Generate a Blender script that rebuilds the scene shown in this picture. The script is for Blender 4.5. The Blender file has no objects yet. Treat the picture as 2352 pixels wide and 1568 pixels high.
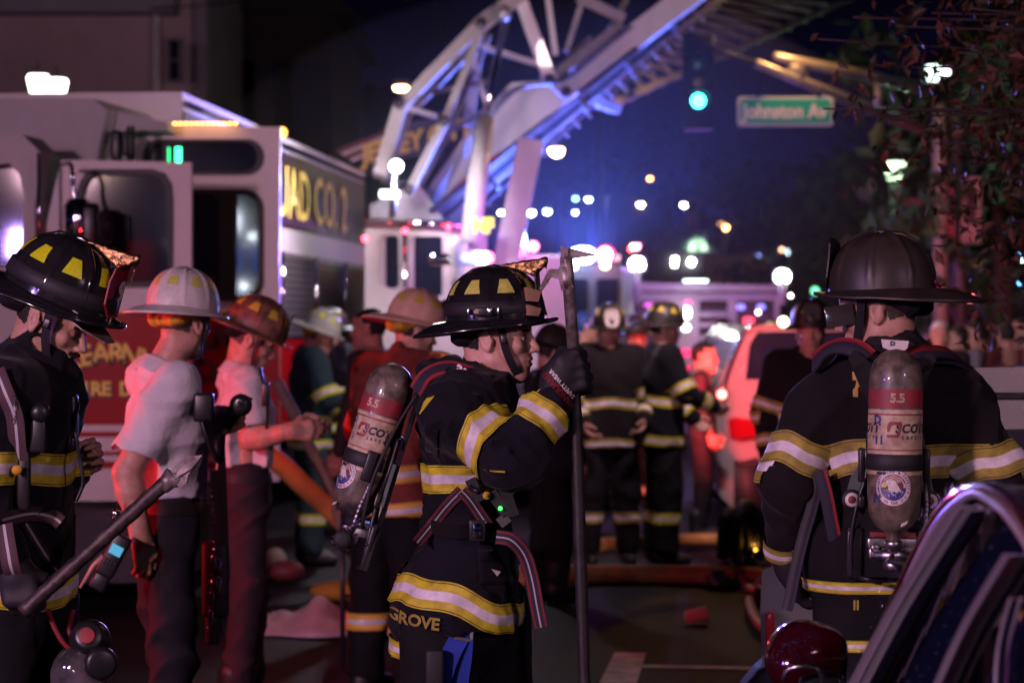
import bpy, bmesh, math, random
import numpy as np
from mathutils import Vector, Matrix, Euler
from mathutils.bvhtree import BVHTree
from mathutils.geometry import tessellate_polygon

# ------------------------------------------------------------------ camera
sc = bpy.context.scene
IW, IH, HY, CZ = 2352.0, 1568.0, 740.0, 1.70      # reference frame size, horizon row, eye height
FP = IW * 85 / 36                                # focal length in those pixels
cam_d = bpy.data.cameras.new('camera'); cam = bpy.data.objects.new('camera', cam_d)
sc.collection.objects.link(cam); sc.camera = cam
cam_d.lens = 85; cam_d.sensor_width = 36; cam_d.clip_start = .1; cam_d.clip_end = 900
cam.location = (0, 0, CZ); cam.rotation_euler = (math.pi/2, 0, 0)
cam_d.shift_y = -(IH/2 - HY) / IW
cam_d.dof.use_dof = True; cam_d.dof.focus_distance = 6.55; cam_d.dof.aperture_fstop = 3.7

# ------------------------------------------------------------------ night sky
w = bpy.data.worlds.new('World'); sc.world = w; w.use_nodes = True
nt = w.node_tree; nt.nodes.clear()
wo = nt.nodes.new('ShaderNodeOutputWorld'); bg = nt.nodes.new('ShaderNodeBackground')
tc = nt.nodes.new('ShaderNodeTexCoord'); sp = nt.nodes.new('ShaderNodeSeparateXYZ'); cr = nt.nodes.new('ShaderNodeValToRGB')
nt.links.new(tc.outputs['Generated'], sp.inputs[0]); nt.links.new(sp.outputs['Z'], cr.inputs[0])
nt.links.new(cr.outputs[0], bg.inputs[0]); nt.links.new(bg.outputs[0], wo.inputs[0])
bg.inputs[1].default_value = 1.0
el = cr.color_ramp.elements
el[0].position = 0.0; el[0].color = (.010, .011, .085, 1)
el[1].position = .30; el[1].color = (.0010, .0008, .0026, 1)
e = el.new(.03); e.color = (.0075, .008, .060, 1)
e = el.new(.075); e.color = (.0024, .0022, .015, 1)
e = el.new(.13); e.color = (.0010, .0008, .0036, 1)

# ------------------------------------------------------------------ colour and render settings
sc.view_settings.view_transform = 'Standard'; sc.view_settings.look = 'None'
sc.view_settings.exposure = 0.0; sc.view_settings.gamma = 1.0; sc.view_settings.use_curve_mapping = False
sc.render.engine = 'CYCLES'
cy = sc.cycles
cy.use_denoising = True
try: cy.denoiser = 'OPENIMAGEDENOISE'; cy.denoising_input_passes = 'RGB_ALBEDO_NORMAL'
except Exception: pass
cy.max_bounces = 5; cy.diffuse_bounces = 2; cy.glossy_bounces = 3; cy.transmission_bounces = 4; cy.volume_bounces = 0
cy.transparent_max_bounces = 12
cy.sample_clamp_direct = 0; cy.sample_clamp_indirect = 3; cy.use_light_tree = True
cy.caustics_reflective = False; cy.caustics_refractive = False
cy.use_adaptive_sampling = True; cy.adaptive_threshold = .02
random.seed(7); RNG = np.random.default_rng(11)

# ------------------------------------------------------------------ lamps that light the place
# some match beacons and lamps built below; others are added with no lamp
def light(kind, loc, energy, col, size=.1, aim=None, spot=None):
    d = bpy.data.lights.new('lamp_light', kind); o = bpy.data.objects.new('lamp_light', d)
    sc.collection.objects.link(o); o.location = loc; d.energy = energy; d.color = col
    if kind == 'AREA': d.shape = 'RECTANGLE'; d.size = size if not isinstance(size, tuple) else size[0]; d.size_y = size if not isinstance(size, tuple) else size[1]
    else: d.shadow_soft_size = size
    if aim is not None: o.rotation_euler = (Vector(aim) - Vector(loc)).to_track_quat('-Z', 'Y').to_euler()
    if spot: d.spot_size = math.radians(spot); d.spot_blend = .6
    return o
def P(x, y, Y): return Vector(((x - IW/2) * Y / FP, Y, CZ - (y - HY) * Y / FP))

LIGHTS = dict(
    # added pink key from behind the camera, left, housed on an unseen engine
    key = light('AREA', (-6.0, -2.2, 3.8), 860, (1, .55, .70), (.7, .35), (0, 8, 1.3)),
    # added fill light from behind the camera on the right
    key2 = light('AREA', (5.2, -1.5, 4.2), 170, (.95, .56, .80), (1.0, .5), (1.2, 7.5, 1.2)),
    # red warning lights on the bumper of the engine at the left
    red_front = light('SPOT', (-3.6, 8.9, 1.45), 340, (1, .02, .03), .12, (-1.2, 9.45, 1.25), 88),
    red_low = light('POINT', (-2.75, 7.3, .62), 6, (1, .02, .03), .06),
    red_mid = light('POINT', P(655, 905, 12.6), 20, (1, .03, .04), .07),
    blue_a = light('SPOT', P(1098, 588, 17.0), 300, (.10, .16, 1), .10, (-.2, 0, 6.5), 62),
    blue_b = light('SPOT', P(1340, 585, 24.0), 700, (.10, .22, 1), .14, (.6, 0, 8.5), 52),
    blue_up = light('SPOT', P(1338, 583, 24.3), 4600, (.09, .16, 1), .12, P(1338, 583, 24.3) + Vector((0, -4, 4.5)), 122),
    blue_up2 = light('SPOT', P(1100, 588, 20.0), 1500, (.22, .14, 1), .10, P(1100, 588, 20.0) + Vector((0, -4, 4)), 122),
    violet_engine = light('POINT', P(1600, 560, 29.0), 120, (.45, .15, 1), .12),  # added without a lamp to colour the far engine violet
    red_b = light('POINT', P(1390, 585, 26.0), 40, (1, .06, .12), .13),
    boom = light('POINT', P(905, 395, 20.5), 130, (.95, .88, 1), .12),
    boom2 = light('AREA', (1.2, 15.5, 3.4), 150, (1, .68, .76), (.5, .3), P(1200, 200, 25)),
    purple = light('POINT', P(1240, 560, 21.0), 30, (.75, .15, 1), .12),
    sodium = light('POINT', P(1830, -40, 25.95), 210, (1, .52, .16), .22),
    lamp_l = light('POINT', P(107, 190, 26.0), 200, (1, .88, .78), .25),
    lamp_r = light('POINT', P(2055, 392, 36.0), 160, (.55, 1, .6), .25),
    red_car = light('SPOT', P(1600, 905, 18.3), 260, (1, .05, .06), .09, P(1690, 960, 19.7), 95),
    # violet light added to tint the near car's trim, no lamp built
    violet = light('AREA', (-5.6, 2.2, 2.6), 95, (.50, .28, 1), (.5, .3), (1.4, 4.8, 1.2)),
    red_far = light('SPOT', P(2228, 684, 26.0), 220, (1, .16, .24), .08, P(2130, 470, 33), 85),
)

# ================================================================== helpers
col = sc.collection
PI = math.pi
def V(*a): return Vector(a)

_M = {}
def mat(name, c, rough=.55, metal=0., noise=None, bump=None, coat=0., emit=None, trans=0., ior=1.45, alpha=1., sheen=0., spec=.5):
    if name in _M: return _M[name]
    m = bpy.data.materials.new(name); m.use_nodes = True; n = m.node_tree.nodes; l = m.node_tree.links
    b = n['Principled BSDF']; _M[name] = m
    b.inputs['Base Color'].default_value = (*c, 1); b.inputs['Roughness'].default_value = rough
    b.inputs['Metallic'].default_value = metal; b.inputs['Coat Weight'].default_value = coat
    b.inputs['IOR'].default_value = ior; b.inputs['Transmission Weight'].default_value = trans
    b.inputs['Alpha'].default_value = alpha; b.inputs['Sheen Weight'].default_value = sheen
    b.inputs['Specular IOR Level'].default_value = spec
    if emit:
        b.inputs['Emission Color'].default_value = (*emit[0], 1); b.inputs['Emission Strength'].default_value = emit[1]
    tcn = None
    if noise or bump:
        tcn = n.new('ShaderNodeTexCoord')
    if noise:                                   # (scale, amount, other colour)
        nz = n.new('ShaderNodeTexNoise'); nz.inputs['Scale'].default_value = noise[0]; nz.inputs['Detail'].default_value = 6
        nz.inputs['Roughness'].default_value = .65
        l.new(tcn.outputs['Object'], nz.inputs['Vector'])
        r = n.new('ShaderNodeValToRGB'); l.new(nz.outputs['Fac'], r.inputs[0])
        lo, hi = (.5 - noise[1]*.5, .5 + noise[1]*.5) if len(noise) > 3 else (.38, .62)
        r.color_ramp.elements[0].position = lo; r.color_ramp.elements[1].position = hi
        c2 = noise[2] if len(noise) > 2 else tuple(x*(1-noise[1]) for x in c)
        r.color_ramp.elements[0].color = (*c2, 1); r.color_ramp.elements[1].color = (*c, 1)
        l.new(r.outputs[0], b.inputs['Base Color'])
        mr = n.new('ShaderNodeMapRange'); l.new(nz.outputs['Fac'], mr.inputs[0])
        mr.inputs[3].default_value = max(0, rough-.10); mr.inputs[4].default_value = min(1, rough+.12)
        l.new(mr.outputs[0], b.inputs['Roughness'])
    if bump:                                    # list of (scale, strength, distance)
        prev = None
        for (s, st, di) in (bump if isinstance(bump, list) else [bump]):
            nb = n.new('ShaderNodeTexNoise'); nb.inputs['Scale'].default_value = s; nb.inputs['Detail'].default_value = 5
            l.new(tcn.outputs['Object'], nb.inputs['Vector'])
            bp = n.new('ShaderNodeBump'); bp.inputs['Strength'].default_value = st; bp.inputs['Distance'].default_value = di
            l.new(nb.outputs['Fac'], bp.inputs['Height'])
            if prev: l.new(prev.outputs[0], bp.inputs['Normal'])
            prev = bp
        l.new(prev.outputs[0], b.inputs['Normal'])
    return m

def emat(name, c, s):
    if name in _M: return _M[name]
    m = bpy.data.materials.new(name); m.use_nodes = True; n = m.node_tree.nodes; n.clear()
    o = n.new('ShaderNodeOutputMaterial'); e = n.new('ShaderNodeEmission')
    e.inputs[0].default_value = (*c, 1); e.inputs[1].default_value = s
    m.node_tree.links.new(e.outputs[0], o.inputs[0]); _M[name] = m
    return m

def tag(o, label=None, cat=None, group=None, kind=None):
    if label: o['label'] = label
    if cat: o['category'] = cat
    if group: o['group'] = group
    if kind: o['kind'] = kind
    return o
def empty(name, loc=(0, 0, 0), rz=0., **k):
    o = bpy.data.objects.new(name, None); col.objects.link(o); o.location = loc; o.rotation_euler = (0, 0, rz)
    o.empty_display_size = .1
    return tag(o, **k)
def link_mesh(name, me, mats, parent=None, **k):
    for m in (mats if isinstance(mats, (list, tuple)) else [mats]): me.materials.append(m)
    o = bpy.data.objects.new(name, me); col.objects.link(o)
    if parent is not None: o.parent = parent
    return tag(o, **k)
def pydata(name, v, f, mats, parent=None, smooth=False, mi=None, **k):
    me = bpy.data.meshes.new(name); me.from_pydata([tuple(x) for x in v] if not isinstance(v, np.ndarray) else v.tolist(), [], f if not isinstance(f, np.ndarray) else f.tolist())
    if smooth: me.polygons.foreach_set('use_smooth', [True]*len(me.polygons))
    if mi is not None: me.polygons.foreach_set('material_index', np.asarray(mi, dtype=np.int32))
    me.update()
    return link_mesh(name, me, mats, parent, **k)
def copy_tree(o, parent=None):
    c = o.copy(); col.objects.link(c)
    if parent is not None: c.parent = parent
    for ch in list(o.children): copy_tree(ch, c)
    return c

class MB:
    """collects shapes, links them as one mesh; M maps every point, origin is the parent's place"""
    def __init__(s, M=None, org=None): s.v = []; s.f = []; s.mi = []; s.sm = []; s.M = M; s.org = Vector(org) if org is not None else None
    def add(s, vs, fs, mi=0, sm=False):
        n = len(s.v)
        for p in vs:
            p = Vector(p)
            if s.M is not None: p = s.M @ p
            if s.org is not None: p = p - s.org
            s.v.append(p)
        for f in fs: s.f.append([i+n for i in f]); s.mi.append(mi); s.sm.append(sm)
        return s
    def box(s, c, d, R=None, mi=0):
        c = Vector(c); h = [x/2 for x in d]
        vs = []
        for sx in (-1, 1):
            for sy in (-1, 1):
                for sz in (-1, 1):
                    p = Vector((sx*h[0], sy*h[1], sz*h[2]))
                    if R is not None: p = R @ p
                    vs.append(c+p)
        return s.add(vs, [(0,1,3,2),(4,6,7,5),(0,4,5,1),(2,3,7,6),(0,2,6,4),(1,5,7,3)], mi)
    def bbox(s, c, d, b=.01, R=None, mi=0):       # box with chamfered edges
        c = Vector(c); h = Vector(d)/2; bm = bmesh.new(); bmesh.ops.create_cube(bm, size=1)
        for v in bm.verts: v.co = Vector((v.co.x*2*h.x, v.co.y*2*h.y, v.co.z*2*h.z))
        bmesh.ops.bevel(bm, geom=list(bm.edges), offset=min(b, min(h)*.9), segments=2, affect='EDGES', profile=.6)
        bm.verts.ensure_lookup_table()
        vs = [(R @ v.co if R is not None else v.co)+c for v in bm.verts]; fs = [[v.index for v in f.verts] for f in bm.faces]
        bm.free(); return s.add(vs, fs, mi, True)
    def tube(s, pts, r, n=10, mi=0, caps=True, sm=True, flat=None):
        pts = [Vector(p) for p in pts]; rs = r if isinstance(r, (list, tuple)) else [r]*len(pts)
        vs = []; up = None
        for i, p in enumerate(pts):
            t = (pts[min(i+1, len(pts)-1)] - pts[max(i-1, 0)]); t = t.normalized() if t.length > 1e-9 else Vector((0,0,1))
            if up is None:
                up = Vector(flat) if flat is not None else (Vector((0,0,1)) if abs(t.z) < .9 else Vector((1,0,0)))
            a = t.cross(up); a = a.normalized() if a.length > 1e-6 else t.orthogonal().normalized()
            b = a.cross(t).normalized(); up = b
            for k in range(n):
                an = 2*PI*k/n; vs.append(p + (a*math.cos(an) + b*math.sin(an))*rs[i])
        fs = []
        for i in range(len(pts)-1):
            for k in range(n):
                k2 = (k+1) % n; fs.append((i*n+k, i*n+k2, (i+1)*n+k2, (i+1)*n+k))
        if caps: fs.append(tuple(range(n))[::-1]); fs.append(tuple((len(pts)-1)*n+k for k in range(n)))
        return s.add(vs, fs, mi, sm)
    def bar(s, a, b, w, t, up=(0, 0, 1), mi=0):     # rectangular bar between two points
        a, b = Vector(a), Vector(b); d = (b-a); L = d.length; d.normalize(); u = Vector(up)
        x = d.cross(u); x = x.normalized() if x.length > 1e-6 else d.orthogonal().normalized(); y = x.cross(d).normalized()
        vs = [p + x*sx*t/2 + y*sy*w/2 for p in (a, b) for sx, sy in ((-1,-1),(1,-1),(1,1),(-1,1))]
        return s.add(vs, [(3,2,1,0),(4,5,6,7),(0,1,5,4),(1,2,6,5),(2,3,7,6),(3,0,4,7)], mi)
    def lathe(s, c, axis, prof, n=24, ref=None, mi=0, sm=True):
        ax = Vector(axis).normalized(); e1 = Vector(ref) if ref is not None else ax.orthogonal(); e1 = (e1 - ax*e1.dot(ax)).normalized(); e2 = ax.cross(e1)
        c = Vector(c); vs = []
        for (r, h) in prof:
            for k in range(n): an = 2*PI*k/n; vs.append(c + ax*h + (e1*math.cos(an)+e2*math.sin(an))*r)
        fs = []
        for i in range(len(prof)-1):
            for k in range(n): k2 = (k+1) % n; fs.append((i*n+k, i*n+k2, (i+1)*n+k2, (i+1)*n+k))
        fs.append(tuple(range(n))[::-1]); fs.append(tuple((len(prof)-1)*n+k for k in range(n)))
        return s.add(vs, fs, mi, sm)
    def ball(s, c, r, n=12, mi=0, R=None):
        r = (r, r, r) if not isinstance(r, (tuple, list)) else r; c = Vector(c); vs = []; m = max(4, n//2)
        for i in range(m+1):
            ph = PI*i/m
            for k in range(n):
                th = 2*PI*k/n; p = Vector((r[0]*math.sin(ph)*math.cos(th), r[1]*math.sin(ph)*math.sin(th), r[2]*math.cos(ph)))
                vs.append(c + (R @ p if R is not None else p))
        fs = [(i*n+k, i*n+(k+1) % n, (i+1)*n+(k+1) % n, (i+1)*n+k) for i in range(m) for k in range(n)]
        return s.add(vs, fs, mi, True)
    def prism(s, loops, fn, th, mi=0, side=None):   # loops of (u,v), first outer then holes; fn(u,v)->point; th thickness vector
        pl = [[Vector((u, v, 0)) for u, v in lp] for lp in loops]; flat = [p for lp in pl for p in lp]
        tr = tessellate_polygon(pl); N = len(flat); th = Vector(th)
        vs = [Vector(fn(p.x, p.y)) for p in flat]; vs += [p + th for p in vs]
        fs = [t for t in tr] + [tuple(i+N for i in t[::-1]) for t in tr]
        k = 0
        s.add(vs, fs, mi)
        base = len(s.v) - 2*N; n2 = 0
        for lp in pl:
            for i in range(len(lp)):
                a = k+i; b = k+(i+1) % len(lp)
                s.f.append([base+a, base+b, base+b+N, base+a+N]); s.mi.append(mi if side is None else side); s.sm.append(False)
            k += len(lp)
        return s
    def build(s, name, mats, parent=None, fix=True, **k):
        me = bpy.data.meshes.new(name); me.from_pydata([tuple(p) for p in s.v], [], s.f)
        me.polygons.foreach_set('material_index', s.mi); me.polygons.foreach_set('use_smooth', s.sm)
        if fix:
            bm = bmesh.new(); bm.from_mesh(me); bmesh.ops.recalc_face_normals(bm, faces=bm.faces); bm.to_mesh(me); bm.free()
        me.update(); return link_mesh(name, me, mats, parent, **k)

def rrect(x0, y0, x1, y1, r, n=6):
    out = []
    for cx, cy, a0 in ((x1-r, y1-r, 0), (x0+r, y1-r, 90), (x0+r, y0+r, 180), (x1-r, y0+r, 270)):
        for i in range(n+1):
            a = math.radians(a0 + 90*i/n); out.append((cx + r*math.cos(a), cy + r*math.sin(a)))
    return out

def text_mesh(body, size=1., bold=0., shear=0., spacing=1., ext=0.):
    cu = bpy.data.curves.new('lettering', 'FONT'); cu.body = body; cu.size = size; cu.offset = bold; cu.shear = shear
    cu.space_character = spacing; cu.align_x = 'CENTER'; cu.align_y = 'CENTER'; cu.extrude = ext; cu.resolution_u = 3
    o = bpy.data.objects.new('tmp', cu); col.objects.link(o); bpy.context.view_layer.update()
    me = bpy.data.meshes.new_from_object(o.evaluated_get(bpy.context.evaluated_depsgraph_get()))
    v = np.array([x.co[:] for x in me.vertices]).reshape(-1, 3); f = [list(p.vertices) for p in me.polygons]
    bpy.data.objects.remove(o); bpy.data.curves.remove(cu); bpy.data.meshes.remove(me)
    return v, f

# ================================================================== distance-field sculpting
def cap(a, b, ra, rb=None, k=.02, sq=None, op=1): return ('c', np.array(a, float), np.array(b, float), ra, ra if rb is None else rb, k, sq, op)
def ell(c, r, k=.02, R=None, op=1): return ('e', np.array(c, float), np.array(r if hasattr(r, '__len__') else (r, r, r), float), R, k, op)
def box(c, h, rad=.01, k=.01, R=None, op=1): return ('b', np.array(c, float), np.array(h, float), rad, k, R, op)
def half(p, n, k=.01): return ('h', np.array(p, float), np.array(n, float)/np.linalg.norm(n), k)     # cuts away the side n points to

def _sq(p, a, sq):
    d = np.array(sq[0], float); d /= np.linalg.norm(d); f = 1/sq[1] - 1
    q = (p[..., 0]-a[0])*d[0] + (p[..., 1]-a[1])*d[1] + (p[..., 2]-a[2])*d[2]
    return p + (q*f)[..., None]*d
def prim_eval(pr, p):
    t = pr[0]
    if t == 'c':
        _, a, b, ra, rb, k, sq, op = pr
        if sq is not None: p = _sq(p, a, sq); b = _sq(b[None], a, sq)[0]
        ba = b-a; pa = p-a; L2 = float(ba@ba)+1e-12; h = np.clip((pa@ba)/L2, 0, 1)
        return np.linalg.norm(pa - h[..., None]*ba, axis=-1) - (ra + (rb-ra)*h)
    if t == 'e':
        _, c, r, R, k, op = pr; q = p-c
        if R is not None: q = q @ np.array(R)          # rows: world -> local by R^T
        k0 = np.linalg.norm(q/r, axis=-1); k1 = np.linalg.norm(q/(r*r), axis=-1)+1e-9
        return k0*(k0-1)/k1
    if t == 'b':
        _, c, h, rad, k, R, op = pr; q = p-c
        if R is not None: q = q @ np.array(R)
        q = np.abs(q)-(h-rad)
        return np.linalg.norm(np.maximum(q, 0), axis=-1) + np.minimum(q.max(-1), 0) - rad
def prim_box(pr):
    t = pr[0]
    if t == 'c':
        m = np.maximum(pr[3], pr[4])*(max(1, pr[6][1]) if pr[6] else 1); return np.minimum(pr[1], pr[2])-m, np.maximum(pr[1], pr[2])+m
    if t == 'e':
        m = pr[2] if pr[3] is None else np.full(3, pr[2].max()); return pr[1]-m, pr[1]+m
    m = pr[2] if pr[5] is None else np.full(3, np.linalg.norm(pr[2])); return pr[1]-m, pr[1]+m
def smin(a, b, k):
    h = np.clip(.5+.5*(b-a)/k, 0, 1); return b + (a-b)*h - k*h*(1-h)
def wrinkle(seed, amp, freq, ax=None, n=5):
    r = np.random.default_rng(seed); ds = r.normal(size=(n, 3)); ds /= np.linalg.norm(ds, axis=1)[:, None]
    if ax is not None: ds = ds*.45 + np.array(ax)*np.sign(r.normal(size=(n, 1)))
    ph = r.uniform(0, 6.28, n); fr = freq*r.uniform(.6, 1.6, n); ds2 = r.normal(size=(n, 3)); ph2 = r.uniform(0, 6.28, n)
    def f(p):
        o = 0
        for i in range(n):
            wv = np.sin(p@ds2[i]*freq*.45 + ph2[i])*1.6
            s = np.sin(p@ds[i]*fr[i] + ph[i] + wv); o = o + (1-np.abs(s))**2.2*np.clip(.5+.5*np.sin(p@ds2[(i+1) % n]*freq*.3+ph[i]), 0, 1)
        return (o/n*2 - .5)*amp
    return f
def sdf(prims, h, disp=None):
    adds = [p for p in prims if p[0] != 'h' and p[-1] > 0]
    bb = [prim_box(p) for p in adds]; m = .03 + 2*h
    lo = np.min([b[0] for b in bb], 0)-m; hi = np.max([b[1] for b in bb], 0)+m
    n = np.ceil((hi-lo)/h).astype(int)+1
    F = np.full(n, .2, np.float32); ax = [lo[i]+np.arange(n[i])*h for i in range(3)]
    def pts(s): return np.stack(np.meshgrid(ax[0][s[0]], ax[1][s[1]], ax[2][s[2]], indexing='ij'), -1)
    for p in prims:
        if p[0] == 'h':
            s = (slice(None),)*3
            g = pts(s); d = (g-p[1])@p[2]; F = -smin(-F, -d, p[3]); continue
        l, u = prim_box(p); mm = .04 + h*2
        i0 = np.clip(np.floor((l-mm-lo)/h).astype(int), 0, n-1); i1 = np.clip(np.ceil((u+mm-lo)/h).astype(int)+1, 1, n)
        s = tuple(slice(a, b) for a, b in zip(i0, i1)); d = prim_eval(p, pts(s)); k = p[5] if p[0] == 'c' else p[4]
        F[s] = smin(F[s], d, k) if p[-1] > 0 else -smin(-F[s], d, k)
    if disp is not None:
        ix = np.where(np.abs(F) < .035); q = np.stack([ax[0][ix[0]], ax[1][ix[1]], ax[2][ix[2]]], -1)
        F[ix] -= disp(q).astype(np.float32)
    # surface nets
    S = F < 0
    a = S[:-1, :-1, :-1]; C = [S[i:S.shape[0]-1+i, j:S.shape[1]-1+j, k:S.shape[2]-1+k] for i in (0, 1) for j in (0, 1) for k in (0, 1)]
    any_ = np.logical_or.reduce(C); all_ = np.logical_and.reduce(C); act = any_ & ~all_
    cx, cyy, cz = np.where(act); idx = np.full(act.shape, -1, np.int64); idx[act] = np.arange(len(cx))
    offs = [(i, j, k) for i in (0, 1) for j in (0, 1) for k in (0, 1)]
    fv = np.stack([F[cx+i, cyy+j, cz+k] for i, j, k in offs], 1); sum_ = np.zeros((len(cx), 3)); cnt = np.zeros(len(cx))
    for A in range(8):
        for B in range(A+1, 8):
            if sum(abs(x-y) for x, y in zip(offs[A], offs[B])) != 1: continue
            fa, fb = fv[:, A], fv[:, B]; cr_ = (fa < 0) != (fb < 0); t = np.where(cr_, fa/(fa-fb+1e-12), 0)
            pa, pb = np.array(offs[A]), np.array(offs[B])
            sum_ += (pa + t[:, None]*(pb-pa))*cr_[:, None]; cnt += cr_
    v = np.stack([cx, cyy, cz], 1) + sum_/np.maximum(cnt, 1)[:, None]; v = lo + v*h
    fs = []
    for d in range(3):
        o1, o2 = [(1, 2), (2, 0), (0, 1)][d]
        sl0 = [slice(1, -1)]*3; sl0[d] = slice(0, -1); sl1 = list(sl0); sl1[d] = slice(1, None)
        s0, s1 = S[tuple(sl0)], S[tuple(sl1)]; ii = np.array(np.where(s0 != s1)).T
        if len(ii) == 0: continue
        flip = s0[tuple(ii.T)]; ii = ii + np.array([0 if q == d else 1 for q in range(3)])
        e1 = np.zeros(3, int); e1[o1] = 1; e2 = np.zeros(3, int); e2[o2] = 1
        q = np.stack([idx[tuple((ii-e1-e2).T)], idx[tuple((ii-e2).T)], idx[tuple(ii.T)], idx[tuple((ii-e1).T)]], 1)
        q[~flip] = q[~flip][:, ::-1]; fs.append(q)
    f = np.concatenate(fs); f = f[(f >= 0).all(1)]
    return v, f
def xf(v, M):
    A = np.array(M); return v@A[:3, :3].T + A[:3, 3]
def smooth_mesh(v, f, it=1, lam=.5):
    for _ in range(it):
        s = np.zeros_like(v); c = np.zeros(len(v))
        for a, b in ((0, 1), (1, 2), (2, 3), (3, 0)):
            np.add.at(s, f[:, a], v[f[:, b]]); np.add.at(s, f[:, b], v[f[:, a]]); np.add.at(c, f[:, a], 1); np.add.at(c, f[:, b], 1)
        v = v*(1-lam) + lam*s/np.maximum(c, 1)[:, None]
    return v
def sculpt(name, prims, h, mats, parent, disp=None, M=None, mi=None, it=1, **k):
    v, f = sdf(prims, h, disp); v = smooth_mesh(v, f, it)
    m = None if mi is None else mi(v[f].mean(1))
    if M is not None: v = xf(v, M)
    o = pydata(name, v, f, mats, parent, True, m, **k); o['_bvh'] = 0
    BV[o.name] = (v, f); return o
BV = {}
def bvh_of(*objs):
    vs, fs, n = [], [], 0
    for o in objs: v, f = BV[o.name]; vs.append(v); fs.append(f+n); n += len(v)
    return BVHTree.FromPolygons(np.concatenate(vs).tolist(), np.concatenate(fs).tolist())

BANDROWS = [(0, 1), (.06, 3), (.09, 0), (.34, 1), (.66, 0), (.91, 3), (.94, 0), (1, 0)]
def band(name, bv, C, axis, parent, mats, w=.076, n=96, off=.008, arc=None, wave=None, R=.5, rows=None, inside=True, wob=.0):
    """reflective trim round a limb: rays from the limb's centre find the cloth"""
    ax = Vector(axis).normalized(); e1 = ax.orthogonal().normalized()
    if abs(ax.z) > .5: e1 = (Vector((1, 0, 0)) - ax*ax.x).normalized()
    e2 = ax.cross(e1); C = Vector(C)
    n = max(n, 90); cuts = [0, .05, .075, .2, .335, .34, .5, .66, .665, .8, .925, .95, 1]; ids = [0, 2, 0, 0, 0, 1, 1, 0, 0, 0, 2, 0]
    if rows: cuts, ids = rows
    a0, a1 = arc if arc else (0, 360); closed = arc is None
    vs, fs, mi = [], [], []; N = n+1; ok = []
    prev = [None]*len(cuts)
    for i in range(N):
        an = math.radians(a0 + (a1-a0)*i/n); d = e1*math.cos(an) + e2*math.sin(an)
        dz = (wave(an) if wave else 0) + wob*math.sin(an*5+1)*.5
        for j, c in enumerate(cuts):
            o = C + ax*((.5-c)*w + dz)
            h = bv.ray_cast(o, d, R)
            if h[0] is None: p = prev[j]; ok.append(p is not None); p = p if p is not None else o
            else:
                r = (h[0]-o).length
                p = h[0] + d*off; ok.append(True); prev[j] = p
            vs.append(p)
    K = len(cuts)
    for i in range(n):
        for j in range(K-1):
            a, b, c_, d_ = i*K+j, i*K+j+1, (i+1)*K+j+1, (i+1)*K+j
            if all(ok[q] for q in (a, b, c_, d_)) and (vs[a]-vs[d_]).length < .09:
                fs.append((a, d_, c_, b)); mi.append(ids[j])
    return pydata(name, np.array([tuple(p) for p in vs]), fs, mats, parent, True, mi)

def strap(name, pts, w, parent, mats, nrm, th=.003, rows=None, sub=6):
    """flat webbing along a smooth curve; nrm = outward direction(s)"""
    pts = [Vector(p) for p in pts]; P2 = []
    for i in range(len(pts)-1):
        p0, p1, p2, p3 = pts[max(i-1, 0)], pts[i], pts[i+1], pts[min(i+2, len(pts)-1)]
        for k in range(sub):
            t = k/sub; P2.append(.5*((2*p1) + (p2-p0)*t + (2*p0-5*p1+4*p2-p3)*t*t + (3*p1-p0-3*p2+p3)*t**3))
    P2.append(pts[-1]); cuts, ids = rows if rows else ([0, 1], [0]); K = len(cuts)
    vs, fs, mi = [], [], []
    for i, p in enumerate(P2):
        t = (P2[min(i+1, len(P2)-1)]-P2[max(i-1, 0)]).normalized(); nn = Vector(nrm(i/(len(P2)-1)) if callable(nrm) else nrm)
        x = t.cross(nn).normalized(); nn = x.cross(t).normalized()
        for s in (th, 0):
            for c in cuts: vs.append(p + x*(c-.5)*w + nn*s)
    for i in range(len(P2)-1):
        for s in (0, 1):
            for j in range(K-1):
                a = i*2*K + s*K + j; b = a+1; c = b+2*K; d = a+2*K
                fs.append((a, b, c, d) if s == 0 else (d, c, b, a)); mi.append(ids[j])
        for j0 in (0, K-1):
            a = i*2*K+j0; fs.append((a, a+K, a+3*K, a+2*K)); mi.append(ids[0 if j0 == 0 else -1])
    return pydata(name, np.array([tuple(p) for p in vs]), fs, mats, parent, True, mi)

def catmull(pts, sub=6):
    pts = [Vector(p) for p in pts]; out = []
    for i in range(len(pts)-1):
        p0, p1, p2, p3 = pts[max(i-1, 0)], pts[i], pts[i+1], pts[min(i+2, len(pts)-1)]
        for k in range(sub):
            t = k/sub; out.append(.5*((2*p1) + (p2-p0)*t + (2*p0-5*p1+4*p2-p3)*t*t + (3*p1-p0-3*p2+p3)*t**3))
    return out + [pts[-1]]

# ================================================================== materials
m_coat = mat('turnout_cloth', (.0055, .0055, .011), .82, noise=(9, .45, (.0030, .0030, .006)), bump=[(420, .5, .0012), (28, .35, .006)], sheen=.06, spec=.22)
m_coat2 = mat('turnout_cloth_brown', (.0095, .0072, .0088), .85, noise=(7, .4, (.0055, .0042, .0055)), bump=[(380, .5, .0012), (24, .35, .006)], sheen=.06, spec=.22)
m_pants = mat('trouser_cloth', (.008, .0075, .010), .85, noise=(8, .4), bump=[(420, .5, .001), (22, .5, .008)], spec=.25)
m_teal = mat('teal_jacket_cloth', (.010, .045, .055), .8, noise=(9, .4), bump=(30, .4, .006))
m_kfd = mat('brown_red_jacket_cloth', (.20, .028, .020), .8, noise=(9, .4), bump=(30, .4, .006))
m_yel = mat('yellow_trim', (.62, .56, .028), .62, noise=(26, .35, (.42, .34, .03)), bump=(90, .35, .002))
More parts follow.
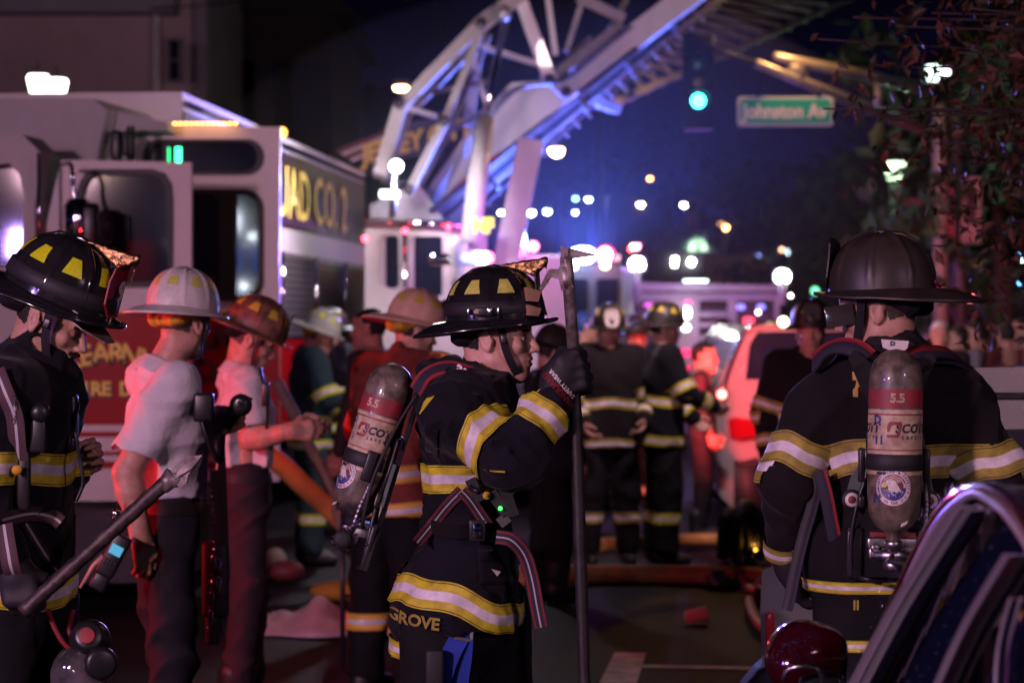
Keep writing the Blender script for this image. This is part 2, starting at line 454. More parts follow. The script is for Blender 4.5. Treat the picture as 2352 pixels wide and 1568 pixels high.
m_yel_dirty = mat('yellow_trim_worn', (.40, .33, .05), .7, noise=(22, .4, (.22, .17, .04)), bump=(90, .35, .002))
m_sil = mat('silver_trim', (.74, .70, .74), .45, noise=(22, .3, (.52, .47, .52)), bump=(60, .3, .002))
m_thread = mat('trim_stitching', (.03, .025, .01), .8)
TRIM = [m_yel, m_sil, m_thread]; TRIM2 = [m_yel_dirty, m_sil, m_thread]
m_lime = mat('lime_trim', (.55, .75, .04), .6, noise=(20, .3))
TRIML = [m_lime, m_sil, m_thread]
m_skin = mat('skin', (.48, .27, .20), .5, noise=(34, .3, (.38, .19, .14)), bump=[(180, .25, .001), (600, .2, .0006)])
m_hair = mat('dark_hair', (.018, .012, .010), .6, noise=(200, .6, (.006, .004, .003)), bump=(350, .9, .003))
m_hair2 = mat('grey_brown_hair', (.09, .065, .05), .6, noise=(200, .6, (.03, .02, .016)), bump=(350, .9, .003))
m_eye = mat('eye_white', (.6, .58, .55), .15); m_iris = mat('eye_iris', (.03, .02, .015), .1)
m_lip = mat('lips', (.36, .14, .12), .45)
m_blk = mat('helmet_black', (.010, .010, .012), .13, noise=(40, .4, (.016, .015, .016)), coat=.5, bump=(60, .05, .001))
m_blkm = mat('helmet_black_sooty', (.018, .015, .014), .42, noise=(14, .5, (.035, .027, .022)), bump=(80, .2, .001))
m_wht = mat('helmet_white', (.62, .58, .56), .32, noise=(20, .2, (.50, .46, .43)), coat=.2)
m_brn = mat('helmet_brown_scorched', (.22, .085, .05), .45, noise=(18, .6, (.06, .035, .03)), bump=(50, .3, .002))
m_pnk = mat('helmet_pale_orange', (.68, .40, .30), .4, noise=(15, .2))
m_grn = mat('helmet_pale_green', (.42, .50, .42), .4, noise=(15, .3))
m_rub = mat('black_rubber', (.014, .013, .016), .62, bump=(120, .2, .001))
m_vis = mat('smoky_visor', (.04, .035, .035), .12, coat=.5)
m_lea = mat('leather_shield_red', (.30, .016, .02), .45, noise=(30, .4), bump=(90, .4, .001))
m_leab = mat('leather_shield_black', (.02, .015, .014), .45, noise=(30, .4), bump=(90, .4, .001))
m_brass = mat('brass', (.62, .38, .16), .32, 1., noise=(60, .6, (.14, .07, .03)), bump=(120, .9, .004))
m_chev = mat('lime_reflector', (.62, .64, .12), .42, noise=(160, .5, (.40, .40, .08)), bump=(200, .5, .002))
m_wood = mat('pine_wedge', (.42, .25, .15), .65, noise=(14, .35), bump=(60, .3, .001))
m_liner = mat('yellow_liner', (.62, .36, .03), .7, noise=(22, .35), bump=(40, .6, .006))
m_hood = mat('dark_hood', (.010, .009, .013), .9, bump=(40, .6, .006), spec=.2)
m_metal = mat('brushed_metal', (.45, .43, .45), .32, 1., noise=(50, .4, (.3, .29, .3)))
m_chrome = mat('chrome', (.75, .74, .76), .08, 1.)
m_steel = mat('scuffed_tool_steel', (.42, .36, .36), .46, .6, noise=(24, .6, (.13, .10, .09)), bump=(50, .6, .003))
m_tape = mat('dark_tool_shaft', (.020, .018, .019), .5, noise=(30, .4), bump=(60, .6, .002))
m_plast = mat('black_plastic', (.012, .012, .014), .35, bump=(160, .2, .0006))
m_cyl = mat('fibreglass_cylinder', (.17, .14, .105), .38, noise=(26, .7, (.055, .045, .036)), bump=[(70, .3, .001), (8, .3, .004)], coat=.25)
m_lred = mat('label_red', (.30, .028, .038), .5, noise=(22, .5, (.15, .045, .045)))
m_lcream = mat('label_cream', (.55, .44, .30), .5, noise=(26, .45, (.30, .22, .14)))
m_lwhite = mat('label_white', (.70, .66, .62), .45, noise=(60, .2))
m_lblue = mat('label_blue', (.02, .03, .22), .45); m_lblack = mat('label_black', (.015, .015, .03), .5)
m_gold = mat('gold_letter', (.95, .74, .18), .6, noise=(10, .2, (.84, .62, .12)))
m_redw = mat('red_webbing', (.19, .008, .014), .7, bump=(300, .5, .001))
m_navw = mat('navy_webbing', (.018, .016, .03), .75, bump=(300, .5, .001))
m_bluew = mat('blue_webbing', (.008, .03, .28), .65, bump=(300, .6, .001))
m_polo = mat('white_polo_cloth', (.56, .54, .56), .88, noise=(5, .12), bump=[(500, .3, .0008), (11, .7, .02)], sheen=.1)
m_navy = mat('navy_trousers', (.007, .006, .011), .85, noise=(9, .4), bump=[(20, .5, .01)])
m_maroon = mat('dark_trousers', (.026, .012, .020), .85, noise=(9, .4), bump=[(20, .5, .01)])
m_glow_p = mat('white_thread', (.42, .40, .42), .6)
m_skin2 = mat('skin_fair', (.62, .36, .28), .5, noise=(34, .3, (.50, .26, .20)), bump=[(180, .25, .001), (600, .2, .0006)])
m_boot = mat('boot_rubber', (.012, .011, .012), .5)

# ================================================================== people
def frame(loc, yaw=0, pitch=0, roll=0):
    """local x forward, y left, z up; pitch > 0 bends forward/down, roll > 0 tips to the right"""
    return Matrix.Translation(Vector(loc)) @ Matrix.Rotation(math.radians(yaw), 4, 'Z') @ Matrix.Rotation(math.radians(pitch), 4, 'Y') @ Matrix.Rotation(math.radians(roll), 4, 'X')

def head_mesh(h=.004, brow=0, mous=0, open_mouth=0, neck=None, hair=.0):
    pr = [ell((-.012, 0, .035), (.098, .078, .092)), ell((.030, 0, -.035), (.062, .060, .082), k=.03),
          cap((.0, -.052, -.060), (.066, -.014, -.100), .018, .016, k=.03), cap((.0, .052, -.060), (.066, .014, -.100), .018, .016, k=.03),
          ell((.073, 0, -.102), (.019, .022, .017), k=.02), ell((.079, 0, -.058), (.020, .030, .030), k=.02),
          cap((.080, -.034, .020), (.080, .034, .020), .012, k=.018), ell((.075, 0, .055), (.022, .045, .035), k=.03),
          ell((.060, -.047, -.022), (.024, .018, .019), k=.02), ell((.060, .047, -.022), (.024, .018, .019), k=.02),
          ell((.092, -.030, -.001), (.015, .016, .012), k=.012, op=-1), ell((.092, .030, -.001), (.015, .016, .012), k=.012, op=-1),
          ell((.075, -.030, -.001), .0135, k=.003), ell((.075, .030, -.001), .0135, k=.003),
          cap((.072, -.030, .010), (.080, -.030, .008), .0075, k=.006, sq=((0, 1, 0), 1)), cap((.072, .030, .010), (.080, .030, .008), .0075, k=.006),
          cap((.092, 0, .010), (.113, 0, -.030), .0075, .0115, k=.012), ell((.104, -.012, -.034), (.010, .007, .008), k=.006), ell((.104, .012, -.034), (.010, .007, .008), k=.006),
          ell((.1075, -.007, -.043), (.006, .0036, .006), k=.002, op=-1), ell((.1075, .007, -.043), (.006, .0036, .006), k=.002, op=-1),
          ell((.095, 0, -.0585), (.0105, .025, .0065), k=.006), ell((.093, 0, -.0715), (.0105, .021, .0075), k=.006),
          ell((.107, 0, -.0645 - open_mouth*.3), (.017, .022, .0016+open_mouth), k=.003, op=-1)]
    for s in (-1, 1):
        Re = Matrix.Rotation(s*.35, 3, 'Z') @ Matrix.Rotation(-.18, 3, 'Y')
        pr += [ell((-.014, s*.080, -.006), (.019, .0075, .033), R=Re, k=.008), ell((-.010, s*.0875, -.002), (.011, .006, .021), R=Re, k=.004, op=-1),
               ell((-.006, s*.081, -.030), (.009, .006, .010), k=.006), ell((.004, s*.079, -.010), (.005, .006, .009), k=.005)]
    nk = neck if neck is not None else (-.045, 0, -.20)
    pr += [cap((-.022, 0, -.055), nk, .057, .062, k=.03)]
    v, f = sdf(pr, h); v = smooth_mesh(v, f, 1, .3); c = v[f].mean(1)
    mi = np.zeros(len(f), int); x, y, z = c[:, 0], np.abs(c[:, 1]), c[:, 2]
    hl = (z > -.035 - .2*(x+.03)) & (x < .012 - .0*z) & ~((x > -.036) & (y > .071) & (z < .034)) & ~((x > -.008) & (z < .01)); hl |= (z > .075) & (x < .075)
    hl &= ~((z < -.01) & (x > -.035)); mi[hl] = 1
    if brow: mi[(np.abs(z-.019-.04*(.03-y)*0) < .0045) & (x > .062) & (y > .012) & (y < .048)] = 1
    if mous: mi[(z > -.058) & (z < -.045) & (x > .083) & (y < .028)] = 1
    mi[(mi == 0) & (z > -.078) & (z < -.053) & (x > .0965 - .0) & (y < .022)] = 2
    return v, f, mi

def hand_prims(W, D, T, N, curl=.4, s=1., fat=1., spread=.0, grip=None):
    W, D, T, N = (Vector(q) for q in (W, D, T, N)); D.normalize(); T = (T - D*T.dot(D)).normalized(); N = (N - D*N.dot(D) - T*N.dot(T)).normalized()
    pr = []
    for i in range(4):
        t = .030 - .020*i; kn = W + D*(.088 - .006*abs(i-1))*s + T*t*s
        pr.append(cap(W + T*t*.6*s, kn, .016*s*fat, .0135*s*fat, k=.012))
        a = 0; p = kn; L = [(.046, .029, .022), (.050, .032, .023), (.046, .029, .022), (.036, .022, .019)][i]
        for j in range(3):
            a += math.radians(curl*(72, 88, 55)[j]*(1-.04*i)); d = D*math.cos(a) + N*math.sin(a) + T*spread*(1.5-i)*.1
            q = p + d.normalized()*L[j]*s; pr.append(cap(p, q, (.0102, .0092, .0084)[j]*s*fat, (.0092, .0084, .0072)[j]*s*fat, k=.005)); p = q
    a = W + D*.022*s + T*.022*s + N*.006*s; b = a + (D*.55 + T*.65 + N*.35*(.5+curl)).normalized()*.046*s
    c = b + (D*.8 + T*(.35-.75*curl) + N*(.2+.9*curl)).normalized()*.032*s; d = c + (D*.8 + T*(.2-1.1*curl) + N*(.2+1.0*curl)).normalized()*.026*s
    pr += [cap(a, b, .018*s*fat, .0125*s*fat, k=.014), cap(b, c, .0118*s*fat, .0105*s*fat, k=.006), cap(c, d, .0105*s*fat, .0088*s*fat, k=.006)]
    pr.append(cap(W - D*.035*s, W + D*.02*s, .026*s*fat, .024*s*fat, k=.02))
    return pr
def join(parts):
    vs, fs, ms, n = [], [], [], 0
    for v, f, m in parts: vs.append(v); fs.append(f+n); ms.append(m if m is not None else np.zeros(len(f), int)); n += len(v)
    return np.concatenate(vs), np.concatenate(fs), np.concatenate(ms)

HPROF = 2.3
def dome_pt(th, s, a=.140, b=.116, H=.150, off=0., ridge=True):
    ph = s*PI/2; rho = max(0, math.cos(ph))**(2/HPROF); z = H*math.sin(ph)**(2/HPROF)
    r = 0
    if ridge:
        k = round(th/(PI/4))*(PI/4); r = .0055*math.exp(-((th-k)/.05)**2)*min(1, s*7)*(1 if s < .9 else (1-s)*10)
    f = 1 + (r+off)/.13
    return Vector((a*rho*math.cos(th)*f, b*rho*math.sin(th)*f, z + (r+off)*math.sin(ph)))
def helmet(parent, M, shell, brim_m=None, refl=None, shield=None, eagle=True, flap=m_hood, bandm=m_rub, detail=1, backlen=.082, chin=True, front_text=None, wedge=False, drop=.0, goggles=False):
    hb = MB(M); n, m = (96, 14) if detail else (32, 8)
    vs = [dome_pt(2*PI*i/n, j/m) for j in range(m+1) for i in range(n)]
    fs = [(j*n+i, j*n+(i+1) % n, (j+1)*n+(i+1) % n, (j+1)*n+i) for j in range(m) for i in range(n)]
    hb.add(vs, fs, 0, True)
    hb.tube([(-.10, 0, .118), (-.06, 0, .143), (0, 0, .153), (.05, 0, .147), (.09, 0, .130)], [.004, .006, .007, .006, .004], 8)     # comb
    hel = hb.build('helmet', shell, parent)
    b = MB(M); nr = 5; N = n
    def bp(th, t, dz):
        c = math.cos(th); wd = .030 + .010*max(0, c)**2 + backlen*max(0, -c)**2.2 + .006*abs(math.sin(th))
        r0 = dome_pt(th, 0, ridge=False); d = Vector((r0.x/.14, r0.y/.116, 0)).normalized()
        p = r0*.985 + d*wd*t; p.z = -.004*t - .016*t*t*math.sin(th)**2 - (.034+drop)*max(0, -c)**1.5*t*t + .004*max(0, c)*t + dz
        return p
    vs = []; rows = [(0, .003), (.35, .003), (.7, .003), (.93, .003), (1.0, .0055), (1.03, .001), (1.0, -.004), (.7, -.003), (0, -.003)]
    for t, dz in rows: vs += [bp(2*PI*i/N, t, dz) for i in range(N)]
    fs = [(j*N+i, j*N+(i+1) % N, (j+1)*N+(i+1) % N, (j+1)*N+i) for j in range(len(rows)-1) for i in range(N)]
    b.add(vs, fs, 0, True).build('brim', brim_m or shell, hel)
    if refl:
        for k in range(8):
            th0 = PI/8 + k*PI/4; r = MB(M); g = 5; vs = []
            for a_ in range(g+1):
                s = .30 + .22*a_/g; hw = .20 - .085*a_/g
                for c_ in range(g+1): vs.append(dome_pt(th0 + hw*(c_/g*2-1), s, off=.0016, ridge=False))
            fs = [(a_*(g+1)+c_, a_*(g+1)+c_+1, (a_+1)*(g+1)+c_+1, (a_+1)*(g+1)+c_) for a_ in range(g) for c_ in range(g)]
            r.add(vs, fs, 0, True); r.build('reflector', refl, hel)
    if bandm:
        r = MB(M); vs = []; N2 = 64
        for s, o in ((.055, .0005), (.06, .0035), (.19, .0035), (.20, .0005)): vs += [dome_pt(2*PI*i/N2, s, off=o+.002, ridge=False) for i in range(N2)]
        r.add(vs, [(j*N2+i, j*N2+(i+1) % N2, (j+1)*N2+(i+1) % N2, (j+1)*N2+i) for j in range(3) for i in range(N2)], 0, True).build('rubber_band', bandm, hel)
    if shield:
        Rm = Matrix.Rotation(math.radians(-8), 3, 'Y'); o = Vector((.147, 0, .012))
        lp = [(-.030, 0), (.030, 0), (.050, .030), (.052, .085), (.044, .118), (.018, .132), (-.018, .132), (-.044, .118), (-.052, .085), (-.050, .030)]
        fn = lambda u, v: o + Rm @ Vector((-(u/.05)**2*.012, u, v)); s_ = MB(M).prism([lp], fn, Rm @ Vector((.004, 0, 0)))
        sh = s_.build('front_shield', shield, hel)
        if front_text:
            v, f = text_mesh(front_text[0], front_text[1], .003); q = MB(M)
            q.add([fn(p[0]*-1*-1, .062+p[1]) + Rm @ Vector((.0052, 0, 0)) for p in v], f); q.build('shield_number', m_lwhite, hel)
    if eagle:
        e = []
        for y in (-.004, .004):
            e += [cap((.022, y, .153), (.150, y, .166), .006, .008, k=.008), cap((.05, y, .150), (.118, y, .128), .006, .007, k=.01), cap((.118, y, .128), (.146, y, .160), .007, .008, k=.01)]
        e += [ell((.105, 0, .150), (.045, .011, .012), k=.01), cap((.148, 0, .168), (.156, 0, .095), .0055, .004, k=.006), ell((.150, 0, .172), (.010, .007, .007), k=.005)]
        sculpt('eagle_badge_holder', e, .0035, m_brass, hel, disp=wrinkle(3, .006, 150), M=M)
    if wedge:
        for z, sx in ((.052, .030), (.012, .022)):
            R = Matrix.Rotation(.5, 3, 'Z') @ Matrix.Rotation(.1, 3, 'Y')
            q = MB(M); q.prism([[(0, 0), (.034, 0), (.040, sx), (-.004, sx+.008)]], lambda u, v: Vector((.106, -.098, z)) + R @ Vector((u, 0, v)), R @ Vector((.005, .034, 0))); q.build('wooden_wedge', m_wood, hel)
    if flap:
        f_ = [cap((-.03, -.082, -.01), (-.085, -.045, -.035), .024, .028, k=.03), cap((-.03, .082, -.01), (-.085, .045, -.035), .024, .028, k=.03), cap((-.088, -.045, -.035), (-.088, .045, -.035), .030, k=.03),
              cap((.05, -.078, .0), (-.03, -.084, -.004), .012, .02), cap((.05, .078, .0), (-.03, .084, -.004), .012, .02)]
        sculpt('ear_flap', f_, .006, flap, hel, disp=wrinkle(5, .012, 60), M=M)
    if chin:
        for s in (-1, 1):
            strap('chin_strap', [M @ Vector(p) for p in ((.03, s*.092, .0), (.034, s*.088, -.05), (.045, s*.075, -.10), (.062, s*.045, -.145), (.07, 0, -.158))], .022, hel, m_rub, M.to_3x3() @ Vector((.2, s, -.3)))
        MB(M).bbox((.036, -.094, -.052), (.018, .008, .024), .003).build('chin_buckle', m_plast, hel)
    if goggles:
        g = MB(M)
        for sx in (-.055, .028): g.bbox((sx, -.124, .022), (.006, .006, .03), .002, mi=1)
        g.bbox((-.018, -.127, .026), (.040, .010, .024), .004).bbox((-.032, -.1325, .026), (.014, .003, .010), .001, mi=2)
        g.bbox((.004, -.128, .026), (.016, .008, .022), .003, mi=1)
        g.build('side_light', [m_plast, m_chrome, m_lcream], hel)
    return hel

def cyl_wrap(pts, ang0, r, off=.0008):     # (u along arc, v along axis) -> local point of the cylinder; ang 0 faces outward (+y)
    out = []
    for u, v in pts:
        a = ang0 + u/r; out.append(Vector((math.sin(a)*(r+off), .112 + math.cos(a)*(r+off), v)))
    return out
def wrap_text(q, body, size, ang, v0, r, off=.0012, bold=.001, mi=0, sp=1., shear=0., flip=False):
    v, f = text_mesh(body, size, bold, shear, sp)
    if flip: v = -v
    q.add(cyl_wrap([(-p[0], p[1]+v0) for p in v], ang, r, off), f, mi)
def arc_text(q, body, size, cu, cv, rad, a_mid, ang0, r, inward=False, mi=0, step=None):
    st = step or size*.78/rad; n = len(body)
    for i, ch in enumerate(body):
        if ch == ' ': continue
        a = a_mid + (-(i-(n-1)/2)*st if not inward else (i-(n-1)/2)*st); v, f = text_mesh(ch, size, .0003)
        t = a - PI/2 if not inward else a + PI/2; c_, s_ = math.cos(t), math.sin(t)
        pts = [(-(cu + rad*math.cos(a) + p[0]*c_ - p[1]*s_), cv + rad*math.sin(a) + p[0]*s_ + p[1]*c_) for p in v]
        q.add(cyl_wrap(pts, ang0, r, .0017), f, mi)
def patch(q, poly, ang0, r, off, mi):      # polygon in (u, v), cut into fine strips so it bends with the cylinder
    us = [p[0] for p in poly]; lo, hi = min(us), max(us); n = max(1, int((hi-lo)/.008)); bm = bmesh.new()
    vs = [bm.verts.new((u, v, 0)) for u, v in poly]; bm.faces.new(vs)
    for i in range(1, n):
        x = lo + (hi-lo)*i/n; bmesh.ops.bisect_plane(bm, geom=bm.verts[:]+bm.edges[:]+bm.faces[:], plane_co=(x, 0, 0), plane_no=(1, 0, 0))
    bmesh.ops.triangulate(bm, faces=bm.faces[:]); bm.verts.ensure_lookup_table(); bm.verts.index_update()
    q.add(cyl_wrap([(-v.co.x, v.co.y) for v in bm.verts], ang0, r, off), [[v.index for v in f.verts] for f in bm.faces], mi); bm.free()

def scba(parent, M, r=.0685, L=.50, lab=0., eagle_a=0., side=1):
    """breathing apparatus; local x wearer's right, y away from the back, z along the cylinder; z = 0 at cylinder shoulder bottom"""
    root = MB(M)
    # frame: back plate with rails
    fr = root
    fr.prism([[(-.10, -.02), (-.07, .02), (-.045, .10), (-.055, .30), (-.11, .43), (-.095, .45), (-.03, .40), (.03, .40), (.095, .45), (.11, .43), (.055, .30), (.045, .10), (.07, .02), (.10, -.02), (.115, -.12), (-.115, -.12)]], lambda u, v: Vector((u, .022, v)), (0, .012, 0))
    for s in (-1, 1):
        fr.tube(catmull([(s*.095, .04, -.125), (s*.098, .045, -.03), (s*.085, .05, .06), (s*.06, .045, .15), (s*.06, .045, .25)], 5), .006, 8)
        fr.bbox((s*.088, .036, -.06), (.040, .018, .13), .006); fr.bbox((s*.052, .07, .235), (.014, .085, .03), .004)
        fr.tube([(s*.075, .045, -.12), (s*.02, .05, -.132)], .006, 8)
    for x, z in ((-.10, .0), (-.102, -.05), (.10, .0), (.045, .12), (-.045, .12)): fr.lathe((x, .044, z), (0, 1, 0), [(.007, -.004), (.007, .003), (.003, .005)], 10)
    pack = fr.build('breathing_apparatus', m_plast, parent)
    c = MB(M); prof = [(.0, L), (r*.35, L-.004), (r*.62, L-.015), (r*.84, L-.033), (r*.96, L-.055), (r, L-.08)] + [(r, L-.08-(L-.16)*i/8) for i in range(1, 9)] + [(r*.96, .053), (r*.86, .034), (r*.68, .016), (r*.45, .004), (r*.27, -.002), (r*.25, -.03)]
    c.lathe((0, .112, 0), (0, 0, 1), prof, 48); cyl = c.build('cylinder', m_cyl, pack)
    q = MB(M); R_ = [m_lred, m_lcream, m_lwhite, m_lblack, m_lblue, m_chev]
    def ringband(z0, z1, off, mi, a0=-PI, a1=PI, n=48):
        vs = []; 
        for i in range(n+1):
            a = a0 + (a1-a0)*i/n
            for z in (z0, z1): vs.append(Vector((math.sin(a)*(r+off), .112+math.cos(a)*(r+off), z)))
        q.add(vs, [(2*i, 2*i+1, 2*i+3, 2*i+2) for i in range(n)], mi, True)
    ringband(L-.145, L-.098, .0006, 0); ringband(L-.262, L-.149, .0006, 1); ringband(L-.163, L-.159, .001, 0); ringband(L-.250, L-.247, .001, 0); ringband(L-.31, L-.300, .0006, 1)
    wrap_text(q, '5.5', .030, lab+.05, L-.121, r, mi=1, bold=.0012); wrap_text(q, '5.5', .030, lab-1.9, L-.121, r, mi=1, bold=.0012)
    for da in (0, 2.1, -2.1):
        A = lab + da
        wrap_text(q, 'SCOTT', .030, A-.62, L-.196, r, mi=3, bold=.0014, sp=1.05, shear=.18)
        wrap_text(q, 'SAFETY', .012, A-.62, L-.218, r, mi=3, bold=.0004, sp=1.9)
        for pl in ([(-.017, .016), (-.013, .020), (.015, .020), (.017, .012), (.012, .012), (-.004, .012), (-.010, .008), (-.014, -.006), (-.019, -.006), (-.020, .006)],
                   [(.010, .008), (.016, .008), (.011, -.014), (.006, -.020), (-.019, -.020), (-.021, -.012), (.002, -.012), (.006, -.008)]):
            patch(q, [(-(u)*1.0*-1, v-.198+L) for u, v in pl], A+.12, r, .0014, 0)
    for a, tx, z in ((lab+.75, '11', L-.225), (lab+.82, 'D', L-.175), (lab+.8, '11', L-.37)): wrap_text(q, tx, .030, a, z, r, mi=4, bold=.001)
    wrap_text(q, 'REE-50', .009, lab+.62, L-.306, r, mi=3)
    # round eagle sticker
    def disc(R1, R0, mi, off, a0=0, a1=360, du=0, dv=0):
        n = 28
        for i in range(n):
            b0, b1 = math.radians(a0+(a1-a0)*i/n), math.radians(a0+(a1-a0)*(i+1)/n)
            pl = [(du+R0*math.cos(b0), dv+R0*math.sin(b0)), (du+R1*math.cos(b0), dv+R1*math.sin(b0)), (du+R1*math.cos(b1), dv+R1*math.sin(b1)), (du+R0*math.cos(b1), dv+R0*math.sin(b1))]
            if R0 == 0: pl = pl[1:3] + [(du, dv)]
            q.add(cyl_wrap([(-u, v+ez) for u, v in pl], ea, r, off), [tuple(range(len(pl)))], mi)
    ea = eagle_a; ez = .115
    disc(.0465, .0445, 0, .0007); disc(.0445, .0325, 2, .0008); disc(.0325, .0305, 0, .0009); disc(.0305, 0, 2, .0008, 0, 180); disc(.0305, 0, 4, .0009, 180, 360)
    for k in range(5):                                   # waving stripes
        rr = .029 - k*.0052
        for i in range(12):
            b0, b1 = math.radians(20+140*i/12 - 6*k), math.radians(20+140*(i+1)/12 - 6*k); w_ = .0026
            f_ = lambda b: rr + .0012*math.sin(b*9)
            q.add(cyl_wrap([(-(f_(b)+dw)*math.cos(b)*1, (f_(b)+dw)*math.sin(b)+ez) for b, dw in ((b0, 0), (b0, w_), (b1, w_), (b1, 0))], ea, r, .0011), [(0, 1, 2, 3)], 0)
    hd = [(-.022, .010), (-.016, .016), (-.006, .019), (.004, .015), (.012, .004), (.020, -.010), (.012, -.008), (.008, -.013), (.002, -.009), (-.004, -.013), (-.008, -.008), (-.013, -.006), (-.012, .002)]
    patch(q, [(u, v+ez) for u, v in hd], ea, r, .0014, 2)
    patch(q, [(u, v+ez) for u, v in [(-.025, .008), (-.021, .012), (-.014, .010), (-.010, .006), (-.016, .004), (-.020, -.001), (-.025, .001)]], ea, r, .0018, 5)
    q.add(cyl_wrap([(-u, v+ez) for u, v in [(-.011, .012), (-.007, .012), (-.009, .009)]], ea, r, .002), [(0, 1, 2)], 3)
    rs = random.Random(4)
    for k in range(34):
        a = rs.uniform(190, 350); rr = rs.uniform(.012, .028); u, v = rr*math.cos(math.radians(a)), rr*math.sin(math.radians(a)) - .001
        q.add(cyl_wrap([(-(u+.0011*math.cos(j*PI*2/5)), v+ez+.0011*math.sin(j*PI*2/5)) for j in range(5)], ea, r, .0013), [(0, 1, 2, 3, 4)], 2)
    arc_text(q, 'SCOTT FIRE & SAFETY', .0088, 0, ez, .0385, PI/2, ea, r, mi=4); arc_text(q, 'MADE IN THE U.S.A.', .0082, 0, ez, .0385, -PI/2, ea, r, inward=True, mi=4)
    patch(q, [(.008, .018), (.024, .026), (.026, .034), (.010, .027)], lab*.3, r*.93, .004, 2)
    q.build('cylinder_label', R_, pack, kind='stuff')
    s_ = MB(M)                                             # holding strap and latch
    vs = []
    for i in range(41):
        a = -2.3 + 4.6*i/40
        for o, z in ((.001, L-.30), (.004, L-.297), (.004, L-.262), (.001, L-.259)): vs.append(Vector((math.sin(a)*(r+o), .112+math.cos(a)*(r+o), z)))
    s_.add(vs, [(4*i+j, 4*i+j+1, 4*i+j+5, 4*i+j+4) for i in range(40) for j in range(3)], 0, True).build('cylinder_strap', m_rub, pack)
    l_ = MB(M); l_.bbox((r+.014, .10, L-.29), (.016, .03, .085), .005).build('strap_latch', m_plast, pack); l_ = MB(M); l_.bbox((-r-.014, .10, L-.29), (.016, .03, .085), .005); l_.build('strap_latch', m_plast, pack); MB(M).bbox((r+.016, .108, L-.38), (.014, .05, .03), .004).build('strap_latch', m_plast, pack)
    vv = MB(M)                                             # valve and regulator
    vv.lathe((0, .112, -.02), (0, 0, -1), [(.020, 0), (.022, .006), (.022, .018), (.018, .02), (.018, .045), (.026, .047), (.026, .072), (.022, .076)], 20)
    vv.lathe((0, .112, -.058), (1, 0, 0), [(.013, -.075), (.013, -.03), (.018, -.028), (.018, .028), (.013, .03), (.013, .05)], 16)
    vv.bbox((0, .066, -.030), (.125, .05, .030), .006).bbox((0, .060, -.010), (.10, .03, .016), .004).bbox((-.045, .085, -.052), (.035, .03, .035), .005).bbox((.045, .082, -.055), (.028, .03, .028), .005)
    vv.lathe((.045, .1, -.04), (0, 1, 0), [(.011, 0), (.011, .012), (.006, .014)], 14).lathe((-.04, .1, -.075), (0, 1, 0), [(.009, 0), (.009, .012), (.004, .014)], 14)
    vv.build('valve_block', m_metal, pack)
    kn = MB(M); kn.lathe((-.095, .112, -.058), (1, 0, 0), [(.010, -.006), (.024, -.004), (.026, .004), (.026, .018), (.020, .022), (.014, .03)], 18); kn.tube([(-.05, .13, -.08), (-.02, .15, -.075), (.01, .135, -.07), (.0, .12, -.05)], .008, 10)
    for k in range(9): a = k*PI*2/9; kn.ball((-.088, .112+.0265*math.cos(a), -.058+.0265*math.sin(a)), .005, 6)
    kn.build('valve_knob', m_rub, pack)
    MB(M).bbox((-.035, .09, -.008), (.045, .006, .012), .001).build('red_plate', m_lred, pack); MB(M).bbox((.036, .09, -.008), (.04, .006, .012), .001).build('red_plate', m_lred, pack)
    for s in (-1, 1):
        g = MB(M); g.lathe((s*.098, .042, .075), (0, 1, 0), [(.024, 0), (.026, .006), (.024, .012), (.017, .0125)], 24)
        kk = g.build('gauge_housing', m_rub, pack); g = MB(M); g.lathe((s*.098, .054, .075), (0, 1, 0), [(.018, 0), (.017, .002)], 24, mi=0).lathe((s*.098, .0562, .075), (0, 1, 0), [(.010, 0), (.0095, .0015)], 20, mi=1)
        g.build('gauge_face', [m_lwhite, m_lred], pack)
        fr = MB(M); fr.prism([[(s*.078, .06), (s*.118, .06), (s*.10, .13), (s*.070, .18), (s*.055, .18), (s*.068, .12)]], lambda u, v: Vector((u, .03, v)), (0, .01, 0)).build('hinge_arm', mat('grey_green_metal', (.10, .13, .125), .45), pack)
    hp = catmull([(side*.04, .07, -.03), (side*.085, .075, .02), (side*.088, .08, .12), (side*.075, .07, .22), (side*.06, .05, .32), (side*.05, .02, .42)], 10)
    MB(M).tube(hp, .0055, 8).build('pressure_hose', m_rub, pack)
    sp_ = []; H0 = catmull([(side*.03, .09, -.05), (side*.072, .095, -.02), (side*.083, .09, .06), (side*.08, .08, .12)], 12)
    MB(M).tube(H0, [.0048 + .0012*(i % 2) for i in range(len(H0))], 8, sm=False).build('armoured_hose', m_metal, pack)
    return pack

def px_frame(x, Y):       # root of a person whose column is x in the reference frame
    p = P(x, HY, Y); return Vector((p.x, p.y, 0))

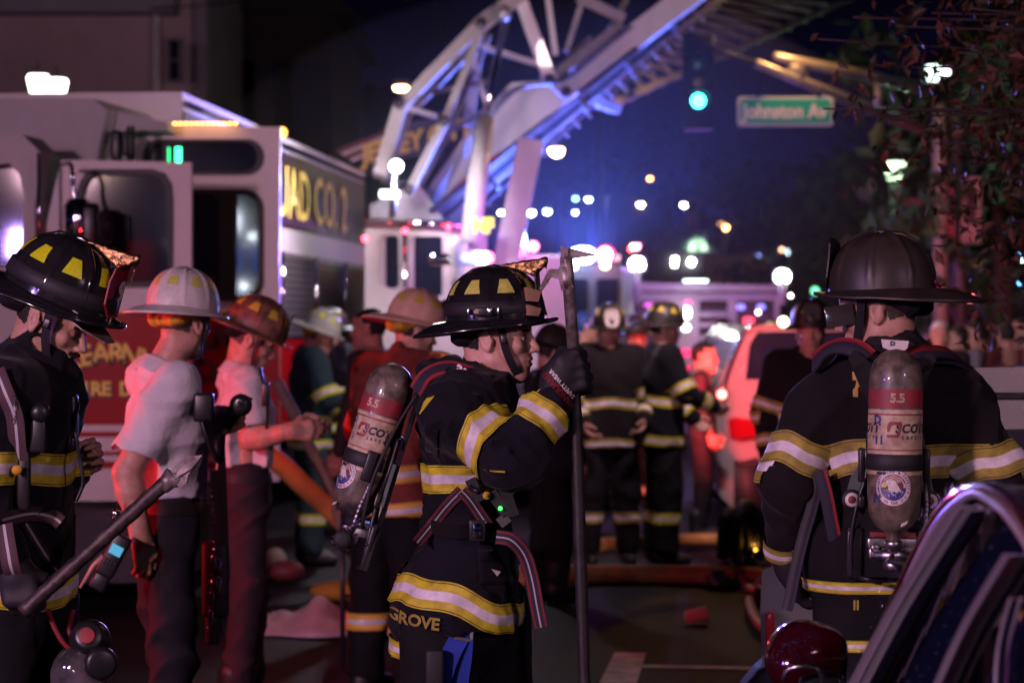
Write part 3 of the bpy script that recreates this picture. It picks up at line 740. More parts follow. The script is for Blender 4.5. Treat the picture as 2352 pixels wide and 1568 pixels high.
def legs_prims(hz=.95, w=.095, r0=.105, r1=.085, stance=((0, 0), (0, 0)), kneef=.02, sink=0):
    pr = []
    for s, (fx, fy) in zip((-1, 1), stance):
        hip = (0, s*w, hz-.08); knee = (kneef + fx*.5, s*(w+.015) + fy*.5, .52); ank = (fx - .01, s*(w+.02) + fy, .13)
        pr += [cap(hip, knee, r0, r1+.008, k=.04), cap(knee, ank, r1+.004, r1-.006, k=.03)]
    pr.append(cap((0, -w*.8, hz), (0, w*.8, hz), .115, k=.05, sq=((1, 0, 0), .95)))
    return pr
def boots(parent, stance=((0, 0), (0, 0)), w=.095, m=None, yaw=(0, 0)):
    for s, (fx, fy), yw in zip((-1, 1), stance, yaw):
        o = Vector((fx-.01, s*(w+.02)+fy, 0)); R = Matrix.Rotation(math.radians(yw), 3, 'Z')
        q = lambda p: tuple(o + R @ Vector(p))
        pr = [cap(q((-.02, 0, .20)), q((-.02, 0, .07)), .062, .050, k=.03), cap(q((-.03, 0, .052)), q((.15, 0, .040)), .050, .040, k=.03), half((0, 0, 0), (0, 0, -1), .004), ]
        sculpt('boot', pr, .011, m or m_boot, parent)

def figure(name, label, loc, yaw, H=1.80, style='turnout', cloth=None, pants=None, arms=None, headp=(0, 0, 0), head_off=(0, 0, 0), res=.02, trim=TRIM,
           helm=None, cat='person', group=None, stance=((0, -.02), (0, .02)), lean=0., hands='skin', hres=.006, chest=1., seed=1, hair=m_hair, brow=0, mous=0, skin=None,
           bands=True, band_z=(1.10, .86), torso_extra=(), coat_len=.80, neckz=1.50, wr=.020, open_mouth=0., collar=True, hand_curl=.4, hand_dirs=None, armband=True, legband=True, fat=1.):
    loc = Vector(loc); loc.z = 0; root = empty(name, loc, math.radians(yaw), label=label, cat=cat, group=group)
    W2L = (Matrix.Translation(loc) @ Matrix.Rotation(math.radians(yaw), 4, 'Z')).inverted(); s = H/1.80
    L = lambda p: (W2L @ p) if isinstance(p, Vector) else Vector(p)*s
    lean_x = lambda z: math.tan(math.radians(lean))*max(0, z-.95)
    SH = [Vector((lean_x(1.44), y*.185, 1.44))*s for y in (-1, 1)]
    arms = arms or (((.02, -.27, 1.17), (.10, -.25, .93)), ((.02, .27, 1.17), (.10, .25, .93)))
    A = [[L(p) for p in a] for a in arms]
    hc = Vector((lean_x(1.62)+.02, 0, 1.62))*s + Vector(head_off); HM = Matrix.Translation(hc) @ Euler([math.radians(a) for a in (headp[2], headp[1], headp[0])], 'XYZ').to_matrix().to_4x4()
    nb = Vector((lean_x(1.46)-.02, 0, 1.46))*s
    HMi = HM.inverted(); v, f, mi = head_mesh(hres, brow, mous, open_mouth, neck=tuple(HMi @ nb)); hv = xf(v, HM)
    # body core
    tb = .068 if style == 'polo' else .085; core = [cap(nb + Vector((.015, 0, 0)), Vector((.01, 0, .98))*s, tb*s, (tb+.012)*s, k=.03, sq=((0, 1, 0), 1.3)), cap(SH[0], SH[1], .046*s, k=.03)]
    core += [cap(np.array(p[1])*s, np.array(p[2])*s, p[3]*.62, p[4]*.62, k=.03) for p in legs_prims(stance=stance)[:-1]]
    parts = [(hv, f, mi)]
    bare = style == 'polo'
    for i in (0, 1):
        el, wr_ = A[i]; core.append(cap(SH[i], el, .046*s*fat, .040*s*fat, k=.03))
        if not bare: core.append(cap(el, wr_, .038*s, .028*s, k=.02))
    v2, f2 = sdf(core, max(res, .012)); parts.append((v2, f2, None))
    if bare:
        for i in (0, 1):
            el, wr_ = A[i]; d = (wr_-el).normalized(); mid = el + (wr_-el)*.3
            pr = [cap(SH[i]*.35+el*.65, el, .050*fat, .043*fat, k=.03), cap(el, mid, .043*fat, .046*fat, k=.02), cap(mid, wr_, .046*fat, .030*fat, k=.02)]
            hd = (hand_dirs or (None, None))[i] or (d, Vector((1, 0, 0)), Vector((0, 1 if i == 0 else -1, 0)), hand_curl)
            pr += hand_prims(wr_, hd[0], hd[1], hd[2], hd[3], 1.03*s, 1.12)
            v3, f3 = sdf(pr, .0045); v3 = smooth_mesh(v3, f3, 1, .4); parts.append((v3, f3, None))
    elif hands == 'skin' or hands == 'glove':
        for i in (0, 1):
            el, wr_ = A[i]; d = (wr_-el).normalized(); hd = (hand_dirs or (None, None))[i] or (d, Vector((1, 0, 0)), Vector((0, 1 if i == 0 else -1, 0)), hand_curl)
            pr = [cap(el + (wr_-el)*.6, wr_, .034*s, .028*s, k=.02)] + hand_prims(wr_, hd[0], hd[1], hd[2], hd[3], 1.0*s, 1.1 if hands == 'skin' else .9)
            v3, f3 = sdf(pr, .005 if res < .015 else .008); parts.append((v3, f3, None))
            if hands == 'glove':
                sculpt('glove', hand_prims(wr_, hd[0], hd[1], hd[2], hd[3], 1.06*s, 1.5), .005 if res < .015 else .008, m_rub, root)
    v, f, mi = join(parts); pydata('body', v, f, [skin or m_skin, hair, m_lip], root, True, mi)
    if hres < .005:
        for sg in (-1, 1):
            e = MB(HM); e.ball((.0765, sg*.030, -.001), .0128, 14); eo = e.build('eyeball', m_eye, root)
            e = MB(HM); e.lathe((.0885, sg*.030, -.002), (1, 0, 0), [(.0062, -.002), (.0058, .0002), (.0, .0012)], 14); e.build('iris', m_iris, eo)
    # cloth
    cz = coat_len*s
    if style == 'turnout':
        cp = [cap(SH[0], SH[1], .095*s*chest, k=.06), cap(np.array((lean_x(1.3), -.10, 1.30))*s, np.array((lean_x(1.3), .10, 1.30))*s, .150*s*chest, k=.08, sq=((1, 0, 0), .95)),
              cap(np.array((lean_x(1.28), 0, 1.28))*s, np.array((0, 0, cz/s+.04))*s, .145*s*chest, .165*s*chest, k=.06, sq=((0, 1, 0), 1.38))]
        if collar: cp += [cap(nb+Vector((-.01, 0, -.02)), nb + (hc-nb)*.45 + Vector((-.01, 0, -.01)), .100*s, .088*s, k=.04)]
        for i in (0, 1):
            el, wr_ = A[i]; cp += [cap(SH[i], el, .092*s*fat, .078*s*fat, k=.04), cap(el, wr_, .077*s*fat, .062*s*fat, k=.035)]
        cp += list(torso_extra)
        cp += [half((0, 0, cz), (0, 0, -1), .008)]
        for i in (0, 1):
            el, wr_ = A[i]; d = (wr_-el).normalized(); 
        if collar:
            cp += [cap(nb + (hc-nb)*.30, nb + (hc-nb)*1.1, .062*s, .085*s, k=.012, op=-1)]
        coat = sculpt('turnout_coat', cp, res, cloth or m_coat, root, disp=wrinkle(seed, wr, 17), it=2)
    elif style == 'polo':
        cp = [cap(SH[0], SH[1], .070*s*chest, k=.06), cap(np.array((lean_x(1.3)+.01, -.09, 1.30))*s, np.array((lean_x(1.3)+.01, .09, 1.30))*s, .120*s*chest, k=.08),
              cap(np.array((lean_x(1.28)+.015, 0, 1.24))*s, np.array((.01, 0, .99))*s, .125*s*chest, .122*s*chest, k=.06, sq=((0, 1, 0), 1.34))]
        for i in (0, 1):
            el, wr_ = A[i]; e2 = SH[i] + (el-SH[i])*.80; cp += [cap(SH[i], e2, .082*s*chest, .084*s*chest, k=.04), cap(e2+(el-SH[i]).normalized()*.09, e2+(el-SH[i]).normalized()*.30, .115, k=.004, op=-1)]
        cp += [cap(nb+Vector((.0, 0, -.02)), nb + (hc-nb)*.28, .078*s, .072*s, k=.03), cap(nb + (hc-nb)*.34, nb + (hc-nb)*1.1, .060*s, .068*s, k=.006, op=-1)]
        cp += list(torso_extra) + [half((0, 0, cz), (0, 0, -1), .006)]
        coat = sculpt('polo_shirt', cp, res, cloth or m_polo, root, disp=(lambda A_, B_: (lambda p: A_(p)+B_(p)))(wrinkle(seed, wr, 13, ax=(0, .5, .7)), wrinkle(seed+3, wr*.3, 34)), it=1)
        ax_ = (hc-nb).normalized(); MB().lathe(nb + ax_*.012, ax_, [(.094*s, -.012), (.092*s, -.008), (.074*s, .042), (.070*s, .046), (.066*s, .042), (.072*s, 0)], 40, ref=(1, 0, 0)).build('collar', m_polo, root)
        g_ = MB()
        for i_ in range(3): g_.ball(nb + V(.115, 0, -.05-.07*i_), .006, 8)
        g_.build('buttons', m_lwhite, root)
    elif style == 'plain':
        cp = [cap(SH[0], SH[1], .075*s*chest, k=.06), cap(np.array((lean_x(1.28)+.01, 0, 1.28))*s, np.array((.0, 0, .95))*s, .125*s*chest, .125*s*chest, k=.06, sq=((0, 1, 0), 1.35))]
        for i in (0, 1):
            el, wr_ = A[i]; cp += [cap(SH[i], el, .064*s, .056*s, k=.04), cap(el, wr_, .055*s, .042*s, k=.035)]
        cp += list(torso_extra) + [half((0, 0, .88*s), (0, 0, -1), .006)]
        coat = sculpt('jacket', cp, res, cloth or m_navy, root, disp=wrinkle(seed, wr, 15), it=1)
    lp = legs_prims(stance=stance, r0=.115 if style == 'turnout' else .098, r1=.098 if style == 'turnout' else .080)
    if style == 'polo': lp.append(cap((.005, 0, .98), (.01, 0, 1.09), .122, .120, k=.03, sq=((0, 1, 0), 1.30)))
    lp = [(q[0], q[1]*s, q[2]*s, q[3]*s, q[4]*s, *q[5:]) if q[0] == 'c' else q for q in lp] + [half((0, 0, .07), (0, 0, -1), .01), half((0, 0, (1.03 if style != 'polo' else 1.10)*s), (0, 0, 1), .01)]
    trs = sculpt('trousers', lp, max(res, .01), pants or (m_pants if style == 'turnout' else m_navy), root, disp=wrinkle(seed+50, wr*1.2, 15), it=1)
    boots(root, tuple((a*s, b*s) for a, b in stance))
    R = dict(root=root, coat=coat, trousers=trs, A=A, SH=SH, HM=HM, hc=hc, nb=nb, s=s, W2L=W2L, L=L)
    if bands and style == 'turnout':
        bv = bvh_of(coat)
        for z in band_z: band('reflective_band', bv, (lean_x(z)*s, 0, z*s), (0, 0, 1), root, trim, wave=lambda a: .008*math.sin(a*3+seed))
        if armband:
            for i in (0, 1):
                el, wr_ = A[i]; d = (wr_-el).normalized(); c = wr_ - d*.075
                band('sleeve_band', bv, c, d, root, trim, w=.072, R=.16, n=36); d = (el-SH[i]).normalized(); band('sleeve_band', bv, el - d*.04, d, root, trim, w=.072, R=.15, n=36)
        if legband:
            bt = bvh_of(trs)
            for sg, (fx, fy) in zip((-1, 1), stance): band('trouser_band', bt, Vector((fx*.8, sg*.112+fy*.8, .33))*s, (0, 0, 1), root, trim, R=.15, n=32)
    if helm:
        hm = HM @ Matrix.Translation((-.006, 0, .046)) @ Matrix.Rotation(math.radians(helm.pop('tilt', 3)), 4, 'Y'); R['helmet'] = helmet(root, hm, **helm); R['helmM'] = hm
    return R

# ================================================================== ground, road, pavement
m_asph = mat('asphalt', (.020, .0175, .021), .60, noise=(1.1, .5, (.008, .007, .009)), bump=[(70, .8, .008), (6, .4, .03)], spec=.05)
m_pave = mat('pavement_concrete', (.22, .20, .19), .7, noise=(3, .3), bump=(60, .3, .004))
m_paint = mat('road_paint', (.50, .46, .44), .6, noise=(7, .5, (.22, .20, .20)), bump=(90, .3, .002))
MB().add([(-200, -40, 0), (200, -40, 0), (200, 400, 0), (-200, 400, 0)], [(0, 1, 2, 3)]).build('ground', m_asph, kind='structure')
MB().box((60.8, 130, .06), (110, 320, .12)).build('pavement', m_pave, kind='structure')
MB().box((-62.5, 130, .06), (110, 320, .12)).build('pavement', m_pave, kind='structure')
mk = MB()
def quad(pts, z=.006): mk.add([Vector((P(x, y, CZ*FP/(y-HY)).x, CZ*FP/(y-HY), z)) for x, y in pts], [tuple(range(len(pts)))])
quad([(1372, 1580), (1460, 1580), (1484, 1501), (1412, 1499)]); quad([(1470, 1528), (1900, 1536), (1900, 1543), (1468, 1534)])
mk.build('road_markings', m_paint, kind='structure')
# far rise of the street with trees on it
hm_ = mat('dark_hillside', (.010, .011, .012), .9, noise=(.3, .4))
vs = []; nx = 60
for i in range(nx+1):
    x = -110 + 220*i/nx; h = 7 + 3.5*math.sin(i*.33) + 1.8*math.sin(i*1.1+1) + (9 if x > 12 else 0)*min(1, (x-12)/20 if x > 12 else 0)
    for t, y in ((0, 150), (.5, 185), (1, 230)): vs.append((x, y, -.2 + h*t + .8*math.sin(i*2.3)*t))
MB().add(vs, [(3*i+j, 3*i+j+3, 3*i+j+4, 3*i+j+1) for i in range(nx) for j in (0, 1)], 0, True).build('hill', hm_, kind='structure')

# ================================================================== large hoses on the ground
m_hose = mat('orange_hose_jacket', (.78, .34, .10), .6, noise=(5, .5, (.50, .20, .06)), bump=[(240, .4, .001)])
def gp(x, y, lift=.06): Y = CZ*FP/(y-HY); p = P(x, y, Y); return Vector((p.x, Y, lift))
def hose(name, pts, r, m, label, group=None, sub=8, letters=None):
    c = catmull(pts, sub); return MB(org=None).tube(c, r, 14).build(name, m, None, label=label, cat='hose', group=group)
hose('supply_hose', [P(560, 1010, 13.4), P(640, 1062, 13.6), P(700, 1118, 13.8), P(770, 1180, 14.0), P(860, 1268, 14.1), P(950, 1318, 14.4), gp(1080, 1352), gp(1220, 1344), gp(1400, 1338), gp(1650, 1342), gp(1850, 1352)], .060, m_hose, 'thick orange supply hose sloping down from the fire engine and lying across the street')
hose('supply_hose', [gp(1380, 1268), gp(1500, 1262), gp(1680, 1258), gp(1800, 1272)], .05, m_hose, 'dull orange hose lying behind the two distant firefighters and beside the parked red-lit car')
hose('grey_hose', [P(640, 880, 14.5), P(680, 960, 14.3), P(720, 1040, 14.1), P(760, 1120, 14.0), P(800, 1250, 14.0), gp(840, 1330)], .035, mat('grey_hose_jacket', (.16, .15, .13), .6, noise=(12, .3)), 'thin grey hose hanging diagonally in front of the teal jacket firefighter')
hose('red_hose', [gp(1720, 1400), gp(1740, 1450), gp(1790, 1490), gp(1840, 1560)], .03, mat('red_hose_jacket', (.25, .02, .02), .6), 'thin dark red hose curling on the street near the pale fender')
for k, (x0, h0) in enumerate(((1660, .62), (1690, .52))):
    hose('black_hose', [gp(x0, 1290, .05), P(x0+5, 1190, 16.2), P(x0+25, 1180-20*k, 16.4), P(x0+52, 1200, 16.6), gp(x0+58, 1290, .05)], .045, m_rub, ('black hose loop standing up behind the red-lit car, left one', 'black hose loop standing up behind the red-lit car, right one')[k], 'black hose loops')

# ================================================================== things lying about
sheet = []
n = 26; vs = []
for i in range(n+1):
    for j in range(9):
        u, v_ = i/n, j/8; Y = 13.0 + .9*v_; x = -1.42 + .98*u
        z = .02 + .085*math.exp(-((u-.36)/.12)**2)*math.exp(-((v_-.5)/.35)**2)*(1+.3*math.sin(u*22)) + .07*abs(math.sin(u*13+v_*9+2*math.sin(u*7)))*(1-abs(v_-.5)*2) + .06*math.exp(-((u-.8)/.1)**2)
        vs.append((x, Y+.06*math.sin(u*13), z*math.sin(PI*min(1, max(0, (v_*.96+.02))))**.5 + .008))
o = MB().add(vs, [(i*9+j, (i+1)*9+j, (i+1)*9+j+1, i*9+j+1) for i in range(n) for j in range(8)], 0, True).build('ground_sheet', mat('pale_sheet', (.42, .40, .46), .6, noise=(4, .2), bump=(20, .5, .01)), None, label='crumpled pale sheet spread on the street behind the white-shirted men', cat='sheet')
so = o.modifiers.new('thickness', 'SOLIDIFY'); so.thickness = .004
MB().ball(gp(800, 1375, .05), (.24, .12, .07), 20).build('yellow_bundle', mat('ochre_cloth', (.45, .24, .03), .8, bump=(20, .8, .02)), None, label='ochre bundle lying behind the black stand, beside the pale sheet', cat='bundle')
r = MB(); r.ball(gp(655, 1335, .07), (.13, .10, .07), 14); r.ball(gp(632, 1325, .10), (.08, .08, .10), 12, mi=1); r.build('bag_heap', [m_lred, m_lwhite], None, label='small red and white bag on the ground behind the sheet', cat='bag')
c_ = MB(); p = gp(1598, 1432, .045); c_.lathe(p+V(.06, 0, .01), (-1, -.25, -.1), [(.045, -.0), (.045, .002), (.034, .12), (.0, .121)], 20); c_.build('paper_cup', mat('paper', (.62, .56, .54), .7), None, label='white paper cup lying on its side on the dark street', cat='cup')
st = empty('metal_stand', gp(820, 1520, 0), label='black tubular stand with thin legs behind the middle firefighter', cat='stand'); so_ = st.location
m_stand = mat('black_tubing', (.02, .02, .03), .35)
for (x, y, Y) in ((787, 1530, 11.95), (843, 1497, 12.5), (905, 1530, 11.95), (905, 1497, 12.5)):
    g = P(x, y, Y); g.z = 0; t = V(g.x, g.y, .78); MB(org=so_).tube([g, t], .013, 10).build('leg', m_stand, st)
MB(org=so_).tube([V(P(787, 0, 11.95).x, 11.95, .35), V(P(905, 0, 11.95).x, 11.95, .35)], .011, 8).tube([V(P(843, 0, 12.5).x, 12.5, .35), V(P(905, 0, 12.5).x, 12.5, .35)], .011, 8).build('rail', m_stand, st)
a, b = P(787, 0, 11.95), P(905, 0, 12.5); MB(org=so_).bbox(((a.x+b.x)/2, 12.22, .79), (.30, .62, .03), .01).build('top', m_stand, st)
d_ = MB()
rs = random.Random(3); ORD = ['first', 'second', 'third', 'fourth', 'fifth', 'sixth', 'seventh', 'eighth', 'ninth', 'tenth', 'eleventh', 'twelfth', 'thirteenth', 'fourteenth', 'fifteenth', 'sixteenth', 'seventeenth', 'eighteenth']
for k in range(6):
    p = gp(1650+k*28+rs.uniform(-8, 8), rs.uniform(1290, 1400), .05); d_ = MB().bbox(p, (rs.uniform(.06, .16), rs.uniform(.06, .14), rs.uniform(.05, .16)), .015, Matrix.Rotation(rs.uniform(0, 3), 3, 'Z') @ Matrix.Rotation(rs.uniform(-.5, .5), 3, 'X'))
    d_.tube(catmull([p, p+V(.08, 0, .10), p+V(.16, .05, .03), p+V(.22, 0, .0)], 5), .012, 6)
    d_.build('hose_fitting', [m_metal, m_rub, m_plast][k % 3], None, label='dark metal hose fitting, %s from the left, in the heap behind the pale fender' % ORD[k], cat='fitting', group='hose fittings heaped on the street')
for k, (x, y) in enumerate(((1692, 1298), (1728, 1290), (1735, 1298))): MB().ball(gp(x, y, .12), .014, 10).build('amber_marker', emat('amber_small', (1, .45, .06), 22), None, label=('single tiny amber light left of the close pair in the heap of hose fittings', 'tiny amber light, upper of the close pair in the heap of hose fittings', 'tiny amber light, lower right of the close pair in the heap of hose fittings')[k], cat='light', group='amber lights in the fittings')

# ================================================================== fire engine at the left
m_tw = mat('engine_white_paint', (.60, .55, .57), .42, noise=(3, .12))
m_tg = mat('engine_grey_white_paint', (.42, .39, .41), .5, noise=(3, .15))
m_tr = mat('engine_red_paint', (.34, .002, .006), .4, noise=(3, .15), spec=.15)
m_dk = mat('dark_interior', (.012, .010, .016), .6, noise=(5, .5, (.03, .02, .035)))
m_gask = mat('window_rubber', (.010, .009, .012), .5)
m_gl = mat('tinted_glass', (.012, .013, .026), .05, coat=1., spec=.8)
m_pan = mat('dark_maroon_panel', (.045, .016, .018), .3, noise=(6, .3), coat=.3)
tr = empty('fire_engine', V(-2.6, 17.5, 0), label='white and red fire engine with both left cab doors open and gold department lettering', cat='fire engine'); TO = tr.location
def fp(Y, dY=0): return lambda u, v: P(u, v, Y) + V(0, dY, 0)
def door(Y, outline, wins, redtop, redbot, nm):
    d = MB(org=TO); d.prism([outline] + [w for w in wins], fp(Y), (0, .07, 0)); dr = d.build(nm, m_tw, tr)
    x0, x1 = min(p[0] for p in outline if p[1] > 700)+1, max(p[0] for p in outline)-1
    MB(org=TO).prism([[(x0, redtop), (x1, redtop), (x1, redbot), (x0, redbot)]], fp(Y, -.006), (0, .004, 0)).build('red_panel', m_tr, dr)
    for a, b, m_ in ((redtop-6, redtop, m_gold), (redbot+16, redbot+28, m_tr), (redbot+62, redbot+70, m_tr), (redbot+84, redbot+100, m_tr)):
        MB(org=TO).prism([[(x0, a), (x1, a), (x1, b), (x0, b)]], fp(Y, -.008), (0, .004, 0)).build('stripe', m_, dr)
    for w_ in wins:
        cx = sum(p[0] for p in w_)/len(w_); cy_ = sum(p[1] for p in w_)/len(w_)
        def ins(p, t): 
            dx, dy = p[0]-cx, p[1]-cy_; L = math.hypot(dx, dy); return (p[0]-dx/L*t, p[1]-dy/L*t)
        inner = [ins(p, 13) for p in w_]; g = MB(org=TO).prism([[ins(p, -3) for p in w_], inner], fp(Y, -.014), (0, .05, 0)).build('window_gasket', m_gask, dr)
        MB(org=TO).prism([inner], fp(Y, .03), (0, .008, 0)).build('window_pane', m_gl, dr)
    return dr
d1 = door(14.9, [(140, 367), (439, 373), (441, 1150), (96, 1150), (96, 560)], [[(172, 470), (186, 420), (200, 400), (220, 391), (350, 391), (378, 400), (393, 425), (396, 460), (396, 640), (386, 658), (140, 658), (146, 560)]], 718, 975, 'front_door')
d2 = door(16.1, [(303, 286), (643, 292), (641, 1105), (303, 1105)], [rrect(332, 321, 604, 401, 38), rrect(330, 437, 604, 690, 44)], 718, 975, 'rear_door')
# lettering
def arch(body, xs, y0, size, Y, par, m_, sag=0, sx=1.0):
    for i, ch in enumerate(body):
        if ch == ' ': continue
        x = xs[0] + (xs[1]-xs[0])*(i+.5)/len(body); t = (i+.5)/len(body)*2-1; y = y0 + sag*t*t; a = -sag*2*t*2/(xs[1]-xs[0])*.9
        v, f = text_mesh(ch, size, .005)
        for m2, off, dx in ((m_lblack, -.012, .012), (m_, -.018, 0)):
            MB(org=TO).add([P(x, y, Y) + V((p[0]*math.cos(a)-p[1]*math.sin(a))*sx+dx, off, p[0]*math.sin(a)+p[1]*math.cos(a)-dx) for p in v], f).build('letter', m2, par, fix=False)
arch('KEARNY', (148, 352), 812, .175, 14.9, d1, m_gold, 26); arch('FIRE DEPT', (164, 372), 894, .12, 14.9, d1, m_gold, 0)
m_gd = mat('dark_red_letter', (.10, .01, .012), .4); arch('SQUAD', (400, 560), 775, .20, 16.1, d2, m_gd); arch('CO. 2', (430, 560), 850, .20, 16.1, d2, m_gd)
# amber marker lamps on the roof edge above the rear door
for i in range(12): MB(org=TO).bbox(P(402+i*12.6, 284, 16.05), (.022, .03, .014), .004).build('marker_lamp', emat('amber_lamp', (1, .42, .08), 9), tr)
# glowing strips stand in for a green lamp reflected in the glass
for x, w_, e_ in ((384, 5, .8), (402, 13, 3.2)): MB(org=TO).prism([[(x, 338), (x+w_, 338), (x+w_, 372), (x, 372)]], fp(16.1, .026), (0, .002, 0)).build('green_reflection', emat('green_glint%g' % e_, (.03, 1, .28), e_*3), tr)
# cab shell
k = MB(org=TO); k.prism([[(-80, 227), (213, 226), (246, 253), (222, 366), (215, 372), (110, 372), (-80, 330)]], fp(15.6), (.30, 2.0, 0)); k.build('raised_roof', m_tg, tr)
k = MB(org=TO); k.prism([[(246, 253), (385, 281), (385, 300), (300, 300), (262, 372), (222, 366)]], fp(15.8), (.1, 2.2, 0)); k.build('roof_side', m_tg, tr)
k = MB(org=TO); k.prism([[(-80, 312), (52, 310), (92, 350), (80, 480), (72, 1120), (-80, 1120)], [(-60, 380), (20, 376), (44, 400), (55, 450), (48, 610), (-60, 616)]], fp(14.7), (.05, .35, 0)); k.build('cab_corner', m_tg, tr)
MB(org=TO).prism([[(-60, 380), (20, 376), (44, 400), (55, 450), (48, 610), (-60, 616)]], fp(14.9), (0, .01, 0)).build('windscreen', m_gl, tr)
k = MB(org=TO); k.prism([[(60, 300), (600, 300), (600, 1105), (60, 1105)]], fp(17.2), (0, .3, 0)); k.build('cab_interior', m_dk, tr)
k = MB(org=TO); k.prism([[(262, 300), (303, 290), (303, 700), (290, 700), (262, 420)]], fp(16.4), (0, .2, 0)); k.build('door_pillar', m_tg, tr)
for (x, y0, y1, Y, r_) in ((295, 290, 700, 15.6, .012), (305, 290, 700, 15.6, .012), (88, 352, 620, 14.55, .01), (318, 400, 690, 15.9, .010)): MB(org=TO).tube([P(x, y0, Y), P(x+2, y1, Y)], r_, 10).build('grab_handle', m_chrome, tr)
k = MB(org=TO); k.bbox(P(268, 335, 15.7), (.07, .1, .20), .02); k.bbox(P(290, 330, 15.7), (.03, .1, .16), .01); k.build('air_horn_bracket', m_plast, tr)
for (x0, x1, y0, y1) in ((205, 280, 400, 690), (225, 262, 430, 690)): MB(org=TO).prism([rrect(x0, y0, x1, y1, 20), rrect(x0+8, y0+8, x1-8, y1-8, 14)], fp(16.8), (0, .04, 0)).build('inner_window_frame', m_gask, tr)
# mirror
mi_ = MB(org=TO); mi_.tube(catmull([P(140, 379, 14.6), P(160, 376, 14.5), P(167, 395, 14.45), P(168, 430, 14.45), P(176, 460, 14.45)], 5), .014, 10); mo = mi_.build('mirror_arm', m_chrome, tr)
MB(org=TO).lathe(P(178, 556, 14.4), (0, 0, 1), [(.0, 0), (.05, .005), (.075, .04), (.078, .22), (.055, .255), (.0, .265)], 24).build('mirror_shell', m_chrome, tr)
MB(org=TO).bbox(P(205, 520, 14.4), (.12, .12, .28), .04).build('mirror_arm_guard', m_plast, tr)
# body side that recedes behind the rear door
A0, A1 = V(-2.02, 20.3, 0), V(-1.58, 25.9, 0); ud = (A1-A0)/(A1-A0).length; L_ = (A1-A0).length; nrm = V(ud.y, -ud.x, 0)
def side(u0, u1, z0, z1, m_, nm, off=0., th=.05, par=None):
    fn = lambda u, v: A0 + ud*u + V(0, 0, v) + nrm*off
    return MB(org=TO).prism([[(u0, z0), (u1, z0), (u1, z1), (u0, z1)]], fn, -nrm*th).build(nm, m_, par or tr)
bs = side(-3.5, L_, .75, 3.30, m_tw, 'body_side', 0, 2.2)
side(-3.5, L_-.03, 2.52, 3.17, m_pan, 'name_panel', .012, .01, bs); side(-3.5, L_, 3.19, 3.24, m_chrome, 'top_rail', .03, .03, bs); side(-3.5, L_, .8, 1.78, m_tr, 'red_lower_side', .01, .01, bs)
for i in range(5):
    u0 = -3.2 + i*1.8; dr_ = side(u0, u0+1.65, 1.55, 2.30, m_dk, 'compartment', .014, .01, bs); g = MB(org=TO)
    for j in range(12):
        z = 1.58+j*.06; g.add([A0+ud*(u0+.04)+V(0, 0, z)+nrm*.03, A0+ud*(u0+1.61)+V(0, 0, z)+nrm*.03, A0+ud*(u0+1.61)+V(0, 0, z+.05)+nrm*.02, A0+ud*(u0+.04)+V(0, 0, z+.05)+nrm*.02], [(0, 1, 2, 3)])
    if i >= 2: o = g.build('shutter_slat', mat('roller_shutter', (.35, .33, .36), .3, .8), bs); o['kind'] = 'stuff'
    MB(org=TO).tube([A0+ud*(u0+1.69)+V(0, 0, 1.55)+nrm*.04, A0+ud*(u0+1.69)+V(0, 0, 2.3)+nrm*.04], .022, 10).build('chrome_post', m_chrome, bs)
MB(org=TO).ball(A0+ud*(.5)+V(0, 0, 3.33), .045, 12).build('marker_lamp', emat('amber_dim', (1, .5, .08), 5), tr)
v, f = text_mesh('SQUAD CO. 2', .62, .008); v[:, 0] *= 1.32; v[:, 0] += 4.1-v[:, 0].max()
vx = v[:, 0]; tri_x = np.array([vx[t].mean() for t in f]); srt = np.sort(np.unique(np.round(vx, 4))); cuts_ = [-1e9] + [(a+b)/2 for a, b in zip(srt[:-1], srt[1:]) if b-a > .045 and not any((vx[t].min() < a+.001 and vx[t].max() > b-.001) for t in f)] + [1e9]
for c0, c1_ in zip(cuts_[:-1], cuts_[1:]):
    ff_ = [t for t, x in zip(f, tri_x) if c0 < x <= c1_]
    us_ = sorted({i for t in ff_ for i in t}); ix_ = {i: n for n, i in enumerate(us_)}
    if ff_: MB(org=TO).add([A0+ud*v[i][0]+V(0, 0, 2.80+v[i][1]*1.0)+nrm*.034 for i in us_], [[ix_[i] for i in t] for t in ff_]).build('letter', m_gold, bs, fix=False)
for k_, (u, z) in enumerate(((L_+.06, 2.78), (L_+.02, 2.78))): MB(org=TO).bbox(A0+ud*(u)+V(0, 0, z)+nrm*(-.16+.24*k_), (.10, .12, .26), .03).build('warning_lamp', [emat('red_lamp', (1, .02, .03), 9), m_plast][k_], tr)
MB(org=TO).box((-2.75, 15.6, .36), (1.6, 2.6, .40)).build('chassis', m_dk, tr)
for x, Y in ((-3.0, 14.9), (-2.3, 19.5), (-2.1, 23.5)):
    t_ = MB(org=TO); t_.lathe((x-.15, Y, .5), (1, 0, 0), [(.25, 0), (.46, .0), (.5, .04), (.5, .24), (.46, .28), (.25, .28)], 30); w_ = t_.build('wheel', m_rub, tr); MB(org=TO).lathe((x+.125, Y, .5), (1, 0, 0), [(.27, -.05), (.2, .0), (.08, .04), (.0, .04)], 24).build('rim', m_chrome, w_)
MB(org=TO).bbox((-3.75, 9.9+4.2, .75), (1.5, .3, .35), .05).build('front_bumper', m_chrome, tr)

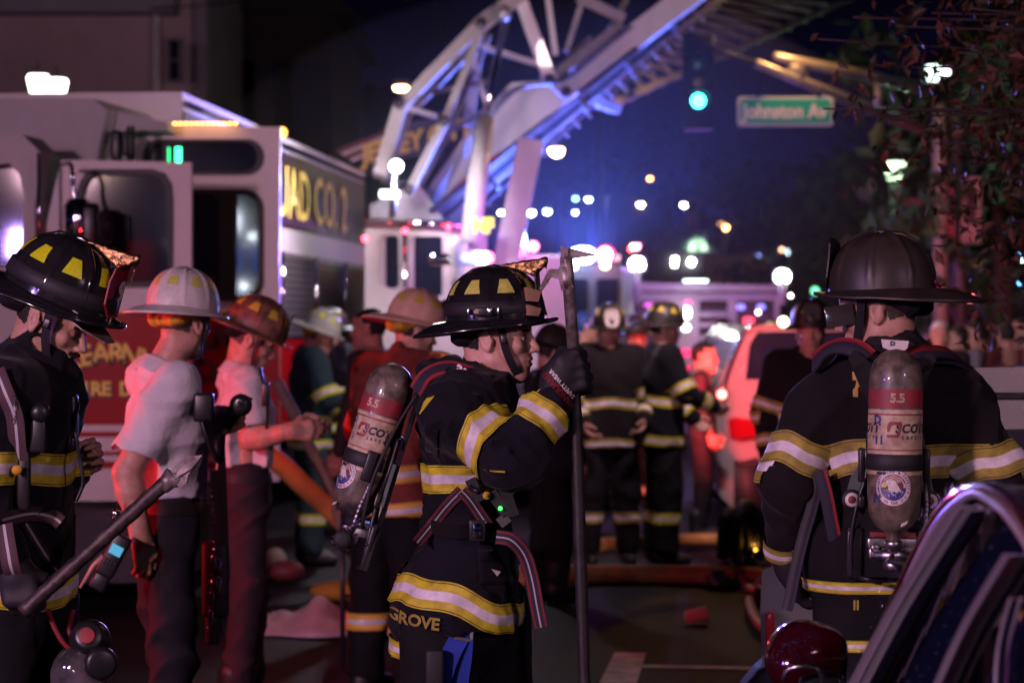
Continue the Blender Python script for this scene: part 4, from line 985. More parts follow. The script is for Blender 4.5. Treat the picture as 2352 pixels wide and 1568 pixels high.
# ================================================================== aerial ladder truck behind
m_bw = mat('aerial_white_paint', (.50, .45, .44), .35, noise=(3, .15), coat=.2)
m_bg = mat('aerial_grey_steel', (.34, .30, .32), .4, .3, noise=(5, .4))
m_bd = mat('aerial_dark_rail', (.045, .035, .05), .4, noise=(5, .4))
la = empty('ladder_truck', V(-.6, 23.5, 0), label='white aerial ladder truck with its raised lattice boom reaching over the street', cat='fire engine'); LO = la.location
def bb(nm, x0, y0, Y0, x1, y1, Y1, w, t=.1, m_=None, par=None, depth=0):
    Ym = (Y0+Y1)/2; return MB(org=LO).bar(P(x0, y0, Y0), P(x1, y1, Y1), w*Ym/FP, t, (0, 1, .001), 0).build(nm, m_ or m_bw, par or la)
# bar() takes width along 'up' -> use the in-picture width
def seg(par_mb, x0, y0, Y0, x1, y1, Y1, w, t):
    a, b = P(x0, y0, Y0), P(x1, y1, Y1); d = (b-a).normalized(); up = d.cross(V(0, 1, 0)).normalized(); par_mb.bar(a, b, w*(Y0+Y1)/2/FP, t, up)
def part(nm, segs, m_, th=.10):
    q = MB(org=LO)
    for s_ in segs: seg(q, *s_, th)
    return q.build(nm, m_, la)
part('turret_arm', [(872, 405, 21.8, 922, 236, 22, 31)], m_bw, .14); part('upper_strut', [(918, 246, 22, 1106, 52, 22.6, 27)], m_bw, .14); part('upper_strut', [(1094, 64, 22.6, 1190, -6, 22.9, 34)], m_bw, .16)
part('diagonal_strut', [(938, 440, 21.6, 1022, 280, 22, 19)], m_bw); part('diagonal_strut', [(1020, 284, 22, 1112, 52, 22.6, 17)], m_bw)
part('thin_brace', [(1084, 120, 22.8, 1122, 262, 22.8, 10)], m_bw, .06); part('thin_brace', [(934, 248, 22.1, 1016, 272, 22.4, 11)], m_bw, .06); part('thin_brace', [(1104, 106, 22.6, 1235, 148, 23, 12)], m_bw, .06); part('thin_brace', [(1258, -5, 23, 1276, 128, 23, 13)], m_bw, .07)
part('boom_strut', [(1192, -10, 22.9, 1262, 182, 23, 29)], m_bw, .14); part('boom_strut', [(1254, 172, 23, 1300, 214, 23.2, 28)], m_bw, .14)
part('boom_strut', [(1262, 186, 23.4, 1420, 66, 24.4, 24)], m_bw, .14); part('boom_strut', [(1330, -5, 24.2, 1430, 42, 24.4, 22)], m_bw, .1); part('rear_strut', [(1075, 290, 24, 1098, 120, 24, 24)], m_bw, .1)
MB(org=LO).tube([P(1162, 40, 22.4), P(1112, 278, 21.9)], 8.5*22/FP, 16).build('piston_rod', m_chrome, la)
MB(org=LO).tube([P(1113, 272, 21.8), P(1080, 560, 21.2)], [22*21.8/FP, 24*21.2/FP], 20).build('lift_cylinder', m_bw, la)
MB(org=LO).lathe(P(1158, 30, 22.2), (0, 1, 0), [(.065, -.06), (.065, .2)], 20).build('pivot_pin', m_bg, la)
k = MB(org=LO); k.prism([[(900, 500), (985, 430), (1100, 268), (1175, 190), (1268, 186), (1330, 212), (1180, 330), (1120, 400), (1040, 500)]], fp(23.3), (0, .35, 0)); k.build('boom_side_plate', m_bw, la)
k = MB(org=LO); k.prism([[(1262, 200), (1560, -30), (1640, -60), (1650, -30), (1330, 215)]], fp(24.0), (0, .4, 0)); k.build('boom_beam', m_bw, la)
for i, (o_, w_, m_, Y) in enumerate(((14, 10, m_bd, 23.6), (26, 10, m_bg, 23.9), (40, 14, m_bd, 24.0), (54, 9, m_bg, 24.1), (66, 14, m_bg, 24.4), (78, 8, m_bd, 24.4))):
    part('ladder_rail', [(985+o_*.5, 470+o_, Y-1.2, 1330+o_*.35, 205+o_*.55, Y, w_), (1330+o_*.35, 205+o_*.55, Y, 1660+o_*.4, -60+o_*.5, Y+1.2, w_)], m_, .08)
for i in range(7):
    t = i/6; x, y = 1010+(1620-1010)*t, 480+(-60-480)*t; part('rail_cross_piece', [(x, y+8, 23.2+1.6*t, x+34, y+44, 23.2+1.6*t, 7)], m_bd, .5)
part('red_rail_stripe', [(1040, 440, 23.0, 1280, 245, 23.7, 9)], mat('red_rail', (.5, .04, .06), .3, coat=.4), .03)
part('boom_support', [(1128, 770, 22.0, 1218, 330, 22.4, 58)], m_bw, .3)
part('truss_collar', [(1300, 205, 24.3, 1410, 250, 24.6, 22)], m_bg, .3)
# the far side frame of the boom, its hydraulic lines and rungs
for (x0, y0, Y0, x1, y1, Y1, w_) in ((885, 420, 23.1, 936, 262, 23.3, 20), (932, 268, 23.3, 1112, 80, 23.9, 18), (950, 452, 23, 1034, 300, 23.3, 12), (1034, 300, 23.3, 1124, 84, 23.9, 11), (1206, 10, 24.2, 1268, 196, 24.3, 18), (985, 330, 23, 1105, 260, 23.3, 10), (1000, 210, 23, 1112, 190, 23.5, 9), (1290, 150, 24.4, 1352, 92, 24.8, 12), (1340, -5, 24.6, 1300, 120, 24.6, 12), (1440, -5, 25.4, 1400, 70, 25, 12)):
    part('far_frame_strut', [(x0, y0, Y0, x1, y1, Y1, w_)], m_bg, .10)
for dx, w_ in ((0, 4), (7, 3), (14, 4)): MB(org=LO).tube(catmull([P(965+dx, 500, 22.6), P(1040+dx, 380, 22.5), P(1100+dx, 290, 22.4), P(1180+dx, 205, 22.8), P(1290+dx, 180, 23.0), P(1440+dx, 60, 24)], 6), w_*.5*22/FP, 6).build('hydraulic_line', m_bd, la)
for i in range(26):
    t = i/25; x, y, Yq = 1000+(1650-1000)*t, 486+(-70-486)*t, 23.1+1.7*t; part('rung', [(x+10, y+14, Yq+.2, x+46, y+52, Yq+.25, 4)], m_bg, .04)
for (x, y, Y) in ((918, 240, 21.9), (1106, 56, 22.4), (1022, 280, 21.9), (1262, 184, 22.9), (1300, 214, 23.1), (1016, 272, 22.3), (940, 436, 21.5)): MB(org=LO).lathe(P(x, y, Y)+V(0, -.12, 0), (0, 1, 0), [(.05, 0), (.05, .05)], 14).build('joint_pin', m_bd, la)
# far lattice section
tp = lambda t: (1422+(1700-1422)*t, 190+(-30-190)*t, 25+11*t); lo_ = lambda t: (1395+(1960-1395)*t, 244+(-6-244)*t, 25+13*t)
for nm_, f_, w_, ys in (('lattice_chord', tp, 13, 0), ('lattice_chord', lo_, 16, 0)):
    for k_ in range(4):
        a, b = f_(k_/4), f_((k_+1)/4); part(nm_, [(*a, *b, w_*(1-.12*k_))], m_bg, .08)
q = MB(org=LO)
for k_ in range(14):
    a, b, c2 = tp(k_/14), lo_(k_/14*.9+.02), lo_(min(1, k_/14*.9+.085))
    for dY in (0, .9): seg(q, a[0], a[1], a[2]+dY, b[0], b[1], b[2]+dY, 6, .04); seg(q, a[0], a[1], a[2]+dY, c2[0], c2[1], c2[2]+dY, 5, .04)
    seg(q, b[0], b[1], b[2], b[0]+9, b[1]+6, b[2]+.9, 5, .04)
o = q.build('lattice_bracing', m_bg, la); o['kind'] = 'stuff'
# bed name panel seen past the struts
fnp = lambda u, v: P(u, v, 26.5)
MB(org=LO).prism([[(770, 352), (820, 326), (960, 276), (1062, 262), (1040, 330), (940, 362), (850, 372)]], fnp, (0, .05, 0)).build('name_panel', mat('navy_panel', (.03, .03, .10), .35, noise=(4, .3)), la)
for i in range(4): part('flag_stripe', [(776+i*10, 348+i*7, 26.4, 930, 288+i*9, 26.4, 7)], [m_lred, m_lwhite][i % 2], .02)
v, f = text_mesh('JERSEY CITY', .27, .014, .25); v[:, 0] *= .85; rr = .26
MB(org=LO).add([P(955, 325, 26.3) + V(p[0]*math.cos(rr)-p[1]*math.sin(rr), 0, p[0]*math.sin(rr)+p[1]*math.cos(rr)) for p in v], f).build('name_lettering', m_gold, la, fix=False)
# tower light that shines on the struts
k = MB(org=LO); k.bbox(P(907, 378, 20.9), (.12, .10, .12), .03).tube([P(907, 395, 20.9), P(905, 430, 20.9), P(900, 500, 20.9)], .03, 8); k.build('scene_lamp_mount', m_metal, la)
MB(org=LO).ball(P(910, 382, 20.8), .055, 14).build('scene_lamp', emat('cool_white_lamp', (.9, 1, .95), 26), la); MB(org=LO).bbox(P(895, 446, 20.8), (.17, .05, .07), .02).build('scene_lamp', emat('cool_white_lamp2', (.95, .95, 1), 5), la)
k = MB(org=LO); k.prism([[(850, 470), (960, 420), (1020, 505), (850, 505)]], fp(22.5), (0, 1.0, 0)); k.build('turntable', m_bg, la)
# cab
k = MB(org=LO); k.prism([[(838, 506), (1092, 515), (1098, 1080), (838, 1080)], rrect(872, 540, 916, 662, 12), rrect(938, 542, 1016, 680, 8)], fp(21.6), (.1, .12, 0)); cb = k.build('cab', m_bw, la)
MB(org=LO).prism([[(846, 520), (1088, 525), (1092, 1060), (846, 1060)]], fp(21.9), (0, 1.6, 0)).build('cab_interior', m_dk, la)
for r_ in (rrect(872, 540, 916, 662, 12), rrect(938, 542, 1016, 680, 8)): MB(org=LO).prism([r_], fp(21.66), (.0, .01, 0)).build('window_pane', m_gl, cb)
MB(org=LO).tube([P(838, 506, 21.5), P(1094, 520, 21.5)], .026, 10).build('top_rail', m_chrome, cb)
MB(org=LO).tube([P(930, 520, 21.5), P(930, 900, 21.5)], .02, 10).build('grab_rail', m_chrome, cb)
for x, y in ((838, 548), (930, 530), (1030, 520), (932, 706), (1052, 548)): MB(org=LO).ball(P(x, y, 21.4), .024, 10).build('marker_lamp', emat('pink_red_lamp', (1, .05, .10), 14), cb)
for x, w_, e_, c3 in ((1090, .12, 9, (.12, .16, 1)), (1096, .095, 45, (.55, .60, 1)), (1112, .05, 30, (.9, .6, 1)), (1124, .035, 10, (1, .12, .35))):
    MB(org=LO).ball(P(x, 592, 20.4), (w_, .05, .05), 14).build('roof_beacon', emat('beacon_%d' % x, c3, e_), cb)
MB(org=LO).bbox(P(1060, 596, 20.7), (.55, .25, .10), .04).build('beacon_base', m_chrome, cb)
MB(org=LO).lathe(P(1050, 660, 20.6), (0, 0, 1), [(.05, 0), (.05, .1), (.07, .28), (.09, .36), (.06, .42), (.0, .43)], 24).build('air_horn_dome', m_bw, cb)
v, f = text_mesh('NF', .17, .012); MB(org=LO).add([P(1110, 520, 21.0)+V(p[0]*.8, 0, p[1]) for p in v], f).build('yellow_lettering', mat('glowing_yellow_letter', (.85, .80, .06), .4, emit=((.9, .85, .1), .35)), la, fix=False)  # letters given a faint emission, though they are no lamp
MB(org=LO).box((-.2, 25.5, .9), (2.4, 7.5, .5)).build('chassis', m_dk, la)
MB(org=LO).box((-.4, 25.5, 1.7), (1.9, 6.6, 1.2)).build('body_side', m_bw, la)
for x, Y in ((-1.25, 22.2), (.85, 22.2), (.85, 27.5)):
    w_ = MB(org=LO).lathe((x-.15, Y, .52), (1, 0, 0), [(.25, 0), (.46, .0), (.52, .04), (.52, .24), (.46, .28), (.25, .28)], 28).build('wheel', m_rub, la)

# ================================================================== utility truck with the blue and red beacons
ut = empty('rescue_truck', V(.8, 26, 0), label='box-bodied rescue truck under the bright blue and red beacons at the centre', cat='truck'); UO = ut.location
m_ut = mat('rescue_truck_paint', (.07, .07, .11), .4, noise=(3, .2))
k = MB(org=UO); k.prism([rrect(1205, 604, 1428, 1050, 14)], fp(25.5), (.3, 3.5, 0)); k.build('body', m_ut, ut)
for x0 in (1222, 1300, 1370): MB(org=UO).prism([rrect(x0, 640, x0+50, 720, 6)], fp(25.45), (0, .03, 0)).build('window', m_gl, ut)
MB(org=UO).prism([[(1210, 585), (1425, 585), (1425, 600), (1210, 600)]], fp(25.4), (0, .25, 0)).build('light_bar', m_metal, ut)
for x, y, r_, c3, e_ in ((1345, 586, (.17, .07, .08), (.05, .12, 1), 6), (1340, 586, (.16, .09, .085), (.40, .62, 1), 45), (1391, 584, (.10, .06, .09), (1, .02, .14), 5), (1390, 585, (.085, .08, .085), (1, .22, .28), 40), (1269, 612, (.055, .05, .045), (1, .55, .2), 14), (1318, 610, (.04, .05, .04), (1, .85, .6), 16), (1390, 609, (.05, .04, .04), (1, .6, .35), 14), (1224, 566, (.055, .04, .05), (1, .12, .3), 22), (1202, 552, (.03, .03, .08), (.5, .8, 1), 14), (1203, 575, (.05, .04, .05), (1, .1, .3), 8), (1190, 585, (.05, .04, .05), (1, .1, .5), 7), (1068, 550, (.05, .04, .06), (1, .2, .35), 14)):
    MB(org=UO).ball(P(x, y, 25.2), r_, 16).build('beacon_lamp', emat('bl_%d_%d' % (x, y), c3, e_), ut)
for x in (1225, 1380): MB(org=UO).lathe(P(x, 1010, 25.3), (1, 0, 0), [(.2, 0), (.42, 0), (.42, .25), (.2, .25)], 24).build('wheel', m_rub, ut)

# ================================================================== engine with the two floodlights, seen from the rear
en = empty('fire_engine', V(2.6, 33, 0), label='fire engine seen from behind in purple light with two white floodlights on masts', cat='fire engine'); EO = en.location
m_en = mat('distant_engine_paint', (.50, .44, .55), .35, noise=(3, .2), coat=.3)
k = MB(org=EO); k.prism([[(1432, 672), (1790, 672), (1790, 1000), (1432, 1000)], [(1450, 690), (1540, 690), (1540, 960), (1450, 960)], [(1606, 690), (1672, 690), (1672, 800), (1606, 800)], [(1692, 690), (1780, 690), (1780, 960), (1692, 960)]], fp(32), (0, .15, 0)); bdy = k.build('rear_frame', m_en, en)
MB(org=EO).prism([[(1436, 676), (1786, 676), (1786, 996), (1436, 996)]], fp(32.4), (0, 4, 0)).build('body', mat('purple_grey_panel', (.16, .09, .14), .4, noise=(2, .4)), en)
MB(org=EO).prism([[(1430, 648), (1788, 655), (1788, 668), (1430, 668)]], fp(31.8), (0, .6, 0)).build('roof', m_en, en)
for y in (716, 740, 770): MB(org=EO).prism([[(1608, y), (1670, y), (1670, y+12), (1608, y+12)]], fp(31.95), (0, .1, 0)).build('step', m_en, en)
for x, y, w_, h_, c3, e_ in ((1577, 718, 9, 26, (.85, 1, .9), 14), (1576, 752, 8, 14, (.9, 1, .95), 14), (1580, 696, 7, 10, (1, .05, .15), 8), (1720, 735, 12, 12, (1, .05, .10), 4), (1702, 705, 9, 12, (.25, .2, 1), 3), (1748, 705, 9, 12, (.25, .2, 1), 3), (1598, 645, 28, 5, (.8, 1, 1), 6), (1500, 700, 20, 8, (.9, .15, .9), 2), (1570, 810, 26, 16, (1, .03, .12), 3), (1600, 845, 20, 14, (1, .03, .12), 2.2), (1625, 800, 16, 10, (1, .03, .2), 2)):
    MB(org=EO).prism([rrect(x-w_/1, y-h_/2, x+w_/1, y+h_/2, min(w_, h_/2)*.9)], fp(31.6), (0, .05, 0)).build('rear_lamp', emat('rl_%d' % x, c3, e_), en)
for x, y in ((1463, 607), (1797, 635)):
    MB(org=EO).tube([P(x, y+6, 31), P(x, 700, 31)], .05, 8).build('floodlight_mast', m_en, en); MB(org=EO).bbox(P(x, y, 31.1), (.26, .08, .22), .04).build('floodlight_housing', m_metal, en)
    MB(org=EO).ball(P(x, y, 31.0), (.095, .05, .09), 16).build('floodlight', emat('floodlight_white', (.88, 1, .93), 70), en)
for x in (1470, 1750): MB(org=EO).lathe(P(x, 1005, 31.9), (1, 0, 0), [(.2, 0), (.45, 0), (.45, .25), (.2, .25)], 20).build('wheel', m_rub, en)

# trailer with orange lamp light put into its paint colour
tl = MB(); tl.prism([rrect(1615, 588, 1762, 690, 10)], fp(48), (.5, 6, 0)); tl.build('box_trailer', mat('orange_lit_trailer', (.30, .17, .07), .6, noise=(1, .3)), None, label='box trailer tinted as orange-lit, parked in the street behind the purple-lit fire engine', cat='trailer')

# ================================================================== white estate car lit red, seen from behind
su = empty('parked_car', V(2.9, 20.5, 0), label='white estate car glowing red along its left side, rear lamp showing', cat='car'); SO = su.location
m_cw = mat('car_white_paint', (.34, .31, .32), .25, noise=(3, .1), coat=.6); 
k = MB(org=SO)
k.prism([[(1640, 905), (1652, 870), (1700, 775), (1728, 742), (1960, 738), (2000, 780), (2050, 880), (2060, 1120), (2040, 1172), (1690, 1172), (1655, 1140), (1644, 1060)], [(1722, 790), (1740, 762), (1950, 760), (1985, 800), (2010, 870), (1712, 872)]], fp(19.6), (0, .35, 0)); k.build('tailgate', m_cw, su, )
MB(org=SO).prism([[(1712, 872), (1722, 790), (1740, 762), (1950, 760), (1985, 800), (2010, 870)]], fp(19.66), (0, .02, 0)).build('rear_window', m_gl, su)
k = MB(org=SO); k.prism([[(1648, 900), (1702, 780), (1730, 745), (1958, 742), (2045, 890), (2050, 1120), (1655, 1120)]], fp(19.95), (0, 3.8, 0)); k.build('body', m_cw, su)
MB(org=SO).bbox(P(1662, 862, 19.9), (.26, .10, .16), .04).build('wing_mirror', m_cw, su)
MB(org=SO).prism([[(1672, 962), (1690, 958), (1742, 965), (1748, 1000), (1700, 1008), (1676, 1000)]], fp(19.54), (0, .06, 0)).build('tail_lamp', mat('dark_red_lens', (.25, .004, .01), .1, coat=1.), su)
MB(org=SO).prism([[(1692, 1062), (1740, 1050), (1745, 1100), (1712, 1115), (1694, 1100)]], fp(19.55), (0, .05, 0)).build('bumper_vent', m_dk, su)
MB(org=SO).prism([[(1760, 1040), (2000, 1040), (2000, 1100), (1760, 1100)]], fp(19.56), (0, .04, 0)).build('bumper_insert', m_dk, su)
for x in (1680, 1985): MB(org=SO).lathe(P(x, 1130, 19.8), (1, 0, 0), [(.2, 0), (.34, 0), (.34, .22), (.2, .22)], 24).build('wheel', m_rub, su)
MB(org=SO).tube(catmull([P(1656, 900, 19.5), P(1690, 800, 19.5), P(1722, 750, 19.5), P(1800, 738, 19.5)], 6), .012, 8).build('roof_trim', m_chrome, su)
MB(org=SO).ball(P(1658, 905, 19.4), .035, 12).build('marker_lamp', emat('red_hot_lamp', (1, .12, .10), 18), su)

# ================================================================== silver saloon behind the right firefighter
cs = empty('parked_car', V(3.2, 8.3, 0), label='silver saloon parked across behind the right firefighter, pale front fender showing', cat='car'); CO = cs.location
m_cs = mat('silver_car_paint', (.40, .39, .37), .25, .35, noise=(3, .12), coat=.3, bump=(260, .1, .0006))
Yc = 8.1
def carside(pts, dy=0., th=1.5, nm='body', m_=None, par=None): return MB(org=CO).prism([pts], fp(Yc, dy), (.55*th, th, 0)).build(nm, m_ or m_cs, par or cs)
carside([(1752, 1600), (1746, 1400), (1750, 1310), (1800, 1286), (1900, 1270), (2080, 1262), (2600, 1255), (2800, 1290), (2830, 1600)], 0, 1.7, 'body')
carside([(2080, 1262), (2120, 1200), (2195, 970), (2215, 875), (2240, 846), (2500, 842), (2600, 870), (2750, 1262)], .1, 1.45, 'cabin')
carside([(2180, 1262), (2240, 990), (2460, 985), (2480, 1262)], .09, .02, 'side_window', m_gl)
MB(org=CO).bbox(P(1768, 1450, Yc-.02), (.03, .06, .14), .012).build('marker_lamp', mat('side_marker_lens', (.5, .03, .02), .15, coat=1.), cs)
MB(org=CO).tube(catmull([P(2210, 895, Yc+.05), P(2240, 905, Yc+.05), P(2500, 905, Yc+.05)], 4), .008, 8).build('roof_trim', m_chrome, cs)
for x in (1900, 2650):
    w_ = MB(org=CO).lathe(P(x, 1700, Yc-.03), (0, 1, 0), [(.2, 0), (.30, 0), (.32, .03), (.32, .2), (.2, .2)], 28).build('wheel', m_rub, cs)

# ================================================================== dark red car in the foreground, beaded with rain
fc = empty('parked_car', V(1.7, 4.4, 0), label='dark red car in the near corner, rain drops on its curved window frame', cat='car'); FO = fc.location
m_cr = mat('dark_red_car_paint', (.05, .002, .008), .14, .3, coat=1., noise=(2, .2)); m_cpl = mat('purple_sheen_trim', (.62, .56, .66), .34, .7)
def fcx(x, y):                     # the car's side plane: runs from far left to near right
    Y = 5.6 - (x-1760)*.0032; return P(x, y, Y)
arc = [(1955, 1600), (1990, 1520), (2040, 1420), (2090, 1310), (2130, 1230), (2170, 1170), (2210, 1135), (2260, 1122), (2300, 1135), (2335, 1165), (2380, 1230), (2440, 1340)]
def arc_off(o_): return [(x + o_*.75 if x < 2230 else x - o_*.3, y + o_*.55 if x < 2300 else y+o_) for x, y in arc]
fcn = catmull([fcx(*p) for p in arc], 6); MB(org=FO).tube(fcn, .014, 12).build('roof_frame', m_cr, fc)
fcn2 = catmull([fcx(*p)+V(-.01, -.01, 0) for p in arc_off(18)], 6); MB(org=FO).tube(fcn2, .009, 10).build('window_trim', m_cpl, fc)
rf = MB(org=FO); roofp = catmull([fcx(*p)+V(0, 0, .0) for p in arc], 3); inn = [p + V(1.3, .55, .05) for p in roofp]
rf.add(roofp + inn, [(i, i+1, len(roofp)+i+1, len(roofp)+i) for i in range(len(roofp)-1)], 0, True).build('roof', m_cr, fc)
gl = MB(org=FO); gpt = [fcx(x, y) + V(.02, .02, 0) for x, y in arc_off(20)]; bot = [fcx(1960+ (2480-1960)*i/(len(arc)-1), 1720) + V(.02, .02, 0) for i in range(len(arc))]
gl.add(gpt+bot, [(i, i+1, len(arc)+i+1, len(arc)+i) for i in range(len(arc)-1)]).build('side_window', mat('wet_window_glass', (.006, .008, .030), .04, coat=1., bump=(55, .05, .002), spec=1.), fc)
for (x0, y0, x1, y1, w_, m_) in ((1990, 1610, 2262, 1160, 19, m_cpl), (2012, 1610, 2280, 1168, 17, mat('grey_rubber_seal', (.16, .16, .17), .5)), (2190, 1600, 2372, 1270, 16, m_cpl), (2208, 1600, 2390, 1274, 8, mat('black_seal', (.02, .02, .02), .5)), (2316, 1600, 2352, 1370, 7, m_cpl)):
    pc = [(x0, y0), ((x0+x1)/2-10, (y0+y1)/2-4), (x1, y1)]; cc = catmull([V(a_, b_, 0) for a_, b_ in pc], 8); q_ = MB(org=FO)
    vs = [fcx(p.x+dx, p.y+dx*.45)+V(-.012-.004*abs(dx), -.02, 0)*(1 if k_ == 0 else .2) for p in cc for k_ in (0, 1) for dx in (-w_/2, 0, w_/2)]
    q_.add(vs, [(6*i+j, 6*i+j+1, 6*i+j+7, 6*i+j+6) for i in range(len(cc)-1) for j in (0, 1, 3, 4)], 0, True).build('window_pillar', m_, fc)
mr_ = [ell(P(1848, 1500, 5.35), (.085, .09, .075), k=.02), box(tuple(P(1875, 1520, 5.38)), (.06, .08, .07), .03, .03), ell(P(1815, 1530, 5.32), (.05, .07, .06), k=.03)]
mr_ = [tuple((x - np.array(FO) if isinstance(x, np.ndarray) and i == 1 else x) for i, x in enumerate(pz)) for pz in mr_]
ms_ = sculpt('wing_mirror', mr_, .006, m_cr, fc, it=3); 
MB(org=FO).bbox(P(1880, 1590, 5.3), (.11, .12, .10), .03).build('mirror_housing', m_plast, fc)
MB(org=FO).tube(catmull([P(1800, 1560, 5.2), P(1810, 1538, 5.19), P(1835, 1530, 5.18), P(1870, 1532, 5.18), P(1885, 1545, 5.18), P(1900, 1600, 5.2)], 5), .007, 8).build('mirror_trim', m_metal, fc)
rs = random.Random(8)
dv, df = [], []
base = [(math.cos(a)*1., math.sin(a)*1.) for a in (0, 1.05, 2.09, 3.14, 4.19, 5.24)]
def drop(c, nv, r_):
    e1 = nv.orthogonal().normalized(); e2 = nv.cross(e1); n0 = len(dv)
    for cx, cy2 in base: dv.append(c + (e1*cx+e2*cy2)*r_)
    for cx, cy2 in base: dv.append(c + (e1*cx+e2*cy2)*r_*.62 + nv*r_*.5)
    dv.append(c + nv*r_*.72)
    for i in range(6): j = (i+1) % 6; df.append((n0+i, n0+j, n0+6+j, n0+6+i)); df.append((n0+6+i, n0+6+j, n0+12))
for k in range(420):
    i = rs.randrange(len(arc)-1); t = rs.random(); a = gpt[i].lerp(gpt[i+1], t); b = bot[i].lerp(bot[i+1], t); drop(a.lerp(b, rs.random()), (V(-.78, -.6, .1)).normalized(), rs.uniform(.0012, .0034))
for k in range(260): p = fcn[rs.randrange(len(fcn))]; drop(p + V(rs.uniform(-.02, .02), rs.uniform(-.02, .02), rs.uniform(-.005, .02)) + V(-.012, -.012, .012), V(-.4, -.4, .8).normalized(), rs.uniform(.001, .003))
BVm = bvh_of(ms_)
for k in range(420):
    o_ = P(rs.uniform(1785, 1915), rs.uniform(1430, 1570), 5.0) - FO; h = BVm.ray_cast(o_, V(rs.uniform(-.05, .05), 1, 0).normalized(), 1)
    if h[0]: drop(h[0], h[1], rs.uniform(.0008, .0022))
o = MB().add([p - FO if i < 13*(420+260) else p for i, p in enumerate(dv)], df, 0, True)
wd = o.build('rain_drops', mat('water_drop', (.02, .02, .04), .03, coat=1., spec=1.), fc, fix=False); wd['kind'] = 'stuff'
MB(org=FO).bar(V(fcx(1700, 740).x, fcx(1700, 740).y, .42), V(fcx(2700, 740).x, fcx(2700, 740).y, .42), .6, .3).build('door', m_cr, fc)
for x in (1800, 2600):
    p = fcx(x, 1760); p.z = .33; w_ = MB(org=FO).lathe(p, (-.8, -.6, 0), [(.2, 0), (.31, 0), (.33, .03), (.33, .2), (.2, .2)], 24).build('wheel', m_rub, fc)

# ================================================================== buildings
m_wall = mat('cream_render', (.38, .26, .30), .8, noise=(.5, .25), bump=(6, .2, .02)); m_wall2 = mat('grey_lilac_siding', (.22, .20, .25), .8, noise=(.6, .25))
bd = empty('building', P(220, HY, 38).xy.to_3d(), label='cream rendered building rising above the fire engine, narrow dark windows at its corner', cat='building'); BO = bd.location
Yb = 38
def bx3(nm, x0, x1, y0, y1, Y, D, m_, par): a, b = P(x0, y0, Y), P(x1, y1, Y); z0 = max(0, min(a.z, b.z)); return MB(org=par.location if par.parent is None else par.parent.location).box(((a.x+b.x)/2, Y+D/2, (z0+a.z)/2), (b.x-a.x, D, a.z-z0)).build(nm, m_, par)
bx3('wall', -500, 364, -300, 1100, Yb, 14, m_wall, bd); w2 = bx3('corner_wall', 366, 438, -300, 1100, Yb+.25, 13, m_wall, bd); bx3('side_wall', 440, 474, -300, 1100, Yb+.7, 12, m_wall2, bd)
bx3('cornice', -500, 418, -300, 28, Yb-.5, .6, m_wall2, bd) if False else None
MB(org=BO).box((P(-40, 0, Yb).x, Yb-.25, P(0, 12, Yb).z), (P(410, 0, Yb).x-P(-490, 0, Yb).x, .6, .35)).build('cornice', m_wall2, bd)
MB(org=BO).box((P(362, 0, Yb).x, Yb-.08, 5), (.10, .12, 10)).build('downpipe', m_bg, bd)
for (x0, x1, y0, y1) in ((387, 411, 92, 184), (440, 450, 100, 190), (387, 411, 300, 380)):
    fn = fp(Yb-.0); k = MB(org=BO); k.prism([rrect(x0-4, y0-4, x1+4, y1+4, 1), rrect(x0, y0, x1, y1, 1)], fn, (0, .24, 0)); wf = k.build('window', m_wall2, bd)
    for ya, yb in ((y0, (y0+y1)/2-2), ((y0+y1)/2+2, y1)): MB(org=BO).prism([[(x0, ya), (x1, ya), (x1, yb), (x0, yb)]], fp(Yb+.18), (0, .03, 0)).build('pane', m_gl, wf)
    MB(org=BO).prism([[(x0, (y0+y1)/2-2), (x1, (y0+y1)/2-2), (x1, (y0+y1)/2+2), (x0, (y0+y1)/2+2)]], fp(Yb+.15), (0, .05, 0)).build('sash_rail', m_wall2, wf)
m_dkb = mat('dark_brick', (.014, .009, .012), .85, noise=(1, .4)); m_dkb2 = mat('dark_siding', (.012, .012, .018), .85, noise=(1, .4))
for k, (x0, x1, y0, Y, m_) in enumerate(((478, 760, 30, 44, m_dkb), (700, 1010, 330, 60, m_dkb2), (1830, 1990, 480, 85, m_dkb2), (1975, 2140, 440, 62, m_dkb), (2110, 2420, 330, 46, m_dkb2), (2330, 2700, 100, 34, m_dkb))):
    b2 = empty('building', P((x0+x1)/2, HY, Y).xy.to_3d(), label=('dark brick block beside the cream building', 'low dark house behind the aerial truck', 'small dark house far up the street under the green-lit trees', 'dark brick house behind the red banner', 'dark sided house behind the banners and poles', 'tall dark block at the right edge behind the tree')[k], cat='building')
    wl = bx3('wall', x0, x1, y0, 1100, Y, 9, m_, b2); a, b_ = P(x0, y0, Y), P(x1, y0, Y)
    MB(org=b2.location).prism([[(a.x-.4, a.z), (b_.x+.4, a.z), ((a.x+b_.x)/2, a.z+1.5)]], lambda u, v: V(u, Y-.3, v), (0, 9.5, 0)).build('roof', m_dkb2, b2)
    for i in range(3):
        for j in range(2):
            wx = a.x + (b_.x-a.x)*(i+.6)/3.3; wz = max(1, a.z-1.6-2.6*j); MB(org=b2.location).box((wx, Y-.04, wz), (.9, .12, 1.4)).build('window', m_gl, b2)
